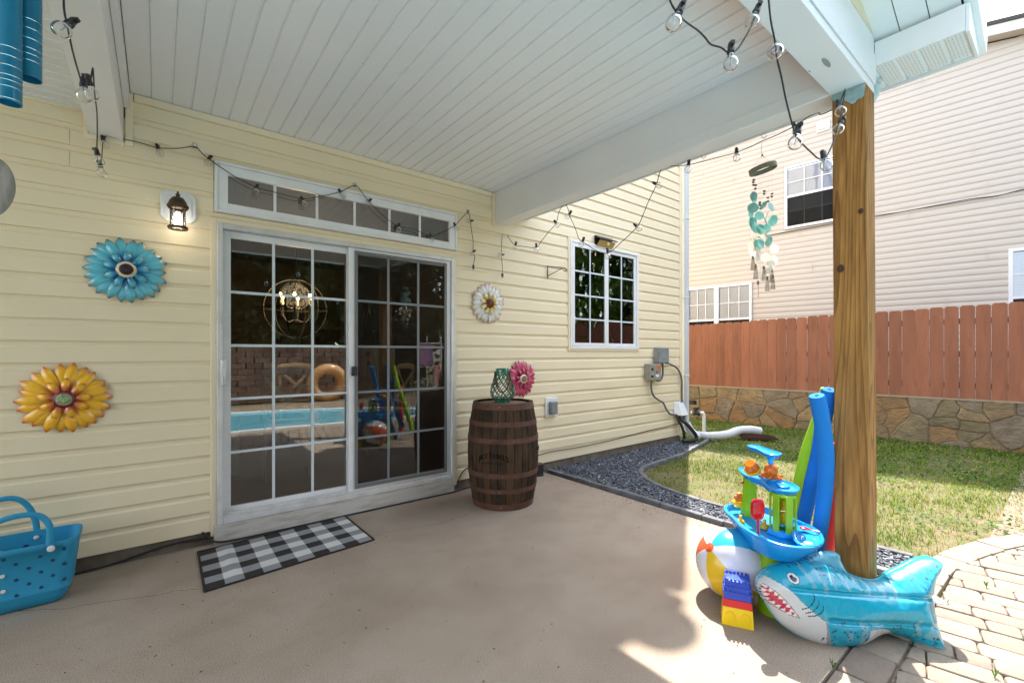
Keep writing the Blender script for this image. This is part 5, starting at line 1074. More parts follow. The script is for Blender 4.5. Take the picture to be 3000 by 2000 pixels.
# ============================================================ BLUE TUBE CHIME top left
tc_ = thing('wind_chime', 'wind chime with thick sky blue tubes and silver bands hanging at the top left', 'wind chime', tuple(dep(40, -200, 1.15)))
m_tb = M('blue_anodised_tube', (.014, .21, .36), .28, col2=(.012, .18, .31), scale=6, metallic=.25); m_sil = M('silver_band', (.75, .78, .80), .2, metallic=.8)
def ctube(px, pyb, d, r_, bands):
    b_ = dep(px, pyb, d); top = Vector((b_.x, b_.y, 2.52)); tb = MB(); tb.lathe([(r_-.0018, .0), (r_, .0), (r_, top.z-b_.z), (r_-.0018, top.z-b_.z), (r_-.0018, 0)], 28, X=Matrix.Translation(b_)); o = obj('chime_tube', tb, m_tb, tc_, smooth=60)
    for y in bands:
        z = dep(px, y, d).z; obj('band', MB().lathe([(r_+.0004, z-.0008), (r_+.0008, z), (r_+.0004, z+.0008)], 28, X=Matrix.Translation((b_.x, b_.y, 0))), m_sil, o, smooth=0)
ctube(27, 303, 1.20, .0245, (148, 174, 202, 230, 245, 263, 297)); ctube(84, 232, 1.26, .027, (68, 95, 124, 152, 169, 187)); ctube(-40, 260, 1.30, .027, (120, 150, 175)); ctube(10, 210, 1.42, .024, (100, 120))
tt = dep(10, 100, 1.32); obj('top_disc', MB().lathe([(0, 2.55), (.09, 2.55), (.09, 2.565), (0, 2.565)], 24, X=Matrix.Translation((tt.x, tt.y, 0))).tube([(tt.x, tt.y, 2.56), (tt.x, tt.y, 2.78)], .002, 5), m_oak[1], tc_)
tq_ = MB()
for (px, d) in ((27, 1.20), (84, 1.26), (-40, 1.30), (10, 1.42)): q = dep(px, 232, d); tq_.tube([(q.x, q.y, 2.50), ((q.x+tt.x)/2, (q.y+tt.y)/2, 2.56)], .001, 4)
obj('strings', tq_, m_cord, tc_, smooth=0)
ws = dep(-42, 548, 1.25); sm = MB(); sm.lathe([(0, .008), (.060, .008), (.074, .006), (.080, 0), (.074, -.006), (.060, -.008), (0, -.008)], 40, X=Matrix.Translation(ws) @ ((-CF).to_track_quat('Z', 'Y').to_matrix().to_4x4()) @ Matrix.Diagonal((1.05, 1.12, 1, 1)))
obj('wind_sail', sm, M('grey_weathered_wood', (.17, .15, .12), .75, col2=(.25, .22, .18), scale=14, stretch=(4, 4, 1), bump=.3, bscale=60), tc_, smooth=60)
obj('sail_cord', MB().tube([(ws.x, ws.y, ws.z+.085), (tt.x, tt.y, 2.55)], .0012, 5), m_cord, tc_)

# ============================================================ BEACH BALL
BR = .178; bc = Vector((2.430, -2.535, BR))
ball = thing('beach_ball', 'inflated beach ball with white, yellow, blue and orange panels beside the water table', 'beach ball', (bc.x, bc.y, 0))
vv_ = ray(2139, 1642).normalized(); axis = (CR*-.64+CR.cross(vv_)*.505-vv_*.58).normalized(); Q = axis.to_track_quat('Z', 'Y').to_matrix().to_4x4(); 
def vinyl(n, c, **k): return M(n, c, .22, coat=.3, trans=.12, **k)
bcol = [('white', 0), ('yellow', 0), ('white', 0), ('blue', 0), ('white', 0), ('orange', 0)]
bm_ = {'white': vinyl('ball_white', (.78, .76, .82)), 'yellow': vinyl('ball_yellow', (.82, .52, .02)), 'orange': vinyl('ball_orange', (.80, .14, .05)), 'blue': vinyl('ball_blue', (.04, .45, .70))}
pole = [(BR*math.sin(t), BR*math.cos(t)) for t in [math.pi/26]+[math.pi*i/24 for i in range(2, 24)]]+[(0, -BR)]
A0 = R(218)
for k, (nm, _) in enumerate(bcol):
    obj('ball_panel', MB().lathe(pole, 10, X=Q, a0=A0+k*math.pi/3, a1=A0+(k+1)*math.pi/3), bm_[nm], ball, loc=bc, smooth=80)
cap = [(BR*math.sin(t), BR*math.cos(t)) for t in [math.pi*i/132 for i in range(7)]]
obj('ball_cap', MB().lathe([(0, BR+.001)]+[(r_+.0003, z+.001) for r_, z in cap[1:]], 24, X=Q), bm_['orange'], ball, loc=bc)
obj('valve', MB().lathe([(0, BR+.005), (.006, BR+.005), (.007, BR+.003), (.014, BR+.003), (.015, BR)], 14, X=Q), bm_['orange'], ball, loc=bc)

# ============================================================ TOY CASTLE BLOCKS
cs = onz(2156, 1812); cst = thing('toy_castle', 'small stacked toy castle blocks, yellow under red under blue, in front of the beach ball', 'toy', (cs.x, cs.y, 0))
CX = Matrix.Translation((cs.x-.01, cs.y-.01, 0)) @ Matrix.Rotation(R(-62), 4, 'Z') @ Matrix.Scale(1.17, 4)
def tpr(z0, z1, a0, b0, a1, b1, mat, nm):
    m = MB(); m.add([(-a0,-b0,z0),(a0,-b0,z0),(a0,b0,z0),(-a0,b0,z0),(-a1,-b1,z1),(a1,-b1,z1),(a1,b1,z1),(-a1,b1,z1)], [(3,2,1,0),(4,5,6,7),(0,1,5,4),(1,2,6,5),(2,3,7,6),(3,0,4,7)], X=CX)
    return obj(nm, m, mat, cst, bevel=.003)
m_ty, m_trd, m_tbl = M('toy_yellow', (.82, .55, .01), .3), M('toy_red', (.62, .015, .02), .3), M('toy_blue', (.02, .07, .48), .3)
y_ = tpr(0, .075, .060, .052, .055, .047, m_ty, 'yellow_block')
for s in (-1, 1):
    for q in (-.028, .028): obj('arch_relief', MB().prism([(q-.016, .012), (q+.016, .012), (q+.016, .045), (q+.010, .056), (q, .060), (q-.010, .056), (q-.016, .045)], .048, .054, X=CX @ Matrix.Rotation(R(90), 4, 'X') @ Matrix.Scale(s, 4, (0, 0, 1))), m_ty, y_, smooth=0)
tpr(.076, .105, .056, .049, .052, .045, m_trd, 'red_block')
b0_ = tpr(.106, .178, .052, .045, .042, .036, m_tbl, 'blue_block')
cr_ = MB()
for lv_, (z, a, b_) in enumerate(((.128, .051, .0445), (.148, .0475, .0415), (.178, .044, .038))):
    for k in range(6):
        for s in (-1, 1):
            x0 = -a+.002+k*2*a/6; cr_.box((x0, s*b_-.003, z), (x0+a*.19, s*b_+.003, z+.010), X=CX)
            y0 = -b_+.002+k*2*b_/6; cr_.box((s*a-.003, y0, z), (s*a+.003, y0+b_*.19, z+.0101), X=CX)
obj('battlements', cr_, m_tbl, b0_, smooth=0, kind='stuff')
# ============================================================ POOL NOODLES
def noodle(label, pts, mat, r=.033, closed_top=True):
    P_ = smoothpath([dep(*p) for p in pts], 6); t = thing('pool_noodle', label, 'pool noodle', tuple(P_[-1]))
    m = MB().tube(P_, r, 16, caps=False); n = len(P_)
    for i0, i1 in ((0, 1), (n-1, n-2)):
        T_ = (P_[i0]-P_[i1]).normalized(); X = Matrix.Translation(P_[i0]) @ T_.to_track_quat('Z', 'Y').to_matrix().to_4x4(); m.lathe([(r*.98, -.002), (r*.92, .003), (r*.25, .003), (r*.25, -.03), (0, -.03)], 16, X=X)
    obj('foam', m, mat, t, smooth=50)
def foam(n, c): return M(n, c, .85, bump=.35, bscale=160, bdist=.003, spec=.25, trans=.03)
noodle('lime green pool noodle leaning behind the two blue ones', [(2426, 1140, 2.42), (2415, 1190, 2.44), (2393, 1250, 2.48), (2366, 1325, 2.54), (2347, 1400, 2.60), (2331, 1480, 2.66), (2318, 1560, 2.72), (2310, 1600, 2.74)], foam('lime_foam', (.38, .66, .03)), r=.036)
noodle('upright royal blue pool noodle with its round end showing against the post', [(2393, 1160, 2.17), (2406, 1222, 2.19), (2416, 1290, 2.21), (2420, 1340, 2.22), (2418, 1426, 2.26), (2409, 1505, 2.31), (2401, 1560, 2.36), (2390, 1640, 2.42), (2385, 1720, 2.48)], foam('blue_foam', (.015, .20, .60)), r=.035)
noodle('second blue pool noodle between the lime one and the post, top hidden', [(2430, 1142, 2.33), (2422, 1190, 2.36), (2410, 1247, 2.40), (2399, 1324, 2.43), (2380, 1405, 2.47), (2364, 1477, 2.50), (2350, 1540, 2.54), (2340, 1600, 2.60)], foam('blue_foam2', (.012, .17, .56)), r=.036)
noodle('coral red pool noodle mostly hidden behind the wooden post', [(2452, 1300, 2.50), (2448, 1380, 2.50), (2443, 1450, 2.50), (2434, 1530, 2.51), (2424, 1600, 2.52), (2415, 1680, 2.52)], foam('coral_foam', (.75, .06, .05)), r=.034)

# ============================================================ WATER TABLE TOY
def plast(n, c, tr=.15): return M(n, c, .22, trans=tr, spec=.5, coat=.2)
m_pb = plast('bright_blue_plastic', (.01, .33, .80), .15); m_pg = plast('lime_plastic', (.36, .64, .02), .35); m_py = plast('yellow_plastic', (.80, .56, .02), .3); m_po = plast('orange_plastic', (.80, .20, .01), .2); m_pr = plast('red_plastic', (.62, .012, .02), .2)
wt0 = Vector((2.45, -2.75, 0)); wt = thing('water_table', 'blue and lime plastic toy water table with towers and trays beside the post', 'water table', tuple(wt0))
def basin(name, outl, zr, hull, wall=.014, lipw=.016, sc=.80, floor=.035, mat=None, par=None, sub=2, drop=None):
    P_ = [Vector(onz(px, py, zr)) for px, py in outl]; P_ = [Vector((p.x, p.y, 0)) for p in P_]; P_.append(P_[0]); q = smoothpath(P_, sub)[:-1]
    c = sum(q, Vector())/len(q); n = len(q); m = MB()
    ar = sum(q[i].x*q[(i+1) % n].y-q[(i+1) % n].x*q[i].y for i in range(n))
    if ar < 0: q = q[::-1]
    def off(d, s=1):
        out = []
        for i in range(n):
            t_ = (q[(i+1) % n]-q[i-1]).normalized(); nn = Vector((t_.y, -t_.x, 0)); p = q[i]+nn*d; out.append(c+(p-c)*s)
        return out
    rings = [(off(0, sc*.62), zr-hull), (off(0, sc*.8), zr-hull), (off(0, sc*.9), zr-hull*.75), (off(-.010, 1), zr-.022), (off(-.008, 1), zr-.006), (off(.000, 1), zr-.006), (off(.001, 1), zr-.001), (off(-.003, 1), zr+.002), (off(-lipw+.002, 1), zr+.002), (off(-lipw, 1), zr-.001), (off(-lipw-.006, .99), zr-floor*.8), (off(-lipw-.02, .96), zr-floor), (off(0, .3), zr-floor)]
    for rg_, z in rings:
        for p in rg_: m.v.append((p.x, p.y, z+(drop(p) if drop else 0)))
    for i in range(len(rings)-1):
        for k in range(n): m.f.append((i*n+k, i*n+(k+1) % n, (i+1)*n+(k+1) % n, (i+1)*n+k)); m.m.append(0)
    m.f += [tuple(range(n-1, -1, -1)), tuple((len(rings)-1)*n+k for k in range(n))]; m.m += [0, 0]
    return obj(name, m, mat or m_pb, par or wt, smooth=50)
K = lambda x, y: (2050+x*.2551, 1250+y*.2551)
ol = [K(*p) for p in ((275, 930), (300, 895), (380, 878), (520, 880), (680, 895), (820, 935), (960, 985), (1110, 1060), (1250, 1120), (1370, 1195), (1425, 1275), (1410, 1340), (1300, 1378), (1130, 1385), (960, 1360), (810, 1315), (680, 1260), (560, 1195), (450, 1115), (370, 1030), (300, 975))]
bas = basin('basin', ol, .43, .115)
br2 = basin('rear_lobe', [K(*p) for p in ((1090, 1085), (1250, 1118), (1380, 1195), (1420, 1275), (1395, 1335), (1280, 1365), (1120, 1330), (1060, 1230))], .434, .03, floor=.012, lipw=.010)
# legs
def leg(px, py, r0, r1, zt, mat, d=None):
    b_ = onz(px, py, 0) if d is None else None; X = Matrix.Translation((b_.x, b_.y, 0)); m = MB().lathe([(0, 0), (r0, 0), (r0*.98, zt*.5), (r1, zt), (0, zt)], 20, X=X); obj('leg', m, mat, wt, smooth=50)
leg(2262, 1790, .062, .048, .33, m_pg); 
for (x, y) in ((2.62, -2.83), (2.62, -2.58)): obj('leg', MB().lathe([(0, 0), (.055, 0), (.045, .33), (0, .33)], 18, X=Matrix.Translation((x, y, 0))), m_pg if y > -2.7 else m_pb, wt, smooth=50)
# tower one: twisted lime column, tower two: open cage with wheels
p1 = onz(*K(575, 1000), .40); p2 = onz(*K(955, 1195), .41)
t1 = MB(); rot = 0
for i in range(9):
    t_ = i/8; z = .395+.205*t_; rr = .048-.012*math.sin(t_*math.pi*.6)
    for k in range(12): an = 2*math.pi*k/12+t_*.25; r_ = rr*(1-.13*(k % 2)); t1.v.append((p1.x+r_*math.cos(an), p1.y+r_*math.sin(an), z))
for i in range(8):
    for k in range(12): t1.f.append((i*12+k, i*12+(k+1) % 12, (i+1)*12+(k+1) % 12, (i+1)*12+k)); t1.m.append(0)
obj('tower', t1, m_pg, wt, smooth=35)
fp = dep(*K(500, 640), (p1-CO).dot(CF)); obj('red_fin', MB().add([fp+CR*.008, fp-CR*.02, fp+CR*.008+CU*.012, fp+CR*.008-CU*.012, fp+CR*.008+CF*.01], [(0,2,1),(0,1,3),(2,4,1),(1,4,3)]), m_pr, wt, smooth=0)
t2 = MB()
for k in range(6):
    an = k*math.pi/3+.87; r_ = .055; cx_, cy_ = p2.x+r_*math.cos(an), p2.y+r_*math.sin(an)
    t2.box((-.017, -.005, .40), (.015, .005, .60), X=Matrix.Translation((cx_, cy_, 0)) @ Matrix.Rotation(an+math.pi/2, 4, 'Z'))
t2.lathe([(.045, .40), (.064, .40), (.062, .415), (.045, .415)], 12, X=Matrix.Translation((p2.x, p2.y, 0))); t2.lathe([(.040, .59), (.058, .59), (.058, .604), (.04, .604)], 12, X=Matrix.Translation((p2.x, p2.y, 0)))
obj('tower', t2, m_pg, wt, bevel=.002, smooth=30)
for k, z in enumerate((.545, .475)):
    wl = MB(); wX = Matrix.Translation((p2.x+.004, p2.y, z)) @ Matrix.Rotation(R(90), 4, 'X') @ Matrix.Rotation(R(50), 4, 'Y')
    for q in range(6): wl.box((.004, -.003, -.016), (.031, .003, .016), X=wX @ Matrix.Rotation(q*math.pi/3+k, 4, 'Z'))
    wl.lathe([(0, -.018), (.012, -.018), (.012, .018), (0, .018)], 12, X=wX); wl.lathe([(.029, -.017), (.031, -.017), (.031, .0), (.029, .0), (.029, -.017)], 16, X=wX); obj('paddle_wheel', wl, m_py, wt)
pl_ = onz(*K(880, 1330), .40); 
obj('tower_foot', MB().lathe([(.075, .395), (.080, .402), (.066, .425), (.05, .427)], 6, X=Matrix.Translation((p2.x, p2.y, 0)) @ Matrix.Rotation(.35, 4, 'Z')), m_pb, wt, smooth=0)
# upper tiers
basin('upper_tray', [K(*p) for p in ((440, 472), (500, 462), (600, 480), (690, 535), (740, 590), (860, 600), (1000, 622), (1110, 665), (1150, 705), (1110, 738), (1000, 735), (880, 722), (790, 690), (740, 645), (680, 605), (580, 575), (490, 530))], .625, .032, lipw=.008, floor=.016, sc=.95)
basin('tray_glint_shape', [K(*p) for p in ((880, 632), (960, 632), (1030, 660), (1025, 688), (960, 690), (900, 672))], .6185, .006, lipw=.006, floor=.004, sc=.98)  # raised shape traced from a sun glint on the tray, no real moulding
po_ = onz(*K(835, 600), .62); do_ = (po_-CO).dot(CF)
oc = MB(); hc = dep(*K(815, 495), do_); oc.sphere(hc, .0345, 18, 12, sc=(1, 1, 1.0)); oc.lathe([(.020, -.050), (.026, -.035), (.030, -.018)], 16, X=Matrix.Translation(hc))
for k in range(6): an = k*math.pi/3+.3; oc.tube(smoothpath([(hc.x+.015*math.cos(an), hc.y+.015*math.sin(an), hc.z-.044), (hc.x+.030*math.cos(an), hc.y+.034*math.sin(an), .642), (hc.x+.052*math.cos(an), hc.y+.052*math.sin(an), .634), (hc.x+.062*math.cos(an), hc.y+.062*math.sin(an), .641)], 3), [.010]*4+[.008]*3+[.006]*3, 8)
thing1('octopus_toy', oc, m_po, 'orange octopus toy straddling the upper tray under the funnel', 'toy', smooth=60)
dft = do_; fz = dep(*K(740, 260), dft).z
ft = basin('funnel_tray', [K(*p) for p in ((540, 208), (600, 200), (670, 206), (740, 235), (830, 262), (910, 288), (945, 305), (900, 322), (820, 320), (745, 300), (690, 270), (640, 245), (580, 230))], fz, .020, lipw=.006, floor=.012, sc=.92)
fx = dep(*K(820, 330), dft); fy = dep(*K(815, 425), dft); obj('funnel_spout', MB().lathe([(.012, fy.z-.005), (.012, fy.z+.012), (.024, fz-.022), (.03, fz-.014)], 18, X=Matrix.Translation((fy.x, fy.y, 0))), m_pb, wt, smooth=60)
# cups and small toys
c_ = dep(*K(590, 450), 2.46); T_ = Matrix.Translation(c_) @ Matrix.Rotation(R(-38), 4, CF) @ Matrix.Rotation(R(25), 4, CR); cup = thing('toy_bucket', 'tipped orange and yellow toy bucket on the left end of the upper tray', 'toy bucket', tuple(c_))
obj('bucket', MB().lathe([(0, .026), (.024, .026), (.027, .022), (.033, -.020), (.036, -.020), (.036, -.026), (.030, -.026)], 22, X=T_), m_po, cup, smooth=50)
obj('yellow_rim', MB().lathe([(.031, -.030), (.041, -.030), (.043, -.020), (.037, -.014)], 22, X=T_ @ Matrix.Translation((-.004, 0, 0))), m_py, cup, smooth=50)
c_ = dep(*K(440, 850), 2.56); T_ = Matrix.Translation(c_); yc = thing('flower_cup', 'yellow cup with an orange flower shaped spinner at the left rim of the water table', 'toy', tuple(c_))
obj('cup', MB().lathe([(0, -.03), (.022, -.03), (.030, -.012), (.030, -.004), (.022, -.004)], 18, X=T_), m_py, yc, smooth=50)
sp_ = MB()
for k in range(5): an = k*1.2566+.5; sp_.sphere(c_+CR*(.015*math.cos(an))+CU*(.022+.015*math.sin(an))-CF*.008, .0125, 10, 7)
obj('spinner', sp_, m_po, yc, smooth=60); obj('spinner_cap', MB().sphere(c_+CU*.04+CR*.008, .014, 10, 7, sc=(1.1, 1, .8)), m_py, yc)
# red scoop
sb_ = dep(*K(668, 1235), 2.205); stp = dep(*K(668, 1040), 2.19); shd = dep(*K(665, 945), 2.185); sc_ = thing('toy_shovel', 'red toy shovel standing upright in the front rim of the water table', 'toy shovel', tuple(sb_))
obj('handle', MB().tube([sb_-CU*.01, sb_+CU*.03, stp], [.0055, .0045, .006], 8), m_pr, sc_)
ov = []
for k in range(20): an = 2*math.pi*k/20; c0, s0 = math.cos(an), math.sin(an); ov.append((math.copysign(abs(c0)**.6, c0)*.0315, math.copysign(abs(s0)**.75, s0)*.050))
BX_ = Matrix.Translation(shd) @ Matrix((( CR.x, 0, -CF.x, 0), (CR.y, 0, -CF.y, 0), (0, 1, 0, 0), (0, 0, 0, 1)))
m = MB(); n = 20
for s, z in ((1, -.008), (1.04, .004), (.97, .008), (.80, .002), (.4, -.002)): m.v += [tuple(BX_ @ Vector((x*s, y*s, z))) for x, y in ov]
for i in range(4):
    for k in range(n): m.f.append((i*n+k, i*n+(k+1) % n, (i+1)*n+(k+1) % n, (i+1)*n+k)); m.m.append(0)
m.f += [tuple(range(n-1, -1, -1)), tuple(range(4*n, 5*n))]; m.m += [0, 0]; obj('scoop_blade', m, m_pr, sc_, smooth=40)
# second red scoop lying in the tray and yellow fittings
a_ = onz(*K(1150, 1150), .44); b_ = onz(*K(1380, 1205), .44); sm = MB().tube(smoothpath([a_, a_*.7+b_*.3, a_*.4+b_*.6, b_], 3), [(.010, .004), (.018, .006), (.020, .006), (.018, .006), (.014, .005), (.008, .004), (.006, .003), (.006, .003), (.006, .004), (.009, .004)][:10], 10, flat=(.5, -.5, 0)); thing1('toy_scoop', sm, m_pr, 'red scoop lying flat on the right lobe of the water table', 'toy shovel', smooth=50)
for (x, y, w_) in ((745, 1150, .022), (470, 1100, .020)): q = onz(*K(x, y), .405); obj('yellow_fitting', MB().lathe([(0, .400), (w_, .400), (w_*.9, .418), (w_*.4, .425), (w_*.35, .445), (0, .447)], 12, X=Matrix.Translation((q.x, q.y, 0))), m_py, wt)
q = onz(*K(1245, 1330), .437); obj('rim_label', MB().lathe([(0, .4375), (.017, .4375), (.017, .436)], 16, X=Matrix.Translation((q.x, q.y, 0))), m_pw, wt, smooth=0)

# ============================================================ INFLATABLE SHARK
Gc = onz(2400, 1888); SN = (-CF).normalized()      # the float lies along the picture's right, leaning back on the post
sdir = (onz(2745, 1905)-onz(2330, 1870)).normalized(); sdir = Vector((.80, -.60, 0)).normalized(); up = Vector((0, 0, 1)); back = Vector((.60, .80, 0))
lean_a = R(20); upv = (up*math.cos(lean_a)+back*math.sin(lean_a)).normalized(); nrm = sdir.cross(upv).normalized()
if nrm.dot(CF) > 0: nrm = -nrm
S0 = onz(2400, 1895)+back*.06+Vector((0, 0, .0)); d0 = S0.dot(nrm)
def SP(cx, cy): # photo mark -> (s,t) on the float's mid plane
    r = ray(2100+cx/3.36, 1600+cy/3.36); t = (d0-CO.dot(nrm))/r.dot(nrm); q = CO+r*t-S0; return q.dot(sdir), q.dot(upv)
def inflate(outl, Rmax, h, seam=None, closed=True, sq=1.0):
    P_ = [Vector((*SP(*p), 0)) for p in outl]; P_.append(P_[0]); q = smoothpath(P_, 4)[:-1]
    # resample
    pts = []; 
    for i in range(len(q)):
        a, c = q[i], q[(i+1) % len(q)]; n_ = max(1, int((c-a).length/h));
        for k in range(n_): pts.append((a.x+(c.x-a.x)*k/n_, a.y+(c.y-a.y)*k/n_))
    nb_ = len(pts); B_ = np.array(pts); xs_, ys_ = B_[:, 0], B_[:, 1]
    gx, gy = np.meshgrid(np.arange(xs_.min(), xs_.max(), h*.87), np.arange(ys_.min(), ys_.max(), h), indexing='ij'); gy = gy+(np.arange(gx.shape[0]) % 2)[:, None]*h/2
    gp = np.stack([gx.ravel(), gy.ravel()], 1); ins = np.zeros(len(gp), bool); j = nb_-1
    for i in range(nb_):
        xi, yi, xj, yj = xs_[i], ys_[i], xs_[j], ys_[j]
        if yi != yj: ins ^= ((yi > gp[:, 1]) != (yj > gp[:, 1])) & (gp[:, 0] < (xj-xi)*(gp[:, 1]-yi)/(yj-yi)+xi)
        j = i
    gp = gp[ins]; md = np.full(len(gp), 9.)
    for i in range(nb_): md = np.minimum(md, np.hypot(gp[:, 0]-xs_[i], gp[:, 1]-ys_[i]))
    inn = [tuple(p) for p in gp[md > h*.6].tolist()]
    allp = [Vector(p) for p in pts+inn]; ed = [(i, (i+1) % nb_) for i in range(nb_)]
    vo, _, fo, _, _, _ = delaunay_2d_cdt(allp, ed, [], 1, 1e-6)
    A_ = np.array([(v.x, v.y) for v in vo]); segs_a = B_; segs_b = np.roll(B_, -1, 0); ab = segs_b-segs_a; l2 = (ab**2).sum(1)
    D = np.full(len(A_), 9.)
    for i in range(nb_):
        t = np.clip(((A_-segs_a[i])*ab[i]).sum(1)/l2[i], 0, 1); c = segs_a[i]+ab[i]*t[:, None]; D = np.minimum(D, np.hypot(c[:, 0]-A_[:, 0], c[:, 1]-A_[:, 1]))
    return A_, [tuple(f) for f in fo], D
def sharkpart(name, outl, Rmax, h, thick, colf, parent, off=0.0, seamf=None):
    A_, F_, D = inflate(outl, Rmax, h); n = len(A_); dd = np.minimum(D, Rmax); hh = thick*np.sqrt(np.clip(2*Rmax*dd-dd*dd, 0, None))/Rmax
    if seamf: hh = hh*np.array([seamf(*p) for p in A_])
    wr = np.array([.0020*noise.noise((p[0]*26, p[1]*14, 2))+.0016*noise.noise((p[0]*60, p[1]*30, 5)) for p in A_])*(D > .002)
    o3 = np.array(S0)+np.outer(A_[:, 0], sdir)+np.outer(A_[:, 1], upv)
    Fr = o3+np.outer(hh+wr+off, nrm); Bk = o3+np.outer(-hh+off, nrm); bound = D < 1e-5
    idx = np.arange(n)+n; mp = idx.copy(); V = np.concatenate([Fr, Bk]); 
    FF = [f for f in F_]+[tuple(int(i)+n for i in f[::-1]) for f in F_]
    me = bpy.data.meshes.new(name); me.from_pydata(V.tolist(), [], FF)
    cols = [colf(*p) for p in A_]; paint(me, cols+cols); me.materials.append(m_shk); 
    import bmesh
    bm = bmesh.new(); bm.from_mesh(me); bmesh.ops.remove_doubles(bm, verts=bm.verts, dist=1e-4); bmesh.ops.recalc_face_normals(bm, faces=bm.faces); bm.to_mesh(me); bm.free()
    me.shade_smooth(); return link(name, me, parent)
m_shk = M('printed_vinyl', (1, 1, 1), .2, attr='Col', coat=.5, trans=.10)
shark = thing('inflatable_shark', 'blue and white inflatable shark float with toothy grin lying against the wooden post', 'pool float', tuple(S0))
body = [(393, 375), (400, 335), (425, 285), (460, 235), (520, 190), (600, 160), (680, 140), (760, 130), (830, 128), (900, 140), (1000, 155), (1100, 185), (1200, 225), (1300, 265), (1380, 300), (1460, 320), (1540, 325), (1600, 308), (1650, 268), (1710, 232), (1790, 195), (1870, 150), (1950, 112), (2030, 92), (2095, 102), (2140, 145), (2150, 205), (2120, 280), (2085, 350), (2070, 430), (2065, 520), (2078, 630), (2102, 740), (2132, 850), (2162, 940), (2188, 1030), (2172, 1078), (2125, 1082), (2055, 1058), (1985, 1008), (1920, 945), (1850, 895), (1765, 865), (1690, 850), (1620, 852), (1540, 880), (1460, 928), (1380, 965), (1280, 987), (1180, 993), (1090, 986), (1000, 958), (900, 922), (800, 872), (720, 822), (640, 762), (580, 700), (540, 640), (500, 575), (445, 490), (405, 420)]
def S2(L_): return [SP(*p) for p in L_]
white1 = S2([(380, 380), (395, 330), (440, 278), (490, 320), (560, 375), (620, 430), (680, 500), (740, 555), (800, 610), (860, 655), (915, 690), (940, 740), (975, 830), (1020, 905), (1070, 960), (1100, 1010), (700, 1010), (350, 600)])
white2 = S2([(1338, 772), (1380, 758), (1450, 754), (1520, 764), (1580, 785), (1640, 822), (1700, 850), (1700, 1000), (1300, 1010), (1345, 940), (1358, 880)])
fin_l = S2([(915, 690), (940, 740), (975, 830), (1020, 905), (1070, 960), (1115, 1000), (1095, 1000), (1045, 965), (985, 900), (950, 825), (925, 745), (890, 640)])
mouth = S2([(405, 345), (450, 385), (520, 450), (580, 515), (635, 590), (690, 662), (620, 640), (560, 602), (500, 555), (450, 505), (412, 430), (398, 390)])
upl = [SP(*p) for p in ((405, 345), (450, 385), (520, 450), (580, 515), (635, 590), (690, 662))]; lol = [SP(*p) for p in ((398, 390), (412, 430), (450, 505), (500, 555), (560, 602), (620, 640), (690, 662))]
eye = SP(632, 286); er = abs(SP(682, 286)[0]-SP(632, 286)[0])
gills = [[SP(*p) for p in g_] for g_ in (((788, 432), (792, 470), (772, 520), (735, 555), (690, 572)), ((828, 480), (834, 515), (812, 560), (775, 592), (725, 606)), ((870, 540), (872, 570), (850, 605), (805, 630), (750, 636)))]
def dseg(p, a, c):
    ax, ay = a; bx, by = c; t = max(0, min(1, ((p[0]-ax)*(bx-ax)+(p[1]-ay)*(by-ay))/((bx-ax)**2+(by-ay)**2+1e-12))); return math.hypot(p[0]-ax-(bx-ax)*t, p[1]-ay-(by-ay)*t), t
def dline(p, L_): return min(dseg(p, L_[i], L_[i+1])[0] for i in range(len(L_)-1))
random.seed(21)
stripes = [SP(*p) for p in ((740, 190), (790, 320), (860, 260), (915, 370), (990, 320), (1130, 330), (1245, 330), (1345, 400), (1500, 400), (1600, 400), (1450, 330))]
spk = []
for _ in range(420):
    x, y = random.uniform(600, 2160), random.uniform(90, 1080)
    if (y < 330 and x < 1700) or (x > 930 and x < 1350 and y > 690) or (x > 1620 and y > 700) or (x > 1730 and y < 330) or (1380 < x < 1700 and y > 760 and random.random() < .6): spk.append((*SP(x, y), random.uniform(.0025, .0055)))
spk = np.array(spk)
BLUE = (.012, .36, .50); PALE = (.16, .40, .50); WHT = (.62, .62, .62); DK = (.035, .10, .13)
tx0, ty1 = SP(1845, 368); tx1, ty0 = SP(2030, 752)
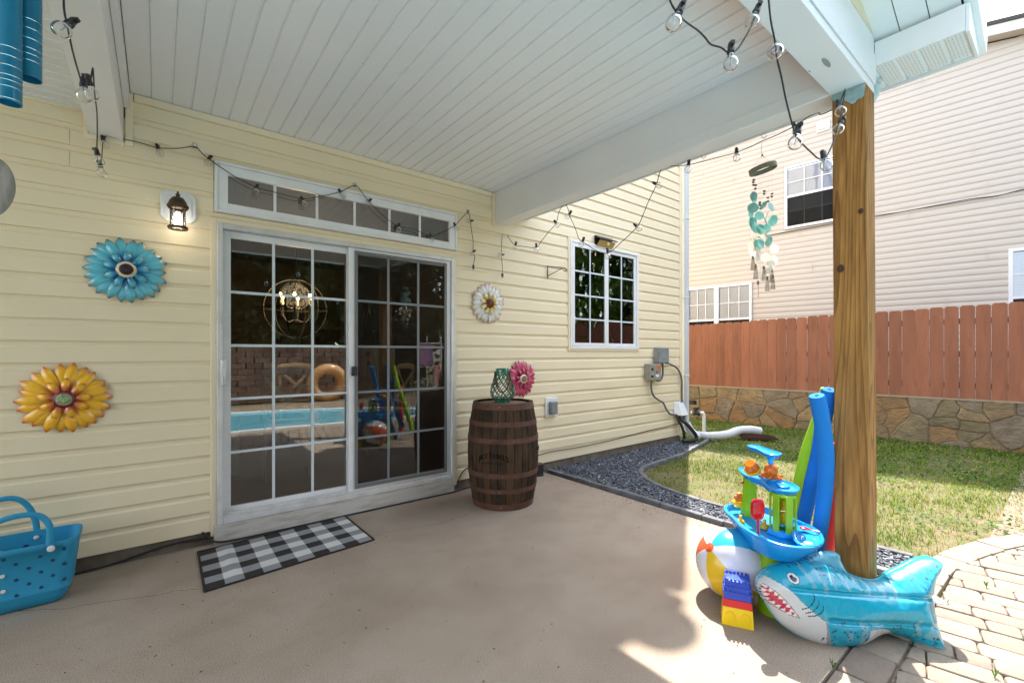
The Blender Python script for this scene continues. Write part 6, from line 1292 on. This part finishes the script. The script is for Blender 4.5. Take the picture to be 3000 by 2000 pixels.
def scol(s, t):
    p = (s, t)
    d_e = math.hypot(s-eye[0], t-eye[1])
    if d_e < er: return (.01, .01, .012) if (d_e > er*.88 or d_e < er*.58) and not (d_e < er*.58 and s > eye[0]+er*.12 and t > eye[1]+er*.2) else (.75, .75, .75)
    for g_ in gills:
        d = dline(p, g_)
        if d < .0022: return (.012, .03, .04)
    if inpoly(p, mouth):
        i_, f_ = 0, 0; best = 9
        for L_ in (upl, lol):
            acc = 0
            for i in range(len(L_)-1):
                d, tt_ = dseg(p, L_[i], L_[i+1]); l = math.hypot(L_[i+1][0]-L_[i][0], L_[i+1][1]-L_[i][1])
                if d < best: best = d; along = acc+l*tt_
                acc += l
        ph = (along/.021) % 1; th_ = .019*(1-abs(ph*2-1)**1.2)
        if best < .0011: return (.01, .01, .01)
        if best < th_*.82: return (.75, .74, .73)
        return (.50, .012, .07)
    if dline(p, upl) < .0012 or dline(p, lol) < .0010: return (.02, .02, .02)
    if inpoly(p, fin_l): return (.30, .29, .29)
    w1_, w2_ = inpoly(p, white1), inpoly(p, white2)
    k = np.hypot(spk[:, 0]-s, spk[:, 1]-t); 
    if (k < spk[:, 2]).any() and not (w1_ and s < SP(900, 700)[0]): return DK if not w2_ else (.22, .22, .22)
    if w2_ and dline(p, white2[:6]) < .0022: return (.06, .14, .17)
    if w1_ or w2_: return WHT
    if dline(p, white1[2:11]) < .0016: return (.06, .14, .17)
    c = BLUE
    for (a, b_) in stripes:
        e = ((s-a)/.010)**2+((t-b_)/.034)**2+.7*noise.noise((s*60, t*40, 1))
        if e < 1: c = PALE
    nz_ = noise.noise((s*24, t*16, 4))
    if (s > SP(1600, 0)[0] and t < SP(0, 700)[1] and nz_ > .12) or (SP(950, 0)[0] < s < SP(1340, 0)[0] and t < SP(0, 720)[1] and nz_ > .15): c = PALE
    if tx0 < s < tx1 and ty0 < t < ty1:
        if s < tx0+(tx1-tx0)*.1 or True:
            ln = ((s-tx0)/.0115) % 1
            if ln < .42 and noise.noise((s*3, t*420, 2)) > -.12 and (t < ty0+(ty1-ty0)*.62 or s < tx0+(tx1-tx0)*.7): return (.008, .06, .09)
    return c
def seamf(s, t):
    # long seams that pinch the chambers
    f_ = 1
    for L_ in (seam1, seam2):
        d = dline((s, t), L_); f_ *= 1-.13*math.exp(-(d/.010)**2)
    return f_
seam1 = [SP(*p) for p in ((600, 380), (800, 400), (1100, 430), (1400, 450), (1700, 465), (2050, 475))]; seam2 = [SP(*p) for p in ((960, 680), (1200, 700), (1500, 715), (1800, 730), (2050, 750))]
sharkpart('shark_body', body, .15, .0031, .125, scol, shark, seamf=seamf)
ow = [Vector((*SP(*p), 0)) for p in body]; ow.append(ow[0]); ow = smoothpath(ow, 3)
obj('weld_seam', MB().tube([S0+sdir*p.x+upv*p.y for p in ow], .0028, 6, caps=False), M('seam_vinyl', (.05, .36, .46), .25), shark)
vs_, vt_ = SP(1925, 820); vp_ = S0+sdir*vs_+upv*vt_+nrm*.062
obj('valve', MB().lathe([(.0, .010), (.007, .010), (.008, .004), (.016, .003), (.017, 0)], 16, X=Matrix.Translation(vp_) @ nrm.to_track_quat('Z', 'Y').to_matrix().to_4x4()), M('valve_vinyl', (.10, .42, .50), .25), shark)
def fcol(s, t):
    k = np.hypot(spk[:, 0]-s, spk[:, 1]-t)
    return DK if (k < spk[:, 2]*1.1).any() else lerp(PALE, BLUE, .25+.8*noise.noise((s*30, t*30, 3)))
sharkpart('dorsal_fin', [(860, 160), (900, 110), (955, 78), (1040, 48), (1120, 38), (1185, 52), (1228, 92), (1232, 130), (1262, 195), (1320, 280), (1370, 330), (1200, 290), (1020, 220)], .05, .006, .028, fcol, shark, off=-.012)
# small white drain cover on the pavers behind the tail
p = onz(2742, 1752, .004); dc = MB().lathe([(0, .012), (.030, .012), (.037, .006), (.038, 0)], 24, X=Matrix.Translation((p.x-.02, p.y, 0)) @ Matrix.Diagonal((1.0, 1.25, 1, 1)))
t = thing('drain_cover', 'small white slotted oval cover on the pavers behind the shark tail', 'drain cover', (p.x, p.y, 0)); obj('cover', dc, m_pw, t)
sl2 = MB()
for k in (-1, 0, 1): sl2.box((p.x-.022+k*.004, p.y-.028+k*.017-.004, .0115), (p.x+.010, p.y-.024+k*.017-.004, .0126))
obj('slots', sl2, m_dark, t, smooth=0)
p = onz(2784, 1684, .01); thing1('pebble', MB().sphere((p.x, p.y, .008), .010, 8, 6, sc=(1, 1, .8)), m_slate, 'single dark stone lying on the pavers right of the shark tail', 'stone')

# ============================================================ GUTTER DRAIN PIPES, VALVE
m_corr = M('white_corrugated', (.70, .70, .72), .4)
cp_ = smoothpath([Vector((6.215, -.05, .26)), Vector((6.26, -.08, .15)), Vector((6.40, -.10, .06)), onz(2050, 1274, .055), onz(2085, 1276, .06), onz(2130, 1272, .075), onz(2165, 1260, .11), onz(2200, 1258, .11), onz(2227, 1262, .085)], 14)
fine = []
for a, c in zip(cp_, cp_[1:]): fine += [a, (a+c)/2]
fine.append(cp_[-1]); rr_ = [.060 if i % 2 else .051 for i in range(len(fine))]
thing1('drain_hose', MB().tube(fine, rr_, 14, caps=False), m_corr, 'white corrugated drain hose snaking from the downspout across the grass', 'drain pipe', smooth=25)
tr_ = MB(); a_, b_ = onz(2175, 1285), onz(2290, 1290); d_ = (b_-a_).normalized(); n_ = Vector((-d_.y, d_.x, 0))
for s in (0, .17): tr_.add([a_+n_*s, b_+n_*s, b_+n_*s+n_*.02, a_+n_*s+n_*.02]+[q+n_*s+e*1+CU*h_ for q, e, h_ in ((a_, n_*0, .045), (b_-d_*.12, n_*0, .045), (b_-d_*.12, n_*.02, .045), (a_, n_*.02, .045))], [(0,1,5,4),(1,2,6,5),(2,3,7,6),(3,0,4,7),(4,5,6,7)])
tr_.add([a_, b_-d_*.05, b_-d_*.05+n_*.18, a_+n_*.18], [(0,1,2,3)]); tr_.v = [(v[0], v[1], v[2]+.005) for v in tr_.v]
thing1('splash_tray', tr_, M('brown_plastic', (.07, .025, .02), .5), 'dark brown splash tray in the grass under the end of the white hose', 'splash block', smooth=0)
vp = thing('irrigation_valve', 'white plastic pipe elbow with black valve standing by the house corner', 'pipe valve', tuple(onz(2063, 1262)))
b0 = onz(2063, 1262); dv_ = (b0-CO).dot(CF); V_ = lambda x, y, o=0: dep(x, y, dv_+o)
obj('pipe', MB().tube([b0-CU*.03, V_(2062, 1225), V_(2062, 1214), V_(2059, 1209), V_(2052, 1209)], [.027, .027, .029, .030, .030], 12).tube([V_(2054, 1209), V_(2024, 1208, .1)], .024, 12), m_white, vp, smooth=60)
obj('valve_body', MB().tube([V_(2048, 1210), V_(2030, 1210)], .036, 12).tube([V_(2040, 1208), V_(2040, 1197)], .02, 10).box(V_(2030, 1200)-CF*.02, V_(2050, 1193)+CF*.02).sphere(V_(2037, 1199), .03, 8, 6), M('black_valve', (.03, .03, .035), .5), vp)
bb = V_(2028, 1178); obj('timer_box', MB().box(bb-Vector((.05, .05, .035)), bb+Vector((.05, .05, .035))), m_blackp, vp)

# ============================================================ THE YARD BEHIND THE CAMERA (seen mirrored in the glass)
def MR(px, py, z=0.0): q = onz(px, py, z); return Vector((q.x, -q.y, z))     # mirrored across the wall plane
m_cop = M('pool_coping', (.75, .75, .74), .6); m_wat = M('pool_water', (.09, .37, .48), .06, col2=(.13, .45, .56), scale=5, bump=.3, bscale=9, bdist=.02, spec=.6)
pc = [(-3.2, -5.0), (-2.2, -4.75), (-.8, -4.62), (.8, -4.70), (2.4, -4.62), (3.6, -4.55), (4.4, -4.75), (4.85, -5.3), (4.7, -6.0), (4.0, -6.6), (2.8, -7.1), (1.2, -7.5), (-.8, -7.9), (-2.6, -8.0), (-3.9, -7.4), (-4.1, -6.0)]
pool = thing('swimming_pool', 'turquoise swimming pool with white coping, seen mirrored in the patio door', 'swimming pool', (.5, -6, 0))
P_ = [Vector((*p, 0)) for p in pc]; P_.append(P_[0]); q = smoothpath(P_, 4)[:-1]; c0 = Vector((.4, -6.1, 0)); n = len(q); m = MB()
for (s, z) in ((1, -.01), (1, .035), (.93, .035), (.93, -.005)): m.v += [tuple(c0+(p-c0)*s+Vector((0, 0, z))) for p in q]
for i in range(3):
    for k in range(n): m.f.append((i*n+k, i*n+(k+1) % n, (i+1)*n+(k+1) % n, (i+1)*n+k)); m.m.append(0)
obj('coping', m, m_cop, pool, smooth=30)
obj('water', MB().add([tuple(c0+(p-c0)*.94+Vector((0, 0, .006))) for p in q], [tuple(range(n))]), m_wat, pool, smooth=0)
obj('pool_deck', MB().box((-6, -9.6, -.1), (1.2, -3.062, -.02)), M('deck_pavers', (.36, .27, .21), .9, col2=(.28, .20, .15), scale=6), kind='structure', smooth=0)
bw_ = thing('block_wall', 'tumbled block retaining wall behind the pool, seen mirrored in the patio door', 'retaining wall', (1, -9.6, 0))
m_blk = M('shaded_wall_block', (.13, .085, .06), .9, col2=(.07, .045, .035), scale=4, rnd=.2, bump=.8, bscale=30)  # tan darkened so the colour carries the shade of the trees
bmx = MB().box((-.190, 0, 0), (.190, .2, .138)).mesh('block', m_blk, 0)
for r_ in range(10):
    for k in range(23):
        x = -4+k*.40+(.2 if r_ % 2 else 0); o = link('block', bmx, bw_, (x, -9.75-.03*r_+random.uniform(-.02, .02), .15*r_), rot=(0, 0, random.uniform(-.05, .05)))
obj('backfill', MB().box((-5, -10.6, -.1), (6, -9.78-.2, 1.48)), m_soil, bw_, smooth=0)
# ring float standing by the pool
rp = MR(962, 1172); rg = MB(); 
TX = Matrix.Translation((rp.x, rp.y, .48)) @ Matrix.Rotation(R(78), 4, 'X')
V = []; 
for i in range(33):
    a = 2*math.pi*i/32
    for k in range(12): b_ = 2*math.pi*k/12; r_ = .40+.15*math.cos(b_); V.append((r_*math.cos(a), r_*math.sin(a), .15*math.sin(b_)))
rg.add(V, [(i*12+k, (i+1)*12+k, (i+1)*12+(k+1) % 12, i*12+(k+1) % 12) for i in range(32) for k in range(12)], X=TX)
thing1('ring_float', rg, M('amber_ring', (.75, .38, .10), .2, col2=(.70, .50, .30), scale=4, coat=.5, trans=.3), 'amber inflatable ring on the pool deck, mirrored in the patio door', 'pool float', smooth=80)
# towel rack
tp_ = MR(1270, 1180); tw = thing('towel_rack', 'towel stand with striped towels near the pool, mirrored in the right door panel', 'towel rack', (tp_.x, tp_.y, 0))
tx, ty = tp_.x, tp_.y
obj('rack_frame', MB().tube([(tx-.2, ty, 0), (tx-.2, ty, 1.75)], .02, 8).tube([(tx+.2, ty, 0), (tx+.2, ty, 1.75)], .02, 8).tube([(tx-.5, ty, 1.55), (tx+.5, ty, 1.55)], .015, 8).tube([(tx-.5, ty, .95), (tx+.5, ty, .95)], .015, 8), m_white, tw)
for (x0, z, mt_) in ((tx-.42, 1.54, M('striped_towel_pink', (.55, .2, .25), .9, col2=(.15, .2, .5), scale=9, stretch=(3, 1, .1))), (tx-.02, .95, M('striped_towel_red', (.65, .18, .12), .9, col2=(.6, .6, .6), scale=9, stretch=(3, 1, .1)))): obj('towel', MB().box((x0, ty-.03, z-.55), (x0+.38, ty+.03, z+.02)), mt_, tw, bevel=.01)
# foliage behind
m_leaf = M('tree_leaves', (.06, .11, .02), .6, attr='Col', trans=.35)
def tree(x, y, h_, cr_, nl, label, group=None, ck=(.035, .065, .014)):
    t = thing('tree', label, 'tree', (x, y, 0)); obj('trunk', MB().tube([(x, y, 0), (x+.1, y, h_*.35), (x-.1, y+.1, h_*.7)], [.16, .12, .05], 8), m_oak[1], t)
    cl = [(x+random.gauss(0, cr_*.5), y+random.gauss(0, cr_*.5), h_*random.uniform(.12, 1.0), random.uniform(.3, .6)*cr_) for _ in range(22)]
    cs_ = np.array(cl)[rng.integers(0, 22, nl)]; d = rng.normal(0, 1, (nl, 3)); d /= np.linalg.norm(d, axis=1)[:, None]; c = cs_[:, :3]+d*cs_[:, 3:]*rng.uniform(.5, 1, (nl, 1)); s = rng.uniform(.11, .24, nl)
    u = rng.normal(0, 1, (nl, 3)); u /= np.linalg.norm(u, axis=1)[:, None]; v_ = np.cross(u, rng.normal(0, 1, (nl, 3))); v_ /= np.linalg.norm(v_, axis=1)[:, None]
    V = np.stack([c-u*s[:, None], c-v_*s[:, None]*.5, c+u*s[:, None], c+v_*s[:, None]*.5], 1).reshape(-1, 3); col = np.array(ck)*rng.uniform(.5, 1.6, (nl, 1)); link('crown', numesh('crown', V, np.arange(nl*4).reshape(-1, 4), m_leaf, np.repeat(col, 4, 0)), t)
tree(-2.5, -12.5, 7, 2.4, 16000, 'broad dark green tree behind the block wall, mirrored at the left of the patio door')
tree(2.2, -13, 8, 2.6, 16000, 'tall green tree behind the block wall, mirrored in the middle of the patio door')
tree(6.8, -12.5, 7, 2.6, 16000, 'green tree behind the right end of the block wall')
tree(13.4, -7.6, 6.5, 2.8, 14000, 'light green tree beside the neighbouring house, mirrored in the kitchen window', ck=(.12, .20, .03))
tree(11.2, -7.0, 4.8, 1.6, 14000, 'bushy light green tree, mirrored in the kitchen window panes', ck=(.14, .23, .035))
tree(-.2, -12.2, 6.5, 2.4, 16000, 'dense green tree filling the gap behind the pool, mirrored in the left door panel')
tree(4.6, -12.2, 6, 2.3, 16000, 'rounded green tree behind the pool end, mirrored in the right door panel')
tree(-5.2, -12.5, 6.5, 2.5, 16000, 'dark tree behind the left half of the block wall')
tree(-7, -9.5, 7, 2.8, 8000, 'dark tree beyond the left end of the pool')

# ============================================================ ROOMS BEHIND THE GLASS
def room(x0, x1, y1, z1, zf=.15):
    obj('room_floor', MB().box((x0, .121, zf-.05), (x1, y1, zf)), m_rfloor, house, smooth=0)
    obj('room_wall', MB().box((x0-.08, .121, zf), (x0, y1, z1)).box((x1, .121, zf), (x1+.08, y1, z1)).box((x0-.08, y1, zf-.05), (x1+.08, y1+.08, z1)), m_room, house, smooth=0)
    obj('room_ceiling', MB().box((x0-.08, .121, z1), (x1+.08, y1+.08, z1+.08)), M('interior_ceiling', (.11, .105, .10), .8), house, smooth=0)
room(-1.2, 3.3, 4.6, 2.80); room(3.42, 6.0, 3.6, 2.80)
# orb chandelier
chx = dep(885, 1000, 1); r = ray(868, 905); t_ = (1.75+3.7)/r.y; C0 = CO+r*t_; cd = thing('chandelier', 'dark orb chandelier with lit candle bulbs hanging inside behind the patio door', 'chandelier', tuple(C0)); orb = MB(); Rr = .33
for ax, an in (('X', 0), ('X', 60), ('X', 120), ('Y', 90)):
    T_ = Matrix.Translation(C0) @ (Matrix.Rotation(R(an), 4, 'Z') @ Matrix.Rotation(R(90), 4, 'X') if ax == 'X' else Matrix.Identity(4)); orb.tube([T_ @ Vector((Rr*math.cos(a), Rr*math.sin(a), 0)) for a in [2*math.pi*i/40 for i in range(41)]], .007, 5, caps=False)
for k in range(6): a = k*math.pi/3+.2; orb.tube(smoothpath([C0+Vector((0, 0, -.12)), C0+Vector((.10*math.cos(a), .10*math.sin(a), -.15)), C0+Vector((.17*math.cos(a), .17*math.sin(a), -.05)), C0+Vector((.17*math.cos(a), .17*math.sin(a), .04))], 4), .008, 6)
orb.tube([C0+Vector((0, 0, -.14)), (C0.x, C0.y, 2.79)], .007, 6); obj('orb_frame', orb, M('dark_iron', (.012, .010, .009), .6), cd)
m_cand = M('lit_candle_bulb', (1, .8, .5), .5, emit=(1, .62, .22, 22)); m_tap = M('candle_sleeve', (.5, .42, .3), .6)
for k in range(6):
    a = k*math.pi/3+.2; p = C0+Vector((.17*math.cos(a), .17*math.sin(a), .05)); obj('candle', MB().lathe([(0, 0), (.011, 0), (.011, .07), (0, .07)], 8, X=Matrix.Translation(p)), m_tap, cd); obj('flame_bulb', MB().sphere(p+Vector((0, 0, .093)), .013, 8, 8, sc=(1, 1, 1.9)), m_cand, cd)
pl2 = bpy.data.lights.new('chandelier_light', 'POINT'); pl2.energy = 5; pl2.color = (1, .68, .38); pl2.shadow_soft_size = .15; po = bpy.data.objects.new('chandelier_light', pl2); COL.objects.link(po); po.parent = cd; po.location = (0, 0, .14)
# dining table and cross back chairs
m_wch = M('white_painted_wood', (.50, .48, .42), .5)
dt_ = thing('dining_table', 'white dining table inside the house behind the patio door', 'table', (C0.x, C0.y-.1, .15)); dx_, dy_ = C0.x, C0.y-.1
obj('table_top', MB().box((dx_-.75, dy_-.45, .86), (dx_+.75, dy_+.45, .90)), M('dark_table_top', (.10, .05, .03), .3), dt_, bevel=.006)
for sx_ in (-1, 1):
    for sy_ in (-1, 1): obj('leg', MB().box((dx_+sx_*.65-.04, dy_+sy_*.36-.04, .15), (dx_+sx_*.65+.04, dy_+sy_*.36+.04, .86)), m_wch, dt_, bevel=.004)
def chair(x, y, rz, label):
    t = thing('dining_chair', label, 'chair', (x, y, .15), 'dining chairs inside', rot=(0, 0, rz)); k = {'local': True}
    obj('seat', MB().box((-.21, -.20, .44), (.21, .21, .475)), m_wch, t, bevel=.006, **k)
    for a, b_, h_ in ((-.19, -.18, .44), (.19, -.18, .44)): obj('leg', MB().add([(a-.018,b_-.018,0),(a+.018,b_-.018,0),(a+.018,b_+.018,0),(a-.018,b_+.018,0),(a*.95-.022,b_-.02,h_),(a*.95+.022,b_-.02,h_),(a*.95+.022,b_+.02,h_),(a*.95-.022,b_+.02,h_)], [(3,2,1,0),(4,5,6,7),(0,1,5,4),(1,2,6,5),(2,3,7,6),(3,0,4,7)]), m_wch, t, smooth=0, **k)
    for a in (-.19, .19): obj('leg', MB().tube([(a, .24, 0), (a*.97, .20, .46), (a*1.05, .27, 1.0)], .02, 6), m_wch, t, **k)
    bk = MB().tube([(-.2, .27, .98), (0, .285, 1.0), (.2, .27, .98)], [(.035, .012)]*3, 8, flat=(0, 0, 1)).tube([(-.18, .215, .56), (.19, .262, .93)], [(.02, .008)]*2, 6, flat=(0, 0, 1)).tube([(.18, .215, .56), (-.19, .262, .93)], [(.02, .008)]*2, 6, flat=(0, 0, 1)).tube([(-.19, .21, .54), (.19, .21, .54)], .015, 6); obj('cross_back', bk, m_wch, t, **k)
chair(dx_-.25, dy_-.62, R(172), 'white cross back chair nearest the patio glass, seen through the middle panes'); chair(dx_-1.0, dy_-.1, R(80), 'white cross back chair at the left end of the dining table'); chair(dx_+1.0, dy_-.05, R(-85), 'white cross back chair at the right end of the dining table'); chair(dx_+.2, dy_+.68, R(4), 'white cross back chair on the far side of the dining table')
mf = M('black_picture_frame', (.01, .01, .01), .4); mpi = M('dim_print', (.10, .08, .06), .6, col2=(.05, .04, .03), scale=8)
k = 0
for j, z in enumerate((2.0, 1.5, 1.0)):
    for i in range(2):
        x = 1.75+i*.62; t = thing('picture_frame', ['black framed picture at the %s left of the group inside on the back wall', 'black framed picture at the %s right of the group inside on the back wall'][i] % ('top', 'middle', 'bottom')[j], 'picture', (x, 4.55, z), 'pictures on the inside wall'); obj('frame', frame4(MB(), x-.19, x+.19, z-.21, z+.21, .022, 4.55, 4.599), mf, t, smooth=0); obj('print', MB().box((x-.17, 4.575, z-.19), (x+.17, 4.598, z+.19)), mpi, t, smooth=0)
# kitchen pendant and candles on the sill
r = ray(1705, 770); t_ = (.9+3.7)/r.y; K0 = CO+r*t_; kp = thing('pendant_lamp', 'dark pendant lamp with a glowing shade behind the kitchen window', 'pendant lamp', tuple(K0))
obj('shade', MB().lathe([(.02, .20), (.03, .13), (.10, .07), (.135, 0), (.128, 0), (.09, .06), (.02, .12)], 24, X=Matrix.Translation(K0)), M('dark_green_enamel', (.015, .03, .025), .3), kp, smooth=60); obj('bulb', MB().sphere(K0+Vector((0, 0, .03)), .05, 10, 8), M('lit_pendant', (1, .8, .5), .5, emit=(1, .7, .4, 5)), kp); obj('cord', MB().tube([K0+Vector((0, 0, .19)), (K0.x, K0.y, 2.8)], .005, 5), m_black, kp)
m_wax = M('white_wax', (.75, .73, .70), .6)
for px, h_, lab in ((1704, .10, 'short white pillar candle on the kitchen sill, left sash'), (1796, .10, 'short white pillar candle on the kitchen sill, right sash'), (1825, .16, 'taller white pillar candle at the right end of the kitchen sill')):
    q = ony(px, 1000, .10); thing1('candle', MB().lathe([(0, 1.385), (.042, 1.385), (.042, 1.385+h_), (.036, 1.39+h_), (0, 1.385+h_)], 18, X=Matrix.Translation((q.x, .09, 0))), m_wax, lab, 'candle')
# satellite dish on the roof edge, whose round shadow falls on the slab
dc_ = Vector((1.89, -2.45, 0))+Vector((.565, .326, 1))*7.42; t = thing('satellite_dish', 'round grey satellite dish on the roof edge above the patio', 'satellite dish', (dc_.x, .15, 7.2))
obj('dish', MB().lathe([(0, -.03), (.11, -.02), (.18, .01), (.185, .014), (.12, -.014), (0, -.024)], 28, X=Matrix.Translation(dc_) @ SUN.to_track_quat('Z', 'Y').to_matrix().to_4x4() @ Matrix.Rotation(R(18), 4, 'X')), m_alum, t, smooth=60)
obj('mast', MB().tube([dc_-Vector((0, 0, .02)), dc_+Vector((0, .15, -.18)), (dc_.x, dc_.y+.3, 7.19)], .02, 8), m_alum, t)
print('objects', len(bpy.data.objects))
